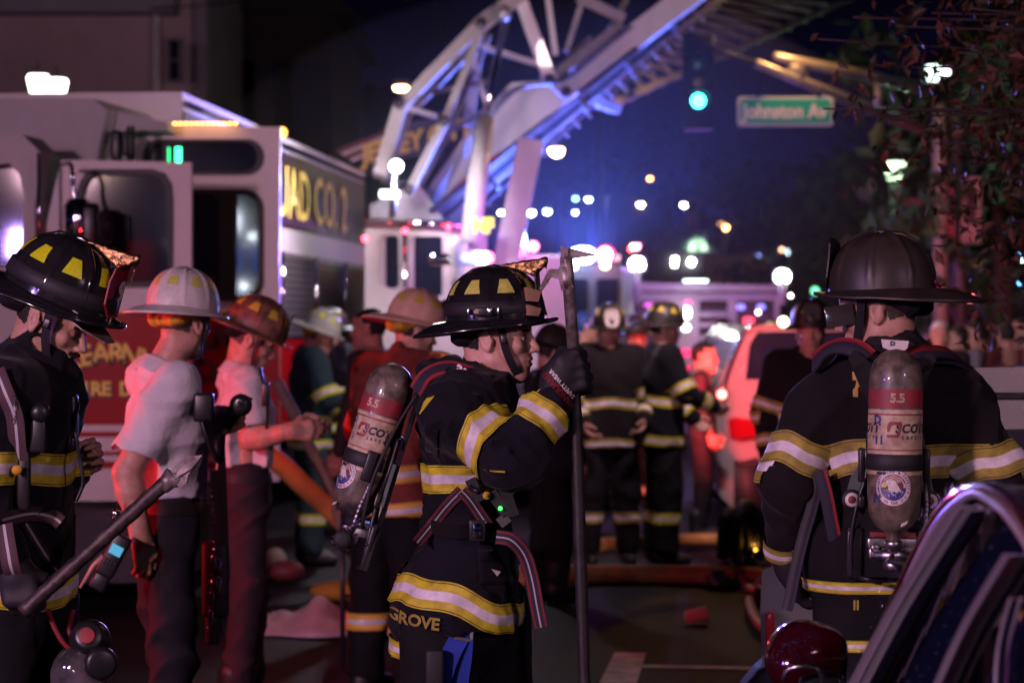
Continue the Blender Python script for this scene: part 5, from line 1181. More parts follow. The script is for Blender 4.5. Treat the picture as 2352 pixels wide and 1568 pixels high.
# street wall of dark shop fronts behind the crowd, red-lit shutters
sf = empty('building', P(2190, HY, 33).xy.to_3d(), label='low red-lit shop front behind the crowd of spectators', cat='building')
bx3('wall', 2120, 2420, 600, 1000, 33, 5, mat('shop_render', (.18, .12, .14), .8, noise=(1, .4)), sf)
for i in range(7): MB(org=sf.location).box((P(2135+40*i, 0, 32.9).x, 32.9, 2.0), (.12, .12, 1.7)).build('pilaster', m_wall2, sf)
for x0, c3 in ((2150, (.30, .05, .07)), (2196, (.36, .26, .32)), (2244, (.25, .24, .34))): MB(org=sf.location).box((P(x0, 0, 32.8).x, 32.85, 1.9), (.2, .05, 1.3)).build('shop_poster', mat('poster_%d' % x0, c3, .6), sf)

# ================================================================== street lamps and far lights
m_pole = mat('pole_galvanised', (.16, .14, .15), .45, .3, noise=(3, .3)); m_pdk = mat('pole_dark', (.007, .007, .008), .6, spec=.2)
def cobra(x, y, Y, c3, e_, lab, reach=-.8, r_=(.16, .12, .06), post=True, grp=None, drop=None):
    hd = P(x, y, Y); base = V(hd.x+reach*-1.0, hd.y, 0); t = empty('street_lamp', base, label=lab, cat='street lamp', group=grp)
    top = V(base.x, base.y, hd.z+.25)
    MB(org=base).tube([base, V(base.x, base.y, hd.z*.6), top-V(0, 0, .5), top+V(reach*.25, 0, .05), hd+V(-reach*.1, 0, .08)], [.09, .075, .05, .035, .03], 10).build('post', m_pdk, t)
    MB(org=base).bbox(hd+V(0, 0, .07), (r_[0]*2.4, .22, .10), .04).build('lamp_head', m_pole, t)
    MB(org=base).ball(hd, r_, 14).build('lamp_bulb', emat('lamp_%d_%d' % (x, y), c3, e_*3), t); return t
cobra(921, 203, 34, (1, .55, .16), 16, 'amber street lamp with a long arm beside the boom', -2.8, (.10, .1, .04)); cobra(1278, 346, 40, (1, .60, .22), 40, 'bright amber street lamp just right of the boom', .8, (.11, .1, .10))
SOD = (1, .50, .14)
for x, y, Y, c3, e_, l_ in ((1472, 470, 62, (1, .62, .25), 48, 'amber street lamp in the middle of the far row, the brightest'), (1493, 410, 70, SOD, 7, 'faint amber street lamp highest in the far row'), (1645, 433, 66, SOD, 16, 'amber street lamp right of the bare post far up the street'),
        (1571, 471, 66, (1, 1, .75), 20, 'pale yellow street lamp left of the bare post'), (1154, 489, 52, (.85, 1, .5), 30, 'yellow-green street lamp left of the boom support'), (1220, 489, 52, (.92, 1, .68), 32, 'pale street lamp touching the boom support'), (1257, 486, 58, (.7, 1, .4), 18, 'green-tinged street lamp right of the boom support'),
        (1352, 458, 66, (.85, 1, .92), 11, 'white street lamp highest of the pale cluster'), (1374, 461, 80, (.8, .75, .9), 5, 'faint lilac street lamp of the pale cluster'), (1322, 456, 72, (.35, .9, .7), 5, 'faint green street lamp of the pale cluster'), (1321, 488, 72, (.8, .88, 1), 8, 'bluish white street lamp low in the pale cluster'), (1399, 490, 66, (.95, 1, .8), 18, 'white street lamp rightmost of the pale cluster')):
    cobra(x, y, Y, c3, e_, l_, .7, (.065, .05, .05) if e_ > 8 else (.055, .05, .05))
# lantern lamps
def lantern(x, y, Y, c3, e_, lab, w=.26, h=.34, n=1, dx=0, dy=0):
    for i in range(n):
        c = P(x+dx*i, y+dy*i, Y); t = empty('street_lamp', V(c.x, c.y, 0), label=lab[i], cat='street lamp'); o = t.location
        MB(org=o).lathe(c, (0, 0, 1), [(w*.62, -h*.5), (w, h*.35), (w*.9, h*.5), (0, h*.5)], 8).build('glass', emat('lantern_%d' % x, c3, e_), t)
        MB(org=o).lathe(c+V(0, 0, h*.5), (0, 0, 1), [(w*1.05, 0), (w*.5, h*.22), (w*.15, h*.3), (.0, h*.75)], 8).build('cap', m_pdk, t)
        MB(org=o).tube([V(c.x, c.y, 0), c-V(0, 0, h*.5)], .08, 12).build('post', m_pdk, t)
lantern(88, 198, 27, (1, .98, .9), 7, ['twin lantern lamp above the fire engine roof, the left and larger one', 'twin lantern lamp above the fire engine roof, the right and smaller one'], .125, .24, 2, 42, 9)
lantern(2055, 393, 36, (.70, 1, .62), 4.5, ['green-white lantern lamp on a dark post left of the traffic signal pole'], .165, .26)
lantern(2143, 170, 30, (.75, 1, .95), 5, ['white lantern lamp half hidden in the leaves at the top right'], .09, .20)
MB().ball(P(2172, 166, 28), .05, 10).build('bulb', emat('leaf_bulb', (.8, .95, 1), 7), None, label='small white bulb glowing among leaves beside the top right lantern', cat='light')
# traffic and vehicle lights up the street: each a small car with its lamps
m_car = mat('distant_car_paint', (.008, .008, .012), .5)
def dcar(x, y, Y, lamps, lab, w=1.75, h=1.45):
    b = px_frame(x, Y); zz = P(x, y, Y).z; t = empty('car', V(b.x, b.y, max(0, zz-.65)), label=lab, cat='car'); o = V(0, 0, 0)
    k = MB(); k.prism([[(-w/2, .25), (w/2, .25), (w/2, .85), (w*.40, h), (-w*.40, h), (-w/2, .85)]], lambda u, v: V(u, .1, v), (0, 4, 0)); k.build('body', m_car, t)
    k = MB(); k.prism([[(-w*.42, .9), (w*.42, .9), (w*.34, h-.08), (-w*.34, h-.08)]], lambda u, v: V(u, .06, v), (0, .05, 0)); k.build('windscreen', m_gl, t)
    for s in (-1, 1): MB().lathe((s*w*.4, .6, .3), (1, 0, 0), [(.15, -.1), (.3, -.1), (.3, .1), (.15, .1)], 16).build('wheel', m_rub, t)
    for (lx, ly, c3, e_, r_) in lamps: p = P(lx, ly, Y) - t.location; p.y = 0; MB().ball(p, (r_*.55, .05, r_*.55), 12).build('headlight' if c3[1] > .6 else 'warning_lamp', emat('dc_%d_%d' % (lx, ly), c3, e_*2.5), t)
Wm = (1, .95, .72)
dcar(1570, 602, 55, [(1550, 596, Wm, 18, .10), (1549, 607, Wm, 18, .09), (1588, 602, (1, .97, .9), 60, .12)], 'oncoming car with the brightest warm headlights in the far street')
dcar(1610, 577, 75, [(1604, 578, (.95, 1, .6), 26, .16), (1621, 578, (1, .8, .5), 10, .12)], 'oncoming car higher up the street with one greenish and one amber headlight')
dcar(1745, 603, 60, [(1724, 603, (1, .08, .4), 8, .10), (1733, 603, (1, .04, .15), 8, .12), (1742, 603, (1, .04, .15), 7, .12), (1752, 602, (.6, .85, 1), 20, .10), (1741, 591, (.25, .35, 1), 7, .10)], 'police car far off with a red and blue roof bar')
dcar(1752, 545, 95, [(1746, 542, (1, .95, .5), 30, .17), (1757, 540, (1, .08, .08), 14, .16), (1764, 538, (1, .05, .1), 5, .14)], 'distant car with one yellow and one red light')
dcar(1740, 570, 90, [(1740, 571, (1, .72, .35), 20, .16), (1757, 578, (.8, .5, .25), 3, .14)], 'distant car with a single amber light below the red one')
dcar(1468, 580, 62, [(1455, 567, (1, .35, .25), 12, .12), (1466, 567, (1, .25, .45), 9, .12), (1449, 572, (1, .1, .1), 6, .1)], 'distant ambulance-like van with pink and orange roof lights', 1.9, 2.2)
dcar(1530, 583, 80, [(1507, 592, (.2, .3, 1), 5, .13), (1489, 592, (.2, .3, 1), 4, .13), (1531, 573, (.9, .55, .35), 5, .14), (1497, 582, (.7, .4, .3), 2, .14)], 'distant car with small blue lamps left of the warm headlights')
dcar(1650, 535, 110, [(1643, 538, (1, .95, .8), 14, .18), (1686, 545, (.3, .5, 1), 4, .17)], 'distant car with a white and a blue light high on the hill')
for k, x in enumerate((1645, 1653, 1660, 1665)): cobra(x, 521, 100, SOD, 8, ('amber lamp leftmost of four close together on the hill', 'second amber lamp of four close together on the hill', 'third amber lamp of four close together on the hill', 'amber lamp rightmost of four close together on the hill')[k], .6, (.14, .1, .14))
for k, (x, y, c3, e_, Y) in enumerate(((1966, 451, (.1, 1, .12), 6, 60), (2003, 440, (.4, 1, .8), 2.2, 60), (1950, 665-20, (.9, 1, .4), 3, 40), (1872, 668, (.2, 1, .5), 3, 45), (2228, 684, (1, .12, .12), 16, 26), (2347, 598, (.5, .9, 1), 8, 12), (2342, 650, (.1, .4, 1), 6, 12), (2338, 586, (.15, .5, 1), 5, 12), (1839, 712, (1, 1, .4), 6, 30), (1799, 739, (1, .9, .4), 10, 19))):
    MB().ball(P(x, y, Y), .07 if Y > 30 else (.04 if Y > 13 else .012), 10).build('light_bulb', emat('pt_%d' % x, c3, e_), None, label=('small green bulb in the far green tree', 'pale teal light glinting beside the green bulb', 'dim yellow light above the brim of the right helmet', 'small green light left of the right helmet', 'round red light over the right helmet brim tip', 'pale blue light at the right edge among the leaves', 'deep blue light at the right edge below the pale one', 'mid blue light at the right edge above the pale one', 'small yellow light over the estate car roof', 'warm light on the estate car rack')[k], cat='light')
for k, (x, y, c3, e_, Y) in enumerate(((1551, 578, (1, .6, .4), 9, 80), (1520, 589, (.2, .3, 1), 6, 80), (1808, 579, (.7, .9, 1), 4, 60), (1796, 574, (1, .5, .3), 3, 60), (1433, 670, (.95, 1, .8), 18, 30), (1816, 679, (1, .85, .9), 7, 34), (1741, 717, (.9, .85, .9), 6, 30), (1688, 600, (1, .55, .2), 5, 70), (1586, 560, (1, .7, .4), 3, 85), (1462, 545, (1, .65, .35), 3, 85), (1418, 562, (.9, .8, 1), 4, 80), (1700, 560, (1, .5, .2), 4, 90))):
    MB().ball(P(x, y, Y), .05 if Y > 40 else .022, 10).build('light_bulb', emat('px_%d' % x, c3, e_*3), None, label=('peach light left of the two warm headlights far off', 'small blue light below the peach one far off', 'faint icy light above the right floodlight', 'faint orange light beside the icy one above the right floodlight', 'small white light left of the purple-lit engine roof', 'pinkish white light right of the purple-lit engine roof', 'small white light on the purple-lit engine corner', 'amber light over the orange-tinted trailer', 'faint amber light above the warm headlights', 'faint orange light below the brightest amber street lamp', 'lilac light right of the red beacon', 'dull orange light right of the four hill lamps')[k], cat='light')
# bare post far up the street
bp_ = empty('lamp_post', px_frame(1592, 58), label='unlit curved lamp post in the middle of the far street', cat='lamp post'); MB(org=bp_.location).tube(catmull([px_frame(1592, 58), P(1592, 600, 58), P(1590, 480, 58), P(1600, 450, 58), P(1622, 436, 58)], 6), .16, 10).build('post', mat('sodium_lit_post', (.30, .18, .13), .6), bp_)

# ================================================================== traffic signal with mast arms, street name sign, banners
ts = empty('traffic_signal', px_frame(2158, 29), label='traffic signal pole with two orange-lit mast arms and one green light', cat='traffic signal'); o = ts.location
MB(org=o).tube([px_frame(2160, 29), P(2160, 600, 29), P(2157, 300, 29), P(2157, 240, 29)], [.10, .095, .085, .08], 16).build('pole', mat('pole_pinkish', (.30, .24, .24), .5, .2, noise=(3, .3)), ts)
MB(org=o).tube([px_frame(2203, 30), P(2203, 600, 30), P(2195, 245, 30)], [.10, .09, .08], 16).build('second_pole', m_pole, ts)
m_arm = mat('arm_galvanised', (.34, .30, .29), .35, .5)
MB(org=o).tube([P(1737, 146, 26), P(1905, 212, 27), P(2130, 302, 28.8)], [.045, .06, .08], 14).build('lower_arm', m_arm, ts); MB(org=o).tube([P(1781, 131, 26.4), P(1950, 165, 27.2), P(2130, 205, 28.8)], [.05, .06, .075], 14).build('upper_arm', m_arm, ts)
for x, y0, y1, Y in ((1846, 150, 186, 26.8), (2018, 186, 248, 28)): MB(org=o).tube([P(x, y0, Y), P(x, y1, Y)], .05, 10).build('brace', m_arm, ts)
MB(org=o).bbox(P(1826, 165, 26.6), (.22, .2, .22), .08).build('camera_housing', m_pole, ts)
MB(org=o).tube([P(1737, 146, 26), P(1604, 100, 25.8)], .03, 8).build('signal_arm', m_pdk, ts)
k = MB(org=o); k.bbox(P(1604, 190, 26), (.34, .22, 1.02), .03).tube([P(1604, 100, 25.8), P(1604, 140, 26)], .03, 8); sgh = k.build('signal_head', m_pdk, ts)
for j, (c3, e_) in enumerate((((.02, .1, .10), 0), ((.1, .08, .02), 0), ((.06, .95, 1), 11))):
    p = P(1604, 148+42*j, 25.88); (MB(org=o).ball(p, (.075, .03, .075), 18)).build('signal_lens', emat('signal_green', c3, e_) if e_ else mat('signal_off_%d' % j, c3, .3), sgh)
    MB(org=o).tube([p+V(0, .0, .0), p+V(0, -.12, .0)], .11, 18, caps=False).build('visor', m_pdk, sgh)
sg = empty('street_sign', P(1802, 256, 26.2), label='green street name sign hanging from the lower mast arm, partly behind leaves', cat='sign'); so2 = sg.location
fns = fp(26.2); MB(org=so2).prism([rrect(1694, 222, 1914, 290, 9)], fns, (0, .03, 0)).build('border', mat('sign_white', (.55, .50, .50), .5), sg); MB(org=so2).prism([rrect(1700, 228, 1908, 283, 7)], fp(26.18), (0, .02, 0)).build('panel', mat('sign_green', (.0, .34, .19), .6), sg)
v, f = text_mesh('Johnston Av', .215, .006, 0, .98); c = P(1803, 257, 26.165); MB(org=so2).add([c+V(p[0]*.87, 0, p[1]) for p in v], f).build('sign_lettering', mat('sign_letter', (.7, .62, .62), .5), sg, fix=False)
for x0, x1, y0 in ((1740, 1756, 155), (1880, 1886, 200)): MB(org=so2).tube([P(x1, y0, 26.2), P(x0, 224, 26.2)], .02, 8).build('hanger', m_pdk, sg)
for k, (x0, y0, x1, y1, Y, c3, l_) in enumerate(((2066, 452, 2126, 560, 34, (.42, .08, .11), 'red street banner with a dark emblem under the lantern lamp'), (2207, 402, 2254, 560, 29.5, (.42, .26, .28), 'pale pink street banner on the signal pole'), (2168, 430, 2192, 545, 29.2, (.45, .10, .14), 'narrow red banner between the two poles'))):
    b_ = empty('banner', P((x0+x1)/2, (y0+y1)/2, Y), label=l_, cat='banner'); MB(org=b_.location).prism([[(x0, y0), (x1, y0+4), (x1, y1), (x0, y1-2)]], fp(Y), (0, .01, 0)).build('cloth', mat('banner_%d' % k, c3, .7, noise=(2, .3)), b_)
    MB(org=b_.location).prism([rrect(x0+(x1-x0)*.28, y0+30, x1-(x1-x0)*.25, y1-45, 5)], fp(Y, -.012), (0, .004, 0)).build('emblem', mat('banner_mark', (.06, .03, .05), .7), b_)
    MB(org=b_.location).tube([P(x0-6, y0, Y), P(x1+2, y0, Y)], .02, 8).build('bracket', m_pdk, b_)
for k, (a, b_, c_) in enumerate((((1500, -20, 30), (1700, 60, 34), (2160, 245, 29)), ((1840, 180, 27), (1990, 340, 33), (2150, 380, 30)), ((0, 30, 40), (400, 18, 37), (800, -30, 33)), ((750, 245, 60), (820, 200, 60), (900, 196, 34)))):
    hose('overhead_wire', [P(*a), P(*b_), P(*c_)], .014, m_pdk, ('thin dark wire running to the top of the signal pole', 'thin dark wire sagging below the mast arms', 'dark wire crossing in front of the cream building', 'thin dark wire left of the amber arm lamp')[k])

# ================================================================== trees
def leaves(name, spots, size, m_, parent, seed=1, org=None):
    r = np.random.default_rng(seed); n = len(spots); c = np.array(spots); d = r.normal(size=(n, 3)); d[:, 2] -= .7; d /= np.linalg.norm(d, axis=1)[:, None]
    e = np.cross(d, r.normal(size=(n, 3))); e /= np.linalg.norm(e, axis=1)[:, None]; nn = np.cross(d, e); L = size*r.uniform(.6, 1.3, n)[:, None]
    P0, P1, P2, P3, P4 = c, c+d*L*.45+e*L*.24+nn*L*.05, c+d*L+nn*L*-.08, c+d*L*.45-e*L*.24+nn*L*.05, c+d*L*.5-nn*L*.03
    v = np.stack([P0, P1, P2, P3, P4], 1).reshape(-1, 3); 
    if org is not None: v = v - np.array(org)
    b = np.arange(n)[:, None]*5; f = np.concatenate([b+np.array([[0, 1, 4]]), b+np.array([[1, 2, 4]]), b+np.array([[2, 3, 4]]), b+np.array([[3, 0, 4]])])
    mi = np.tile(r.integers(0, len(m_), n), 4)
    return pydata(name, v, f, m_, parent, False, mi)
m_lf = [mat('leaf_rust', (.055, .022, .011), .6), mat('leaf_brown', (.036, .021, .010), .6), mat('leaf_green_brown', (.028, .028, .011), .6)]
m_bark = mat('bark', (.04, .03, .028), .85, bump=(30, .7, .01))
t1 = empty('tree', V(4.3, 10.2, 0), label='tree with rust and brown autumn leaves overhanging the top right corner', cat='tree'); TO1 = t1.location
rs = random.Random(5); tips = []
k = MB(org=TO1); k.tube(catmull([V(4.3, 10.2, 0), V(4.32, 10.2, 1.6), V(4.2, 10.25, 2.6), V(4.1, 10.3, 4.2)], 5), [.17-.006*i for i in range(16)], 12); k.build('trunk', m_bark, t1)
targets = [(1880, 90, 9.5), (1960, 40, 10), (1935, 265, 9.2), (1890, 250, 9.0), (2010, 150, 10), (2060, 60, 9.5), (2140, 30, 10), (2200, 120, 9.6), (2260, 60, 9.4), (2320, 150, 10), (2200, 240, 9.5), (2280, 280, 9.8), (2340, 330, 9.4), (2160, 380, 9.4), (2200, 420, 9.5), (2300, 440, 9.8), (2240, 530, 9.6), (2330, 540, 9.5), (2300, 620, 9.9), (2345, 660, 9.5), (1990, 250, 9.3), (2100, 170, 9.8), (2230, 20, 9.3), (2330, 30, 9.5), (2060, -30, 9.6), (1940, -40, 9.7), (2150, 330, 9.4)]
sp = []
k = MB(org=TO1)
for (x, y, Y) in targets:
    e_ = P(x, y, Y); root_ = V(4.2, 10.25, min(max(1.9, e_.z-.7), 3.9)); m1 = root_.lerp(e_, .5) + V(rs.uniform(-.1, .1), rs.uniform(-.3, .3), .25); c_ = catmull([root_, m1, e_], 6)
    k.tube(c_, [.007*(1-i/len(c_))+.003 for i in range(len(c_))], 6)
    big = x > 2150; n_ = 330 if big else 60
    for j in range(n_):
        t = rs.random(); q_ = c_[int((.35+.65*t)*(len(c_)-1))]; s_ = .20 if big else .11
        sp.append(tuple(q_ + V(rs.gauss(0, s_), rs.gauss(0, .22), rs.gauss(0, s_)-.03)))
k.build('branches', m_bark, t1); o = leaves('foliage', sp, .062, m_lf, t1, 4, TO1); o['kind'] = 'stuff'
m_gf = [mat('far_leaf_green', (.03, .09, .03), .7), mat('far_leaf_dark', (.015, .035, .018), .7)]
for kx, (x, y, Y, rx, rz, n_, l_) in enumerate(((1900, 540, 52, 3.0, 1.7, 1500, 'bushy tree glowing dim green up the right side of the street'), (2010, 500, 46, 1.9, 1.6, 1100, 'tree lit green behind the lantern lamp'), (1790, 590, 66, 2.8, 1.5, 900, 'dark tree above the distant police car'), (1480, 440, 90, 3.5, 2.4, 900, 'sparse tree catching amber light high up the street'), (620, 140, 48, 2.4, 3.2, 900, 'dark tree against the cream building corner'), (2290, 480, 30, 1.6, 1.8, 900, 'dark tree behind the pink banner'))):
    c = P(x, y, Y); t = empty('tree', V(c.x, c.y, 0), label=l_, cat='tree'); MB(org=t.location).tube([V(c.x, c.y, 0), V(c.x+.1, c.y, c.z*.6), c], [.22, .16, .06], 8).build('trunk', m_bark, t)
    pts = []; rg = np.random.default_rng(60+kx); cl = rg.normal(size=(14, 3))*[rx*.5, 1.2, rz*.5]
    for i in range(n_): q_ = cl[rg.integers(14)] + rg.normal(size=3)*[rx*.18, .5, rz*.17]; pts.append((c.x+q_[0], c.y+q_[1], max(.8, c.z+q_[2])))
    o = leaves('crown', pts, .34, m_gf, t, kx, t.location); o['kind'] = 'stuff'

# unseen lamps and vehicles added behind the camera for reflections and key light
def reflection_lamp(x, y, z, c3, e_, r_, lab):
    t = empty('street_lamp', V(x, y, 0), label=lab, cat='street lamp'); MB(org=t.location).tube([V(x, y, 0), V(x, y, z-.2)], .07, 10).build('post', m_pdk, t); MB(org=t.location).ball(V(x, y, z), r_, 14).build('globe', emat('reflection_lamp_%d' % int(x*10), c3, e_), t)
reflection_lamp(-4.75, -8, 3.4, (.75, .85, 1), 260, .12, 'globe street lamp behind the photographer, mirrored in the rear door window')
reflection_lamp(-7.6, -14, 4.6, (1, .75, .4), 120, .16, 'amber globe lamp far behind the photographer')
be = empty('fire_engine', V(-6.0, -3.4, 0), label='engine parked behind the photographer with its scene light switched on', cat='fire engine')
MB(org=be.location).bbox((-6.0, -5.4, 1.7), (2.4, 5.2, 2.2), .08).build('body', m_tr, be); MB(org=be.location).bbox((-6.0, -2.45, 3.8), (.8, .25, .45), .05).tube([(-6.0, -3.2, 2.8), (-6.0, -2.6, 3.6)], .05, 8).build('added_light_mast', m_metal, be)
be2 = empty('fire_engine', V(5.4, -2.6, 0), label='second engine parked behind the photographer on the right', cat='fire engine')
MB(org=be2.location).bbox((5.4, -4.6, 1.6), (2.4, 5.0, 2.0), .08).build('body', m_tw, be2); MB(org=be2.location).bbox((5.3, -1.8, 4.2), (1.1, .25, .6), .05).tube([(5.4, -2.5, 2.6), (5.3, -1.9, 3.95)], .05, 8).build('added_light_mast', m_metal, be2)

am = empty('ambulance', V(-4.0, -9.2, 0), label='ambulance behind the photographer with blue lit side windows', cat='ambulance')  # added box whose glowing panels give blue reflections in the door glass
MB(org=am.location).bbox((-4.0, -9.4, 1.7), (3.0, 3.0, 2.6), .08).build('body', m_tw, am)
for x_, z_, w_, h_ in ((-4.85, 2.75, .75, .55), (-3.9, 2.75, .8, .5), (-4.6, 1.75, .35, .7), (-3.6, 1.8, .5, .8)): MB(org=am.location).bbox((x_, -7.86, z_), (w_, .06, h_), .03).build('reflection_panel', emat('blue_reflection_panel', (.10, .22, 1), 1.6), am)
for x_, z_ in ((-4.9, 3.12), (-4.3, 3.12), (-4.45, 2.3)): MB(org=am.location).ball((x_, -7.8, z_), .05, 12).build('lamp', emat('mirrored_lamp', (.8, .9, 1), 60), am)

# ================================================================== the two men in white shirts
def add_belt(F_, z, m_=None):
    bv = bvh_of(F_['trousers']); o = band('belt', bv, (0, 0, z), (0, 0, 1), F_['root'], [m_ or m_lea], w=.04, n=60, R=.35, rows=([0, 1], [0]))
c1 = figure('person', 'man in a white polo shirt and white fire helmet, his back turned, arm hanging down', px_frame(378, 8.5), 20, H=1.86, style='polo', res=.008, hres=.004, hair=m_hair2, seed=21, wr=.028, coat_len=1.045,
    arms=((P(290, 1085, 8.30), P(322, 1222, 8.28)), (P(452, 1018, 8.75), P(487, 985, 8.55))), head_off=(.045, 0, .020), headp=(38, 4, 0), stance=((-.03, -.03), (.05, .02)), fat=1.08,
    hand_dirs=((V(.22, -.08, -1), V(1, .3, .2), V(.3, 1, 0), .42), (V(.85, -.2, .45), V(-.3, 0, .9), V(.2, -.9, .1), .85)),
    helm=dict(shell=m_wht, refl=m_chev, shield=m_leab, flap=m_liner, bandm=None, eagle=False, backlen=.078, tilt=4), chest=1.08)
add_belt(c1, 1.055, m_leab)
MB(org=None).tube([c1['hc']+V(.04, -.09, -.06), c1['hc']+V(.045, -.085, -.12)], .009, 8).build('chin_strap_end', m_rub, c1['root'])
c2 = figure('person', 'grey-haired man in a white polo shirt and scorched brown helmet, his neck lit red', px_frame(556, 10.5), 14, H=1.80, style='polo', res=.009, hres=.004, hair=m_hair2, seed=23, wr=.026, coat_len=1.06, pants=m_maroon,
    arms=((P(575, 1008, 10.30), P(668, 990, 10.25)), (P(600, 1000, 10.8), P(680, 985, 10.5))), head_off=(.02, 0, .00), headp=(-6, 24, 0), stance=((-.03, -.03), (.06, .02)), fat=1.1,
    hand_dirs=((V(1, 0, .06), V(0, .2, .9), V(0, .9, -.2), .45), (V(1, -.2, .05), V(0, 0, 1), V(0, -1, 0), .5)),
    helm=dict(shell=m_brn, refl=mat('dull_yellow_reflector', (.50, .38, .04), .5), shield=m_leab, flap=m_hood, bandm=None, eagle=False, backlen=.085, tilt=2), chest=1.06)
add_belt(c2, 1.03, m_rub)
# radio with a lit screen at the first man's hip
rd = empty('portable_radio', P(262, 1275, 8.15), label='black portable radio with a lit blue screen and red-lit antenna at the hip', cat='radio'); ro = rd.location
Rr = Matrix.Rotation(math.radians(28), 3, 'Y'); k = MB(org=ro); k.bbox(ro, (.062, .036, .15), .008, Rr).bbox(ro+Rr @ V(0, -.002, -.10), (.055, .034, .06), .008, Rr); k.build('radio_body', m_plast, rd)
MB(org=ro).bbox(ro+Rr @ V(.0, -.021, .022), (.042, .004, .034), .001, Rr).build('screen', emat('radio_screen', (.12, .48, .75), .9), rd)
for i in range(3):
    for j in range(4): MB(org=ro).bbox(ro+Rr @ V(-.018+.012*j, -.02, -.02-.014*i), (.008, .004, .008), .001, Rr).build('key', m_rub, rd) if i < 2 else None
MB(org=ro).tube([ro+Rr @ V(-.03, 0, -.02), ro+Rr @ V(-.045, 0, -.06), ro+Rr @ V(-.05, 0, -.15)], [.011, .008, .005], 10).build('antenna', mat('translucent_antenna', (.5, .3, .25), .3), rd)
k = MB(org=ro); k.tube([P(266, 1150, 8.2), P(262, 1180, 8.2), P(266, 1215, 8.18)], .004, 6).bbox(P(268, 1182, 8.2), (.03, .03, .03), .006); k.build('clip', m_chrome, rd)
# speaker microphone he holds up
hm2 = empty('hand_microphone', P(540, 940, 8.45), label='black radio microphone raised in the fist of the man with the white helmet', cat='microphone'); ho = hm2.location
k = MB(org=ho); Rm = Matrix.Rotation(math.radians(38), 3, 'Y'); k.bbox(P(540, 945, 8.45), (.055, .045, .13), .014, Rm).lathe(P(553, 930, 8.42), (0, -1, 0), [(.036, -.03), (.040, .0), (.034, .02), (.016, .024)], 20).tube([P(560, 925, 8.42), P(572, 920, 8.42), P(575, 912, 8.42)], .010, 8); k.build('microphone_body', m_plast, hm2)
k = MB(org=ho); k.lathe(P(549, 924, 8.395), (0, -1, 0), [(.015, 0), (.014, .004), (.009, .005)], 16, mi=0).lathe(P(549, 924, 8.39), (0, -1, 0), [(.008, 0), (.007, .003)], 12, mi=1); k.build('microphone_button', [m_metal, m_plast], hm2)
k = MB(org=ho); k.bbox(P(468, 935, 8.3), (.07, .05, .10), .012).tube(catmull([P(462, 960, 8.3), P(478, 1010, 8.3), P(505, 1060, 8.35), P(512, 1000, 8.4)], 6), .010, 8); k.build('chest_radio', m_plast, hm2)
# strap, keys and tools hanging between the two men
kt = empty('tool_lanyard', P(500, 1250, 9.0), label='dark strap hung with beads and small red-lit tools between the white-shirted men', cat='lanyard'); ko = kt.location
k = MB(org=ko); k.bar(P(506, 985, 9.0), P(520, 1330, 9.0), .03, .012, (1, 0, 0)).bar(P(498, 1080, 8.95), P(500, 1450, 8.95), .045, .03, (1, 0, 0)).bbox(P(495, 1330, 8.9), (.10, .05, .28), .02).bbox(P(488, 1430, 8.9), (.05, .04, .16), .015); k.build('strap_body', m_rub, kt)
for i in range(26): MB(org=ko).ball(P(483+9*math.sin(i*.16), 1080+i*15, 8.85), .0055, 6).build('bead', m_chrome, kt)
for (x, y, h_) in ((491, 1290, .05), (503, 1300, .06), (503, 1345, .07), (487, 1370, .04), (485, 1415, .05)): MB(org=ko).bbox(P(x, y, 8.84), (.018, .014, h_), .004).build('small_tool', m_chrome, kt)
pk = empty('pen_light', P(606, 895, 10.2), label='black pen light and radio lead clipped to the second white shirt front', cat='torch'); po_ = pk.location
k = MB(org=po_); k.tube(catmull([P(598, 845, 10.3), P(604, 880, 10.2), P(614, 930, 10.2), P(612, 990, 10.25)], 6), .007, 8).bbox(P(610, 905, 10.2), (.035, .03, .10), .008); k.build('torch_body', m_plast, pk)

# ================================================================== people further back
helm_b = lambda sh, rf=None, **k: dict(shell=sh, refl=rf, shield=k.pop('shield', m_leab), detail=0, bandm=None, eagle=False, flap=k.pop('flap', None), chin=False, **k)
m_dull = mat('dull_yellow_reflector', (.50, .38, .04), .5)
ff = 'firefighters standing further back in the street'
figure('person', 'firefighter in a teal jacket with bright lime bands and pale green helmet', px_frame(712, 17), 12, H=1.80, cloth=m_teal, pants=m_teal, trim=TRIML, res=.022, hres=.009, helm=helm_b(m_grn, m_lime, flap=m_liner), head_off=(.05, 0, -.02), headp=(0, 20, 0), group=ff, seed=5,
    arms=(((.10, -.27, 1.17), (.30, -.20, 1.18)), ((.10, .27, 1.17), (.28, .20, 1.05))), band_z=(1.0, .84))
kf = figure('person', 'firefighter in a rust-red jacket lettered on the back, leaning right, pale orange helmet', px_frame(893, 11), 52, H=1.84, cloth=m_kfd, trim=[mat('orange_yellow_trim', (.72, .40, .05), .6), m_sil, m_thread], res=.014, hres=.008, lean=13, headp=(-25, 12, 0),
    helm=helm_b(m_pnk, m_dull, flap=m_liner), group=ff, seed=6, arms=(((-.05, -.33, 1.15), (.05, -.36, .92)), ((.12, .27, 1.17), (.2, .25, .93))), band_z=(1.0, .84), chest=1.08)
bv = bvh_of(kf['coat']); v, f = text_mesh('KFD', .15, .004); pts = []
MI = kf['W2L']; rr = -.38
for p in v:
    o_ = P(935, 790, 9) + V(p[0]*math.cos(rr)-p[1]*math.sin(rr), 0, p[0]*math.sin(rr)+p[1]*math.cos(rr)); h = bv.ray_cast(MI @ o_, (MI.to_3x3() @ V(0, 1, 0)), 5); pts.append(h[0] - (MI.to_3x3() @ V(0, 1, 0))*.01 if h[0] else None)
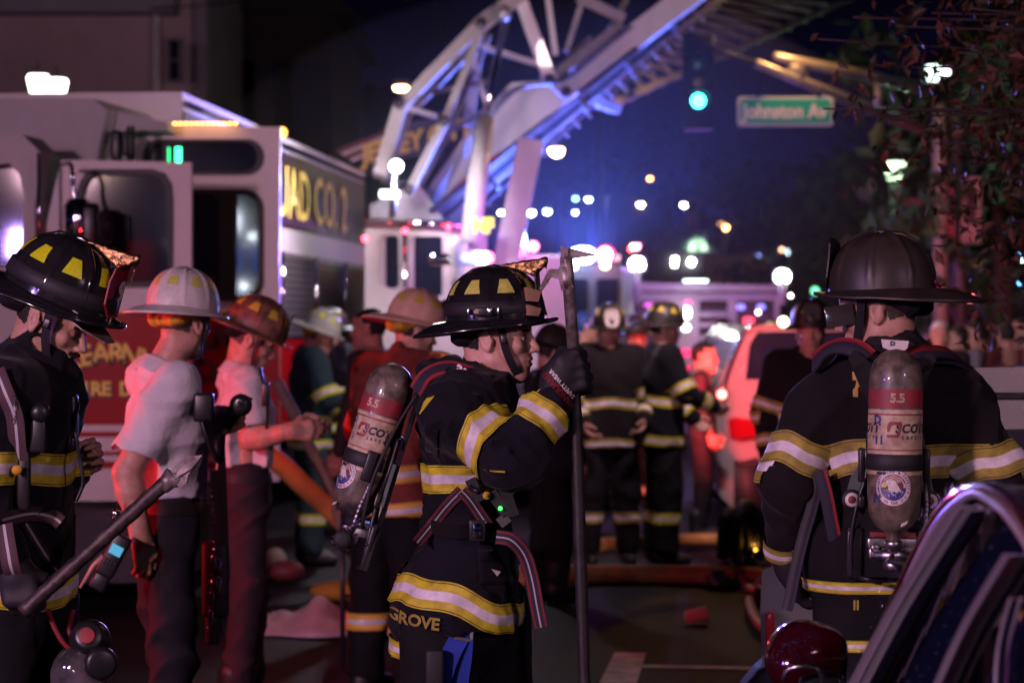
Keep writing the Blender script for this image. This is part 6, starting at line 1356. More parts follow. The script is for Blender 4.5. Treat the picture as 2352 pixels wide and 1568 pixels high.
f = [t for t in f if all(pts[i] is not None for i in t)]; MB().add([p or V(0, 0, 0) for p in pts], f).build('back_lettering', mat('orange_letter', (.75, .42, .08), .5), kf['root'], fix=False)
figure('person', 'dark figure in a black cap standing before the white ladder truck cab', px_frame(855, 14), 160, H=1.84, style='plain', cloth=m_navy, res=.022, hres=.009, hair=m_hood, skin=mat('shaded_skin', (.22, .12, .10), .6), seed=7)
fa = figure('person', 'firefighter facing the camera with a white-fronted helmet, radio cord down his coat', px_frame(1398, 17), -84, H=1.82, cloth=m_coat2, res=.018, hres=.007, trim=TRIM2, group=ff, seed=8, headp=(0, 8, 0), band_z=(1.12, .84),
    helm=helm_b(m_blkm, m_dull, shield=mat('white_shield', (.60, .52, .48), .5), front_text=('1', .06)), arms=(((.04, -.29, 1.17), (.16, -.20, .98)), ((.04, .29, 1.17), (.18, .22, 1.0))))
figure('person', 'firefighter in profile with dull yellow helmet patches and a bright yellow hem band', px_frame(1520, 17), 12, H=1.83, cloth=m_coat, res=.018, hres=.007, group=ff, seed=9, headp=(-8, 4, 0), band_z=(1.13, .86),
    helm=helm_b(m_blkm, m_dull), arms=(((.10, -.27, 1.19), (.30, -.22, 1.10)), ((.10, .27, 1.17), (.28, .2, 1.0))))
figure('person', 'firefighter with yellow-patched dark helmet behind the white estate car, white letters on chest', px_frame(1862, 14), -95, H=1.82, cloth=m_coat2, res=.02, hres=.008, group=ff, seed=10, helm=helm_b(m_blkm, m_dull), trim=TRIM2, band_z=(1.14, .86))
v, f = text_mesh('FD', .11, .006); MB().add([P(1775, 810, 13.5)+V(p[0]+.0, 0, p[1]) for p in v], f).build('chest_lettering', m_lwhite, None, fix=False, label='white letters on the dark jacket beside the estate car pillar', cat='lettering') if False else None
figure('person', 'dark figure in a blue-lit cap half hidden behind the roof hook pole', px_frame(1338, 18.5), 20, H=1.84, style='plain', cloth=m_navy, res=.024, hres=.010, hair=mat('blue_cap', (.02, .06, .25), .6), seed=12)
figure('person', 'dark firefighter bowed behind the gloved hand, red-lit cheek', px_frame(1262, 15), 25, H=1.66, cloth=m_coat, res=.022, hres=.009, group=ff, seed=13, headp=(0, 18, 0), helm=helm_b(m_blkm), bands=False)
figure('person', 'stooping dark-clothed man at the rear corner of the purple engine', px_frame(1612, 19), -10, H=1.58, style='plain', cloth=m_navy, res=.026, hres=.011, seed=14)
figure('person', 'firefighter facing the camera between the pole and the white-fronted helmet, dull helmet', px_frame(1462, 20), -100, H=1.74, cloth=m_coat2, res=.024, hres=.009, group=ff, seed=16, helm=helm_b(m_blkm, m_dull), trim=TRIM2, band_z=(1.12, .86))
figure('person', 'dark-clothed man walking behind the estate car, nearest its left corner', px_frame(1668, 23.5), 190, H=1.78, style='plain', cloth=m_coat, res=.028, hres=.011, seed=17)
figure('person', 'firefighter with a dark helmet right behind the teal jacket firefighter', px_frame(765, 19.5), 150, H=1.80, cloth=m_coat, res=.026, hres=.010, group=ff, seed=18, helm=helm_b(m_blkm, m_dull), trim=TRIML, band_z=(1.10, .86))
figure('person', 'man in dark clothes with a red-lit face between the gloved fist and blue cap', px_frame(1300, 19.5), -70, H=1.70, style='plain', cloth=m_maroon, res=.026, hres=.010, seed=19)
figure('person', 'spectator in a white cap and dark shirt standing apart from the crowd', px_frame(2158, 20), -95, H=1.76, style='plain', cloth=m_navy, res=.026, hres=.010, hair=mat('white_cap', (.72, .74, .76), .6), seed=15)
# crowd along the right pavement
cloths = [mat('shirt_%s' % n_, c_, .8) for n_, c_ in (('black', (.02, .02, .025)), ('maroon', (.16, .03, .04)), ('violet', (.14, .10, .30)), ('grey', (.16, .14, .16)), ('blue', (.06, .12, .35)), ('rust', (.30, .08, .03)))]
rs = random.Random(21); protos = []
words_ = ['black', 'maroon', 'violet', 'grey', 'blue', 'rust']
for k in range(6):
    r_ = figure('person', 'spectator in a %s top in the crowd on the far pavement' % words_[k], V(0, 0, 0), 0, H=1.70, style='plain', cloth=cloths[k], res=.032, hres=.013, seed=30+k, group='spectators crowding the far pavement', bands=False); protos.append(r_['root'])
crowd_ = []
for k, (x, Y) in enumerate([(2185, 23), (2205, 22), (2228, 25), (2245, 22), (2262, 26), (2280, 23), (2296, 25), (2312, 22), (2330, 24), (2350, 23), (2372, 22), (2216, 28), (2254, 29), (2290, 30), (2322, 29), (2345, 31), (1985, 24), (2140, 30)]):
    o = protos[k] if k < 6 else copy_tree(protos[k % 6]); p = px_frame(x, Y); o.location = (p.x, p.y, 0); s_ = rs.uniform(.93, 1.05); o.scale = (s_, s_, s_); o.rotation_euler = (0, 0, rs.uniform(1.2, 4.6)); crowd_.append((x, o, words_[k % 6]))
for i_, (x, o, w_) in enumerate(sorted(crowd_, key=lambda t_: t_[0])): o['label'] = 'spectator in a %s top, %s from the left in the far pavement crowd' % (w_, ORD[i_])

# ================================================================== the firefighter in the middle, holding a pole
def hero_mid():
    Y0 = 6.8; loc = px_frame(1072, Y0); S = Y0/FP
    q = lambda x, y, d=0: P(x, y, Y0 + d*S) - loc                  # reference pixel + depth offset in pixels -> local
    qw = lambda x, y, d=0: P(x, y, Y0 + d*S)
    sq = lambda k: ((0, 1, 0), k)
    c = [cap(q(1062, 925, -150), q(1062, 925, 150), .098, k=.06), cap(q(1082, 960, -95), q(1082, 960, 95), .128, k=.08),
         cap(q(1078, 960), q(1072, 1215), .140, .122, k=.07, sq=sq(1.45)), cap(q(1070, 1235), q(1055, 1385), .124, .186, k=.06, sq=sq(1.30)), cap(q(1040, 1385), q(1032, 1480), .176, .178, k=.05, sq=sq(1.25)),
         cap(q(1052, 880), q(1098, 862), .092, .078, k=.04, sq=sq(1.1)), cap(q(1120, 905, 0), q(1160, 945), .085, .050, k=.05, sq=sq(1.3)),
         cap(q(985, 852, -60), q(985, 850, 60), .030, k=.03), cap(q(985, 852), q(1040, 870), .030, .06, k=.03, sq=sq(1.8)),
         cap(q(1035, 950, -185), q(1170, 1060, -250), .092, .080, k=.05), cap(q(1170, 1060, -250), q(1275, 915, -205), .084, .066, k=.045), ell(q(1190, 1062, -250), (.085, .08, .075), k=.05),
         cap(q(1075, 950, 175), q(1110, 1120, 215), .090, .078, k=.04), cap(q(1110, 1120, 215), q(1085, 1225, 190), .070, .060, k=.04),
         cap(q(1112, 845), q(1130, 760), .062, .075, k=.012, op=-1),
         half(q(1060, 1446), Vector((.02, 0, -1)), .008), cap(q(965, 1400), q(955, 1500), .085, .088, k=.03, sq=sq(1.5)), half(q(960, 1522), (-.2, 0, -1), .006)]
    fold = wrinkle(12, .026, 16); fold2 = wrinkle(31, .011, 36)
    root = empty('person', loc, 0, label='firefighter in profile gripping an upright pole, glossy black helmet, grey air cylinder', cat='person')
    coat = sculpt('turnout_coat', c, .0065, m_coat, root, disp=lambda p: fold(p)+fold2(p), it=2)
    # trousers
    t = [cap(q(1010, 1400, -75), q(1000, 1790, -85), .120, .105, k=.05), cap(q(1000, 1790, -85), q(990, 2060, -90), .105, .095, k=.03), cap(q(1130, 1400, 75), q(1150, 1790, 80), .118, .105, k=.05),
         cap(q(1150, 1790, 80), q(1160, 2060, 85), .105, .095, k=.03), cap(q(1045, 1300), q(1065, 1440), .12, .135, k=.05, sq=sq(1.3)), half(q(0, 2075), (0, 0, -1), .01), half(q(1050, 1250), (0, 0, 1), .01)]
    trs = sculpt('trousers', t, .010, m_pants, root, disp=wrinkle(77, .016, 14), it=2)
    for x, d in ((990, -90), (1160, 85)):
        o = q(x, 2128, d); o.z = 0
        sculpt('boot', [cap(o+V(-.02, 0, .2), o+V(-.02, 0, .07), .066, .052, k=.03), cap(o+V(-.03, 0, .052), o+V(.17, 0, .042), .052, .042, k=.03), half((0, 0, 0), (0, 0, -1), .004)], .011, m_boot, root)
    # body
    hc = q(1137, 775); HM = Matrix.Translation(hc) @ Matrix.Rotation(math.radians(-9), 4, 'Z') @ Matrix.Rotation(math.radians(0), 4, 'Y') @ Matrix.Scale(1.03, 4)
    nb = q(1075, 905); v, f, mi = head_mesh(.0033, brow=1, neck=tuple(HM.inverted() @ nb), open_mouth=.001); hv = xf(v, HM)
    core = [cap(nb, q(1070, 1240), .095, .10, k=.05, sq=sq(1.4)), cap(q(1010, 1400, -75), q(1000, 1790, -85), .08, .06, k=.03), cap(q(1000, 1790, -85), q(990, 2060, -90), .06, .045, k=.03), cap(q(1130, 1400, 75), q(1150, 1790, 80), .08, .06),
            cap(q(1150, 1790, 80), q(1160, 2060, 85), .06, .045), cap(q(1065, 1240), q(1060, 1400), .11, k=.05), cap(q(1062, 925, -150), q(1062, 925, 150), .05, k=.04), cap(q(1035, 950, -185), q(1170, 1060, -250), .05, .042), cap(q(1170, 1060, -250), q(1278, 900, -205), .042, .03),
            cap(q(1075, 950, 175), q(1110, 1120, 215), .05, .042), cap(q(1110, 1120, 215), q(1082, 1240, 190), .04, .03)]
    hp = hand_prims(q(1082, 1248, 190), V(0, 0, -1), V(1, 0, 0), V(0, -1, 0), .5)
    v2, f2 = sdf(core, .014); v3, f3 = sdf(hp, .006)
    v, f, mi = join([(hv, f, mi), (v2, f2, None), (v3, f3, None)]); pydata('body', v, f, [m_skin2, m_hair, m_lip], root, True, mi)
    for sg in (-1, 1):
        e = MB(HM); e.ball((.0765, sg*.030, -.001), .0128, 14); eo = e.build('eyeball', m_eye, root)
        MB(HM).lathe((.0885, sg*.030, -.002), (1, 0, 0), [(.0062, -.002), (.0058, .0002), (.0, .0012)], 14).build('iris', m_iris, eo)
    # glove gripping the pole
    g = [cap(q(1262, 925, -205), q(1285, 868, -205), .043, .047, k=.03), cap(q(1285, 868, -205), q(1300, 835, -212), .046, .040, k=.03)]
    for i, (x, y) in enumerate(((1322, 812), (1330, 836), (1336, 860), (1336, 884))):
        g += [cap(q(1292, y+14, -222), q(x, y, -222), .020, .018, k=.012), cap(q(x, y, -222), q(x+14, y+6, -196), .0175, .0165, k=.006), cap(q(x+14, y+6, -196), q(x+2, y+12, -172), .0165, .015, k=.006), cap(q(x+2, y+12, -172), q(x-14, y+14, -170), .015, .013, k=.006)]
    g += [cap(q(1272, 850, -190), q(1292, 808, -182), .024, .018, k=.012), cap(q(1292, 808, -182), q(1322, 800, -182), .018, .016, k=.008), cap(q(1322, 800, -182), q(1340, 812, -190), .016, .013, k=.006)]
    glove = sculpt('glove', g, .004, m_rub, root, disp=wrinkle(8, .004, 70), it=1)
    # wrist label
    R = Matrix.Rotation(math.radians(0), 3, 'Z')
    for body, sz, x, y, mm, bo in (('VANGUARD', .022, 1283, 895, m_redw, .0007), ('SAFETY WEAR', .0155, 1291, 881, m_lwhite, .0005)):
        v, f = text_mesh(body, sz, bo); gb = bvh_of(glove, coat); tb = MB(); ang = math.radians(180-49)
        pts = []
        for p in v:
            X = p[0]*math.cos(ang) - p[1]*math.sin(ang); Z = p[0]*math.sin(ang) + p[1]*math.cos(ang); o = q(x, y, -225) + V(X, -.35, Z); h = gb.ray_cast(o, V(0, 1, 0), 1.0)
            pts.append((h[0] + V(0, -.0035, 0)) if h[0] else o + V(0, .3, 0))
        tb.add(pts, f); tb.build('glove_lettering', mm, glove, fix=False)
    # helmet
    hm = Matrix.Translation(q(1137, 737)) @ Matrix.Rotation(math.radians(-8), 4, 'Z') @ Matrix.Rotation(math.radians(-2.0), 4, 'Y')
    helmet(root, hm, m_blk, refl=m_chev, shield=m_leab, wedge=True, goggles=True, backlen=.066)
    # trim
    bv = bvh_of(coat)
    band('reflective_band', bv, q(1072, 1096), (-.02, 0, 1), root, TRIM, w=.078, n=96, wave=lambda a: -.010*math.cos(a) + .006*math.sin(a*3), R=.42)
    band('hem_band', bv, q(1050, 1368), (0.27, 0, 1), root, TRIM, w=.082, n=120, wave=lambda a: .012*math.sin(a*3+.6) + .006*math.sin(a*7), R=.5)
    band('tail_band', bv, q(958, 1487), (0.16, 0, 1), root, TRIM, w=.048, n=80, R=.2)
    d = (q(1275, 915, -205) - q(1170, 1060, -250)).normalized()
    band('sleeve_band', bv, q(1241, 962, -219), d, root, TRIM, w=.082, n=60, R=.2, wob=.003)
    d2 = (q(1170, 1060, -250) - q(1035, 950, -185)).normalized()
    band('sleeve_band', bv, q(1118, 1017, -225), (d2 + V(.1, -.5, -.1)).normalized(), root, TRIM, w=.078, n=60, R=.2, wave=lambda a: .02*math.cos(a*1.0+.5))
    # back lettering, coat tail name, pen patch
    def on_coat(body, sz, x, y, rot, mm, bo=.001, depth=-500, dirv=V(0, 1, 0), nm='coat_lettering'):
        v, f = text_mesh(body, sz, bo); pts = []
        for p in v:
            X = p[0]*math.cos(rot) - p[1]*math.sin(rot); Z = p[0]*math.sin(rot) + p[1]*math.cos(rot); o = q(x, y, -165) + V(X, -.6, Z); h = bv.ray_cast(o, dirv, 1.2)
            pts.append((h[0] - dirv*.010) if h[0] else None)
        f = [t for t in f if all(pts[i] is not None for i in t)]; pts = [p or V(0, 0, 0) for p in pts]
        MB().add(pts, f).build(nm, mm, root, fix=False, kind='stuff')
    on_coat('LEGROVE', .046, 928, 1424, -.10, m_yel_dirty, .0016); on_coat('7', .075, 975, 928, -.25, m_yel, .003)
    # straps
    W = ([0, .08, .20, .45, .55, .80, .92, 1], [1, 0, 1, 2, 1, 0, 1]); WM = [m_redw, m_navw, m_glow_p]
    def snap(pts, off=.012):
        out = []
        for (x, y) in pts:
            h = bv.ray_cast(q(x, y, -170)+V(0, -.6, 0), V(0, 1, 0), 1.6); out.append(h[0] + V(0, -off, 0) if h[0] else q(x, y, -150))
        return out
    st = MB(); strap('shoulder_strap', [q(960, 900, -120), q(985, 865, -128), q(1030, 850, -135), q(1085, 868, -140), q(1130, 905, -135), q(1160, 950, -120)], .055, root, [m_redw, m_navw], (0, -.6, .8), .012, ([0, .22, .78, 1], [0, 1, 0]), 8)
    v, f = text_mesh('3M', .04, .002); 
    rr = math.radians(-33); MB().add([q(1062, 858, -171) + V(p[0]*math.cos(rr)-p[1]*math.sin(rr), 0, p[0]*math.sin(rr)+p[1]*math.cos(rr)) for p in v], f).build('strap_lettering', m_lwhite, root, fix=False)
    strap('waist_strap', snap([(958, 1246), (990, 1210), (1025, 1165), (1060, 1128)]), .034, root, WM, (0, -1, .1), .003, W)
    strap('waist_strap', snap([(1060, 1128), (1080, 1150), (1100, 1180), (1120, 1210)]), .034, root, WM, (0, -1, .1), .003, W)
    strap('waist_belt', snap([(962, 1212), (990, 1216), (1040, 1222), (1090, 1222), (1140, 1218), (1172, 1214)]), .040, root, [m_rub], (0, -1, .0), .004)
    strap('hanging_strap', [q(1140, 1232, -190), q(1175, 1240, -195), q(1205, 1275, -180), q(1222, 1330, -170), q(1233, 1390, -165), q(1243, 1440, -160)], .040, root, WM, (-.1, -1, .0), .003, W)
    b = MB(); b.bbox(q(1096, 1218, -175), (.044, .010, .058), .003).bbox(q(1096, 1218, -182), (.024, .006, .040), .002, mi=1); b.build('belt_buckle', [m_plast, m_chrome], root)
    b = MB()
    for (x0, y0, x1, y1, w_) in ((1080, 1100, 1105, 1150, .040), (1128, 1130, 1165, 1180, .026), (1158, 1120, 1180, 1185, .026), (1150, 1185, 1165, 1205, .02)):
        b.bar(q(x0, y0, -170), q(x1, y1, -175), w_, .03, (0, 1, 0))
    b.lathe(q(1118, 1137, -190), (0, -1, 0), [(.011, 0), (.011, .008), (.008, .01)], 16, mi=1); b.lathe(q(1117, 1137, -203), (0, -1, 0), [(.006, 0), (.006, .002)], 12, mi=2)
    b.ball(q(1149, 1167, -196), .006, mi=3)
    b.tube([q(1080, 1118, -185), q(1095, 1128, -195), q(1110, 1120, -190)], .008, 8, mi=0)
    b.build('chest_console', [m_plast, m_liner, m_yel, emat('green_led', (.05, 1, .1), 4)], root)
    for (pts_, nm_) in (([(1100, 1268), (1185, 1276), (1192, 1352), (1102, 1340)], 'pocket'), ([(1096, 1262), (1188, 1268), (1190, 1296), (1096, 1288)], 'pocket_flap'), ([(975, 975), (1010, 985), (1006, 1050), (972, 1040)], 'radio_pocket')):
        g_ = MB(); n_ = 7; a_, b_, c2, d2 = [V(x, y, 0) for x, y in pts_]; vs = []
        for i in range(n_+1):
            for j in range(n_+1):
                p_ = (a_.lerp(b_, i/n_)).lerp(d2.lerp(c2, i/n_), j/n_); h = bv.ray_cast(q(p_.x, p_.y, -165)+V(0, -.6, 0), V(0, 1, 0), 1.4)
                ed_ = .002 if 0 < i < n_ and 0 < j < n_ else .0; vs.append((h[0] if h[0] else q(p_.x, p_.y, -60)) + V(0, -.006-ed_*3-(.006 if nm_ == 'pocket_flap' else 0), 0))
        g_.add(vs, [(i*(n_+1)+j, i*(n_+1)+j+1, (i+1)*(n_+1)+j+1, (i+1)*(n_+1)+j) for i in range(n_) for j in range(n_)], 0, True); o_ = g_.build(nm_, m_coat, root); md = o_.modifiers.new('thickness', 'SOLIDIFY'); md.thickness = .005
    MB().prism([[(1128, 1310), (1150, 1318), (1142, 1328)]], lambda u, v: snap([(u, v)], .02)[0], (0, .002, 0)).build('torn_tag', m_lwhite, root)
    # blue leg harness with its buckle
    bt = bvh_of(trs)
    def snapt(pts, off=.008):
        out = []
        for (x, y) in pts:
            h = bt.ray_cast(q(x, y, -150)+V(0, -.6, 0), V(0, 1, 0), 1.6); out.append(h[0] + V(0, -off, 0) if h[0] else q(x, y, -120))
        return out
    strap('leg_harness', snapt([(1085, 1425), (1060, 1455), (1035, 1500), (1015, 1560), (1000, 1640)]), .052, root, [m_bluew], (0, -1, 0), .004)
    strap('leg_harness', snapt([(1066, 1460), (1062, 1510), (1055, 1560), (1050, 1650)]), .052, root, [m_bluew], (0, -1, 0), .004)
    b = MB(); p0, p1, p2, p3 = [snapt([p], .02)[0] for p in ((1045, 1460), (1082, 1468), (1085, 1440), (1082, 1440))]; b.bar(p0, p1, .008, .008, (0, 1, 0)).bar(p1, p2, .008, .008, (0, 1, 0)); b.build('harness_buckle', mat('brushed_brass', (.6, .52, .38), .3, .8), root)
    b = MB(); b.bbox(snapt([(1000, 1530)], .03)[0], (.05, .035, .11), .01); b.build('belt_pouch', m_rub, root)
    # breathing apparatus
    ax = (q(912, 830) - q(803, 1190)).normalized(); yv = V(-1, 0, 0); yv = (yv - ax*yv.dot(ax)).normalized(); xv = yv.cross(ax)
    base = q(806, 1186, -40) - yv*.112
    M = Matrix((xv, yv, ax)).transposed().to_4x4(); M.translation = base
    scba(root, M, L=.445, lab=-PI/2+.42, eagle_a=-.62, side=-1, r=.0665)
    return dict(root=root, q=q, qw=qw, loc=loc)

def roof_hook(H):
    q, loc = H['qw'], H['loc']
    root = empty('roof_hook', q(1350, 2128, -195).xy.to_3d(), label='long steel roof hook pole held upright, forked head beside the middle helmet', cat='tool'); o = root.location
    a, b, c_, d = q(1302, 600, -195), q(1318, 815, -195), q(1326, 900, -195), q(1362, 2000, -195)
    MB(org=o).tube([q(1300, 590, -195), a, b], .0165, 16).build('upper_shaft', m_steel, root)
    pts = [b + (c_-b)*.2, c_, c_+(d-c_)*.5, d]; pts[-1].z = .03
    rr = []; tp = []
    for i in range(40):
        t = i/39; p = (c_ if t > .0 else b) if False else b + (pts[-1]-b)*t; tp.append(p); rr.append(.0175 + .0022*math.sin(i*1.7)*(i % 3 == 0))
    MB(org=o).tube(tp, rr, 14).build('taped_shaft', m_tape, root)
    h = MB(org=o); D = -195
    h.prism([[(1288, 564), (1304, 573), (1308, 640), (1318, 660), (1290, 668), (1284, 640)]], lambda u, v: q(u, v, D-12), (0, .030, 0))
    h.prism([[(1294, 566), (1366, 583), (1368, 587), (1306, 596)]], lambda u, v: q(u, v, D-4), (0, .008, 0))
    h.prism([[(1292, 618), (1292, 644), (1268, 636), (1246, 668), (1238, 664), (1254, 630), (1262, 617)]], lambda u, v: q(u, v, D-10), (0, .026, 0))
    h.tube([q(1297, 612, D), q(1300, 640, D), q(1303, 664, D)], [.0165, .0180, .0165], 14); h.build('hook_head', m_steel, root)

# ================================================================== the firefighter at the right, seen from behind
def hero_right():
    Y0 = 6.25; loc = px_frame(2040, Y0); S = Y0/FP
    q = lambda x, y, d=0: P(x, y, Y0 + d*S) - loc
    sx = lambda k: ((1, 0, 0), k)
    root = empty('person', loc, 0, label='firefighter seen from behind in a sooty black helmet, air cylinder with a round eagle sticker', cat='person')
    c = [cap(q(1910, 915), q(2190, 905), .085, k=.07), cap(q(1945, 960), q(2145, 955), .115, k=.07), cap(q(2040, 980), q(2035, 1240), .122, .135, k=.06, sq=sx(1.34)),
         cap(q(2020, 1240), q(1995, 1290), .145, .150, k=.05, sq=sx(1.15)), cap(q(2035, 860), q(2035, 760), .125, .080, k=.05), cap(q(2000, 850), q(2080, 850), .10, k=.05),
         cap(q(1872, 945, 10), q(1812, 1110, -30), .092, .082, k=.035), cap(q(1812, 1110, -30), q(1798, 1262, 60), .080, .054, k=.04),
         cap(q(2212, 945, 10), q(2280, 1105, -10), .094, .086, k=.035), cap(q(2280, 1105, -10), q(2298, 1280, 40), .084, .066, k=.04),
         cap(q(2005, 770), q(2005, 690), .070, .075, k=.012, op=-1), half(q(2000, 1325), (0, 0, -1), .008)]
    fold = wrinkle(41, .024, 15); fold2 = wrinkle(42, .010, 34)
    coat = sculpt('turnout_coat', c, .0065, m_coat2, root, disp=lambda p: fold(p)+fold2(p), it=2)
    t = [cap(q(1965, 1330), q(1960, 1780), .120, .105, k=.05), cap(q(1960, 1780), q(1955, 2160), .105, .095, k=.03), cap(q(2090, 1330), q(2110, 1780), .118, .105, k=.05), cap(q(2110, 1780), q(2120, 2160), .105, .095, k=.03),
         cap(q(1960, 1270), q(2080, 1280), .14, k=.05), half(q(0, 2200), (0, 0, -1), .01)]
    trs = sculpt('trousers', t, .010, m_pants, root, disp=wrinkle(78, .016, 14), it=2)
    for x in (1955, 2120):
        o = q(x, 2200); o.z = 0
        sculpt('boot', [cap(o+V(0, -.02, .2), o+V(0, -.02, .07), .066, .052, k=.03), cap(o+V(0, -.03, .052), o+V(0, .17, .042), .052, .042, k=.03), half((0, 0, 0), (0, 0, -1), .004)], .011, m_boot, root)
    hc = q(2022, 712, 0); yaw = 156
    HM = Matrix.Translation(hc) @ Matrix.Rotation(math.radians(yaw), 4, 'Z') @ Matrix.Rotation(math.radians(10), 4, 'Y')
    nb = q(2035, 850); v, f, mi = head_mesh(.004, neck=tuple(HM.inverted() @ nb)); hv = xf(v, HM)
    core = [cap(nb, q(2030, 1250), .10, .11, k=.05, sq=sx(1.3)), cap(q(1965, 1300), q(1960, 1780), .08, .06), cap(q(1960, 1780), q(1955, 2160), .06, .045), cap(q(2090, 1300), q(2110, 1780), .08, .06), cap(q(2110, 1780), q(2120, 2160), .06, .045),
            cap(q(1905, 915), q(2195, 905), .05, k=.04), cap(q(1870, 950, 10), q(1815, 1120, -30), .05, .042), cap(q(1815, 1120, -30), q(1808, 1300, 70), .04, .03), cap(q(2210, 950, 10), q(2270, 1110, -10), .05, .042), cap(q(2270, 1110, -10), q(2295, 1310, 45), .04, .03)]
    v2, f2 = sdf(core, .014)
    h1, h1f = sdf(hand_prims(q(1808, 1290, 70), V(.25, .3, -.9), V(0, 1, .2), V(1, 0, 0), .5) + hand_prims(q(2295, 1310, 45), V(0, .2, -1), V(0, 1, .2), V(-1, 0, 0), .5), .006)
    v, f, mi = join([(hv, f, mi), (v2, f2, None), (h1, h1f, None)]); pydata('body', v, f, [m_skin, m_hair2, m_lip], root, True, mi)
    sculpt('glove', hand_prims(q(1808, 1290, 70), V(.25, .3, -.9), V(0, 1, .2), V(1, 0, 0), .5, 1.06, 1.45), .006, m_rub, root); sculpt('glove', hand_prims(q(2295, 1310, 45), V(0, .2, -1), V(0, 1, .2), V(-1, 0, 0), .5, 1.06, 1.45), .006, m_rub, root)
    hm = HM @ Matrix.Translation((-.014, 0, .048)) @ Matrix.Rotation(math.radians(-8), 4, 'Y') @ Matrix.Scale(1.0, 4)
    hel = helmet(root, hm, m_blkm, brim_m=m_blkm, shield=m_leab, eagle=False, chin=True, backlen=.098, flap=m_hood, bandm=None)
    g = MB(hm); g.tube(catmull([(-.148, -.06, .01), (-.152, -.03, .012), (-.153, .01, .005), (-.150, .04, .018)], 5), .0035, 6); g.build('brim_cord', m_lea, hel)
    g = MB(HM); vs = []
    for i in range(9):
        a = math.radians(-70 + 140*i/8)
        for z in (.035, -.005, -.03): vs.append((.030+.10*math.cos(a), .088*math.sin(a), z-.012*math.cos(a)))
    g.add(vs, [(3*i+j, 3*i+j+1, 3*i+j+4, 3*i+j+3) for i in range(8) for j in (0, 1)], 0, True); 
    g2 = MB(HM); g2.bbox((.085, .085, .0), (.075, .006, .055), .003, Matrix.Rotation(.3, 3, 'Z')); g2.build('eye_shield', m_vis, hel)
    bv = bvh_of(coat)
    band('reflective_band', bv, q(2035, 1048), (0, 0, 1), root, TRIM2, w=.088, n=110, wave=lambda a: -.006*math.cos(2*a) + .010*math.sin(a*3+1) + .004*math.sin(7*a), R=.45)
    for (a, b_, cx, cy, dd) in (((1870, 950, 10), (1815, 1120, -30), 1822, 1052, -14), ((2210, 950, 10), (2270, 1110, -10), 2262, 1066, -4)):
        d = (q(*b_) - q(*a)).normalized(); band('sleeve_band', bv, q(cx, cy, dd), d + V(0, .0, 0), root, TRIM2, w=.088, n=60, R=.2, wob=.006, wave=lambda a: .006*math.sin(a*2))
    d = (q(1800, 1260, 60) - q(1815, 1120, -30)).normalized(); band('cuff_band', bv, q(1803, 1262, 50), d, root, TRIM2, w=.050, n=48, R=.15)
    bt = bvh_of(trs); band('trouser_band', bt, q(1962, 1470), (0, 0, 1), root, TRIM, w=.03, n=40, R=.3); band('trouser_band', bt, q(2010, 1338), (0, 0, 1), root, TRIM, w=.03, n=60, R=.4)
    def on(body, sz, x, y, mm, bo, nm='coat_lettering', B=None):
        v, f = text_mesh(body, sz, bo); pts = []
        for p in v:
            h = (B or bv).ray_cast(q(x, y, -110) + V(p[0], -.6, p[1]), V(0, 1, 0), 1.2); pts.append(h[0] - V(0, .004, 0) if h[0] else None)
        f = [t for t in f if all(pts[i] is not None for i in t)]; MB().add([p or V(0, 0, 0) for p in pts], f).build(nm, mm, root, fix=False, kind='stuff')
    goldt = mat('ochre_letter', (.45, .26, .05), .6)
    on('H', .088, 1986, 886, goldt, .002); on('D', .092, 2098, 868, goldt, .002); on('II', .034, 1966, 1390, m_yel_dirty, .001, 'trouser_lettering', bt)
    def snap(pts, off=.012):
        out = []
        for (x, y) in pts:
            h = bv.ray_cast(q(x, y, -110)+V(0, -.6, 0), V(0, 1, 0), 1.6); out.append(h[0] + V(0, -off, 0) if h[0] else q(x, y, -60))
        return out
    WR = ([0, .3, 1], [0, 1])
    strap('shoulder_strap', [q(1875, 838, -20), q(1900, 812, -50), q(1930, 800, -80), q(1965, 806, -105), q(1992, 826, -118)], .060, root, [m_redw, m_navw], (.1, -.7, .7), .014, WR)
    strap('shoulder_strap', [q(2212, 842, 0), q(2180, 822, -50), q(2140, 818, -85), q(2105, 822, -105), q(2085, 838, -118)], .060, root, [m_navw, m_redw], (-.1, -.7, .7), .014, ([0, .62, 1], [0, 1]))
    strap('hanging_strap', [q(1878, 1085, -75), q(1868, 1150, -70), q(1848, 1220, -62), q(1828, 1300, -60), q(1812, 1380, -60), q(1806, 1400, -60)], .030, root, [m_navw, m_rub], (0, -1, 0), .003, ([0, .3, 1], [0, 1]))
    strap('waist_strap', [q(1882, 1080, -92), q(1896, 1130, -100), q(1908, 1190, -100), q(1918, 1240, -96)], .034, root, [m_redw, m_navw], (0, -1, 0), .003, ([0, .25, 1], [0, 1]))
    # collar label and pack
    MB().prism([[(2024, 779), (2088, 783), (2084, 800), (2066, 812), (2052, 808), (2028, 798)]], lambda u, v: q(u, v, -128), (0, .004, 0)).build('collar_label', m_lwhite, root)
    v, f = text_mesh('D', .016, .0005); MB().add([q(2050, 789, -131) + V(p[0], 0, p[1]) for p in v], f).build('collar_lettering', m_lblack, root, fix=False)
    sp_ = [q(2112 + 28*i/40, 856 - 20*i/40, -150) for i in range(41)]; MB().tube(sp_, [.0045+.002*(i % 2) for i in range(41)], 8, sm=False).build('spiral_hose', m_metal, root)
    e = [cap(q(2012, 805, -60), q(2075, 805, -60), .040, k=.03), cap(q(2015, 830, -70), q(2070, 830, -70), .030, k=.03), cap(q(2085, 850, -90), q(2140, 822, -70), .022, k=.02)]
    sculpt('pack_yoke', e, .006, m_rub, root, disp=wrinkle(4, .012, 50))
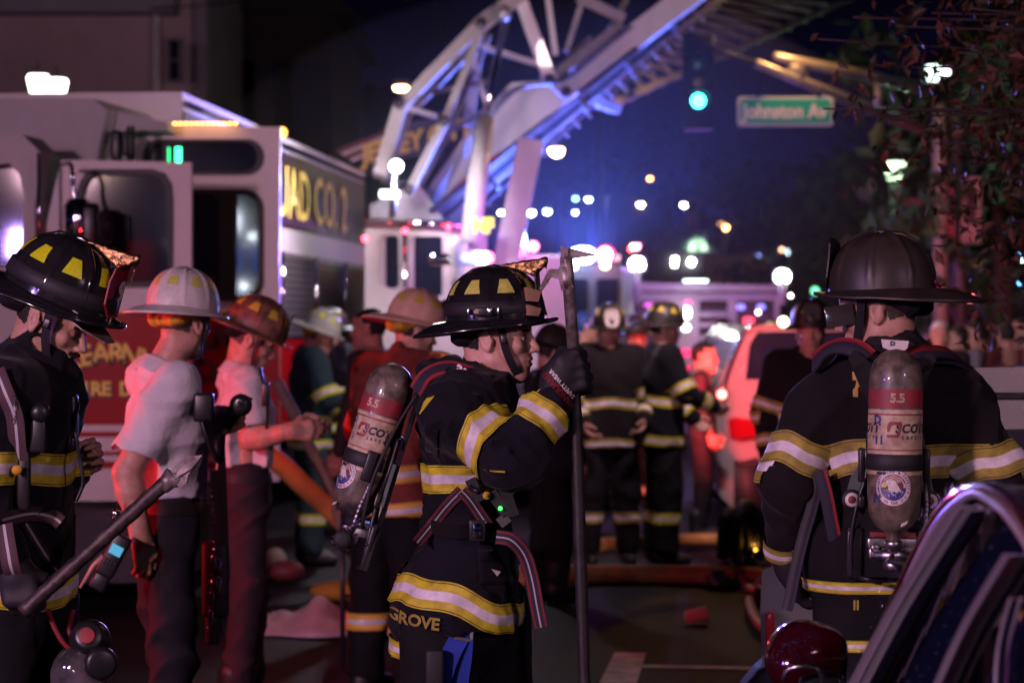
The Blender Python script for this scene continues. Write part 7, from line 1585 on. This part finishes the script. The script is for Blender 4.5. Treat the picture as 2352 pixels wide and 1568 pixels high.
    ax = (q(2044, 822) - q(2038, 1215)).normalized(); yv = Matrix.Rotation(math.radians(-2), 3, 'Z') @ V(0, -1, 0); yv = (yv - ax*yv.dot(ax)).normalized(); xv = yv.cross(ax)
    M = Matrix((xv, yv, ax)).transposed().to_4x4(); M.translation = q(2040, 1213, -118)
    scba(root, M, L=.455, lab=.0, eagle_a=.16, side=-1, r=.0665)
    return root

# ================================================================== the firefighter at the far left, looking down
def hero_left():
    Y0 = 6.5; loc = px_frame(60, Y0); S = Y0/FP
    q = lambda x, y, d=0: P(x, y, Y0 + d*S) - loc
    qw = lambda x, y, d=0: P(x, y, Y0 + d*S)
    root = empty('person', loc, 0, label='firefighter with a moustache looking down, shiny black helmet with lime reflectors', cat='person')
    sq = lambda k: ((0, 1, 0), k)
    c = [cap(q(20, 905, -150), q(30, 905, 150), .10, k=.06), cap(q(45, 960, -90), q(45, 960, 90), .14, k=.08), cap(q(40, 960), q(35, 1330), .150, .165, k=.07, sq=sq(1.4)),
         cap(q(40, 870), q(80, 800), .115, .085, k=.05), cap(q(90, 900), q(140, 930), .10, .07, k=.06, sq=sq(1.2)), cap(q(100, 820), q(128, 880), .07, .07, k=.04),
         cap(q(-10, 930, -170), q(-60, 1130, -200), .10, .085, k=.05), cap(q(-60, 1130, -200), q(20, 1280, -260), .08, .065, k=.04), cap(q(60, 950, 180), q(110, 1130, 200), .09, .08, k=.05), cap(q(110, 1130, 200), q(165, 1080, 120), .07, .06, k=.04),
         cap(q(95, 790), q(105, 700), .066, .08, k=.012, op=-1), half(q(40, 1420), (0, 0, -1), .01)]
    coat = sculpt('turnout_coat', c, .0075, m_coat, root, disp=wrinkle(61, .026, 17), it=2)
    t = [cap(q(0, 1380, -75), q(-5, 1790, -80), .12, .105, k=.05), cap(q(-5, 1790, -80), q(-10, 2130, -85), .105, .095, k=.03), cap(q(85, 1380, 75), q(95, 1790, 80), .118, .105, k=.05), cap(q(95, 1790, 80), q(100, 2130, 85), .105, .095, k=.03), cap(q(40, 1330), q(40, 1400), .14, k=.05, sq=sq(1.3)), half(q(0, 2160), (0, 0, -1), .01)]
    trs = sculpt('trousers', t, .011, m_pants, root, disp=wrinkle(79, .016, 14), it=2)
    for x, d in ((-10, -85), (100, 85)):
        o = q(x, 2200, d); o.z = 0
        sculpt('boot', [cap(o+V(-.02, 0, .2), o+V(-.02, 0, .07), .066, .052, k=.03), cap(o+V(-.03, 0, .052), o+V(.17, 0, .042), .052, .042, k=.03), half((0, 0, 0), (0, 0, -1), .004)], .011, m_boot, root)
    hc = q(118, 733); HM = Matrix.Translation(hc) @ Matrix.Rotation(math.radians(-12), 4, 'Z') @ Matrix.Rotation(math.radians(27), 4, 'Y') @ Matrix.Scale(1.04, 4)
    nb = q(45, 880); v, f, mi = head_mesh(.0035, brow=1, mous=1, neck=tuple(HM.inverted() @ nb), open_mouth=.002); hv = xf(v, HM)
    core = [cap(nb, q(35, 1330), .10, .11, k=.05, sq=sq(1.3)), cap(q(0, 1380, -75), q(-5, 1790, -80), .08, .06), cap(q(-5, 1790, -80), q(-10, 2130, -85), .06, .045), cap(q(85, 1380, 75), q(95, 1790, 80), .08, .06), cap(q(95, 1790, 80), q(100, 2130, 85), .06, .045),
            cap(q(-10, 930, -170), q(-60, 1130, -200), .05, .042), cap(q(-60, 1130, -200), q(28, 1290, -262), .04, .03), cap(q(60, 950, 180), q(110, 1130, 200), .05, .042), cap(q(110, 1130, 200), q(165, 1080, 120), .04, .03)]
    v2, f2 = sdf(core, .014); hp = hand_prims(q(30, 1300, -262), V(.3, -.2, -.9), V(1, 0, .4), V(0, 1, 0), .85) + hand_prims(q(165, 1080, 120), V(.8, -.3, .5), V(0, 0, 1), V(0, -1, 0), .6)
    v3, f3 = sdf(hp, .006); v, f, mi = join([(hv, f, mi), (v2, f2, None), (v3, f3, None)]); pydata('body', v, f, [m_skin, m_hair, m_lip], root, True, mi)
    sculpt('glove', hand_prims(q(30, 1300, -262), V(.3, -.2, -.9), V(1, 0, .4), V(0, 1, 0), .85, 1.06, 1.5), .006, m_rub, root)
    for sg in (-1, 1):
        e = MB(HM); e.ball((.0765, sg*.030, -.001), .0126, 14); eo = e.build('eyeball', m_skin, root)
    mo = [cap((.099, -.022, -.056), (.108, -.003, -.050), .0045, .0055, k=.006), cap((.099, .022, -.056), (.108, .003, -.050), .0045, .0055, k=.006)]
    sculpt('moustache', mo, .0025, m_hair, root, disp=wrinkle(2, .003, 300), M=HM)
    hm = HM @ Matrix.Translation((-.010, 0, .058)) @ Matrix.Rotation(math.radians(-3), 4, 'Y') @ Matrix.Scale(1.08, 4)
    hel = helmet(root, hm, m_blk, refl=mat('bright_lime_reflector', (.60, .66, .01), .35, noise=(160, .5, (.45, .50, .01)), bump=(200, .5, .002)), shield=m_lea, front_text=('9', .07), backlen=.085)
    g = MB(hm); g.prism([[(.05, -.075), (.115, -.075), (.165, -.03), (.165, .03), (.115, .075), (.05, .075)]], lambda u, v: Vector((u, v, -.018-.25*(u-.05))), (0, 0, .003)); g.build('eye_shield', mat('scuffed_clear_visor', (.34, .26, .25), .3, noise=(40, .4)), hel)
    bv = bvh_of(coat); band('reflective_band', bv, q(35, 1068), (0, 0, 1), root, TRIM, w=.086, n=96, wave=lambda a: .008*math.sin(3*a), R=.45)
    band('hem_band', bv, q(35, 1345), (0, 0, 1), root, TRIM, w=.086, n=96, wave=lambda a: .010*math.sin(3*a+1), R=.45)
    def snap(pts, off=.012, dd=-600):
        out = []
        for (x, y) in pts:
            h = bv.ray_cast(q(x, y, -170)+V(0, -.6, 0), V(0, 1, 0), 1.6); out.append(h[0] + V(0, -off, 0) if h[0] else q(x, y, -120))
        return out
    W = ([0, .42, .58, 1], [0, 1, 0]); brn = mat('brown_webbing', (.06, .03, .035), .75); WM = [brn, m_glow_p]
    strap('shoulder_strap', snap([(5, 850), (30, 900), (48, 950), (52, 1000), (50, 1060)]), .045, root, WM, (0, -1, .1), .004, W)
    strap('waist_strap', snap([(30, 1185), (70, 1180), (110, 1190), (140, 1200)]), .04, root, WM, (0, -1, .1), .004, W)
    strap('waist_strap', snap([(35, 1195), (50, 1250), (58, 1300), (60, 1350)]), .045, root, WM, (0, -1, .1), .004, W)
    strap('waist_strap', snap([(60, 1200), (85, 1250), (110, 1300), (125, 1330)]), .034, root, WM, (0, -1, .1), .004, W)
    sp = snap([(50, 905), (52, 925), (52, 945), (48, 970)]); sp = catmull(sp, 10); MB().tube(sp, [.006+.0025*(i % 2) for i in range(len(sp))], 8, sm=False).build('spiral_hose', m_metal, root)
    b = MB(); p = snap([(103, 945)], .03)[0]; b.lathe(p, (.2, -1, 0), [(.024, -.01), (.026, .0), (.024, .012), (.016, .018), (.005, .02)], 20).bbox(p+V(-.01, .02, -.06), (.045, .03, .09), .008)
    b.bbox(snap([(60, 1100)], .03)[0], (.035, .03, .16), .008).lathe(snap([(52, 1075)], .055)[0], (0, -1, 0), [(.013, 0), (.013, .006)], 16, mi=1)
    b.tube(catmull([snap([(160, 930)], .03)[0], snap([(172, 980)], .03)[0], snap([(185, 1060)], .03)[0], snap([(190, 1110)], .03)[0], snap([(175, 1150)], .03)[0]], 6), .005, 8)
    b.bbox(q(158, 955, -60), (.05, .05, .12), .012).bbox(q(150, 1010, -70), (.04, .04, .07), .01); b.build('chest_console', [m_plast, m_liner], root)
    # mask hanging from the belt
    k = MB(); o = q(205, 1465, -200)
    k.lathe(o, (.1, -1, .35), [(.030, -.05), (.050, -.045), (.055, -.02), (.050, .0), (.040, .01), (.040, .03), (.030, .036)], 24)
    k.lathe(o+V(.035, -.03, -.06), (.3, -1, 0), [(.038, -.02), (.044, 0), (.040, .016), (.030, .02)], 24)
    kk = k.build('air_mask', m_plast, root)
    k = MB(); k.lathe(o+V(.0, -.04, .013), (.1, -1, .35), [(.022, -.004), (.022, .0), (.018, .001)], 20); k.build('mask_emblem', m_lred, kk)
    k = MB(); k.ball(o+V(-.03, .01, -.10), (.075, .05, .085), 18); k.build('mask_visor', mat('mask_lens', (.12, .10, .11), .08, coat=1., noise=(9, .5, (.03, .03, .03))), kk)
    k = MB(); k.tube(catmull([q(110, 1400, -190), q(125, 1440, -195), q(150, 1480, -200), q(185, 1500, -195), q(160, 1450, -180), q(168, 1400, -180)], 6), .007, 8); k.build('mask_strap', m_redw, kk)
    return dict(root=root, q=q, qw=qw)
def halligan(H):
    q = H['qw']; D = -300
    a, b = q(52, 1405, D), q(400, 1090, D); root = empty('halligan_bar', q(60, 2100, D).xy.to_3d(), label='scuffed steel prying bar carried slanting upward by the firefighter at the left edge', cat='tool'); o = root.location
    n = 30; MB(org=o).tube([a+(b-a)*i/n for i in range(n+1)], [.019 + .0012*math.sin(i*2.1) for i in range(n+1)], 12).build('bar_shaft', mat('worn_dark_steel', (.085, .062, .060), .5, .5, noise=(30, .6, (.03, .022, .022)), bump=(60, .6, .003)), root)
    h = MB(org=o); h.prism([[(392, 1080), (415, 1058), (430, 1050), (462, 1048), (455, 1060), (432, 1090), (428, 1110), (415, 1118), (404, 1112)]], lambda u, v: q(u, v, D-14), (0, .030, 0)); h.prism([[(425, 1047), (464, 1045), (440, 1075), (400, 1100)]], lambda u, v: q(u, v, D-22), (0, .010, 0)); h.ball(q(402, 1098, D), .024); h.tube([q(372, 1120, D), b], [.019, .026], 12)
    h.build('adze_head', m_steel, root)

# ================================================================== the people in front and what they hold
H_mid = hero_mid(); roof_hook(H_mid)
hero_right()
H_left = hero_left(); halligan(H_left)
bpy.context.view_layer.update()

# ================================================================== haze volume added round the beacons to spread their glow
hz = bpy.data.materials.new('halo_haze_volume'); hz.use_nodes = True; n_ = hz.node_tree.nodes; n_.clear()
ho_ = n_.new('ShaderNodeOutputMaterial'); pv = n_.new('ShaderNodeVolumePrincipled'); pv.inputs['Color'].default_value = (.85, .86, .92, 1); pv.inputs['Density'].default_value = .0034
pv.inputs['Anisotropy'].default_value = .1
hz.node_tree.links.new(pv.outputs[0], ho_.inputs['Volume'])
sm = MB().ball(P(1270, 610, 28), (4.3, 9.0, 3.0), 48); zz = P(1330, 560, 28).z
for v_ in sm.v: v_.z = max(v_.z, .05)
sm.build('halo_haze', hz, None, kind='stuff')
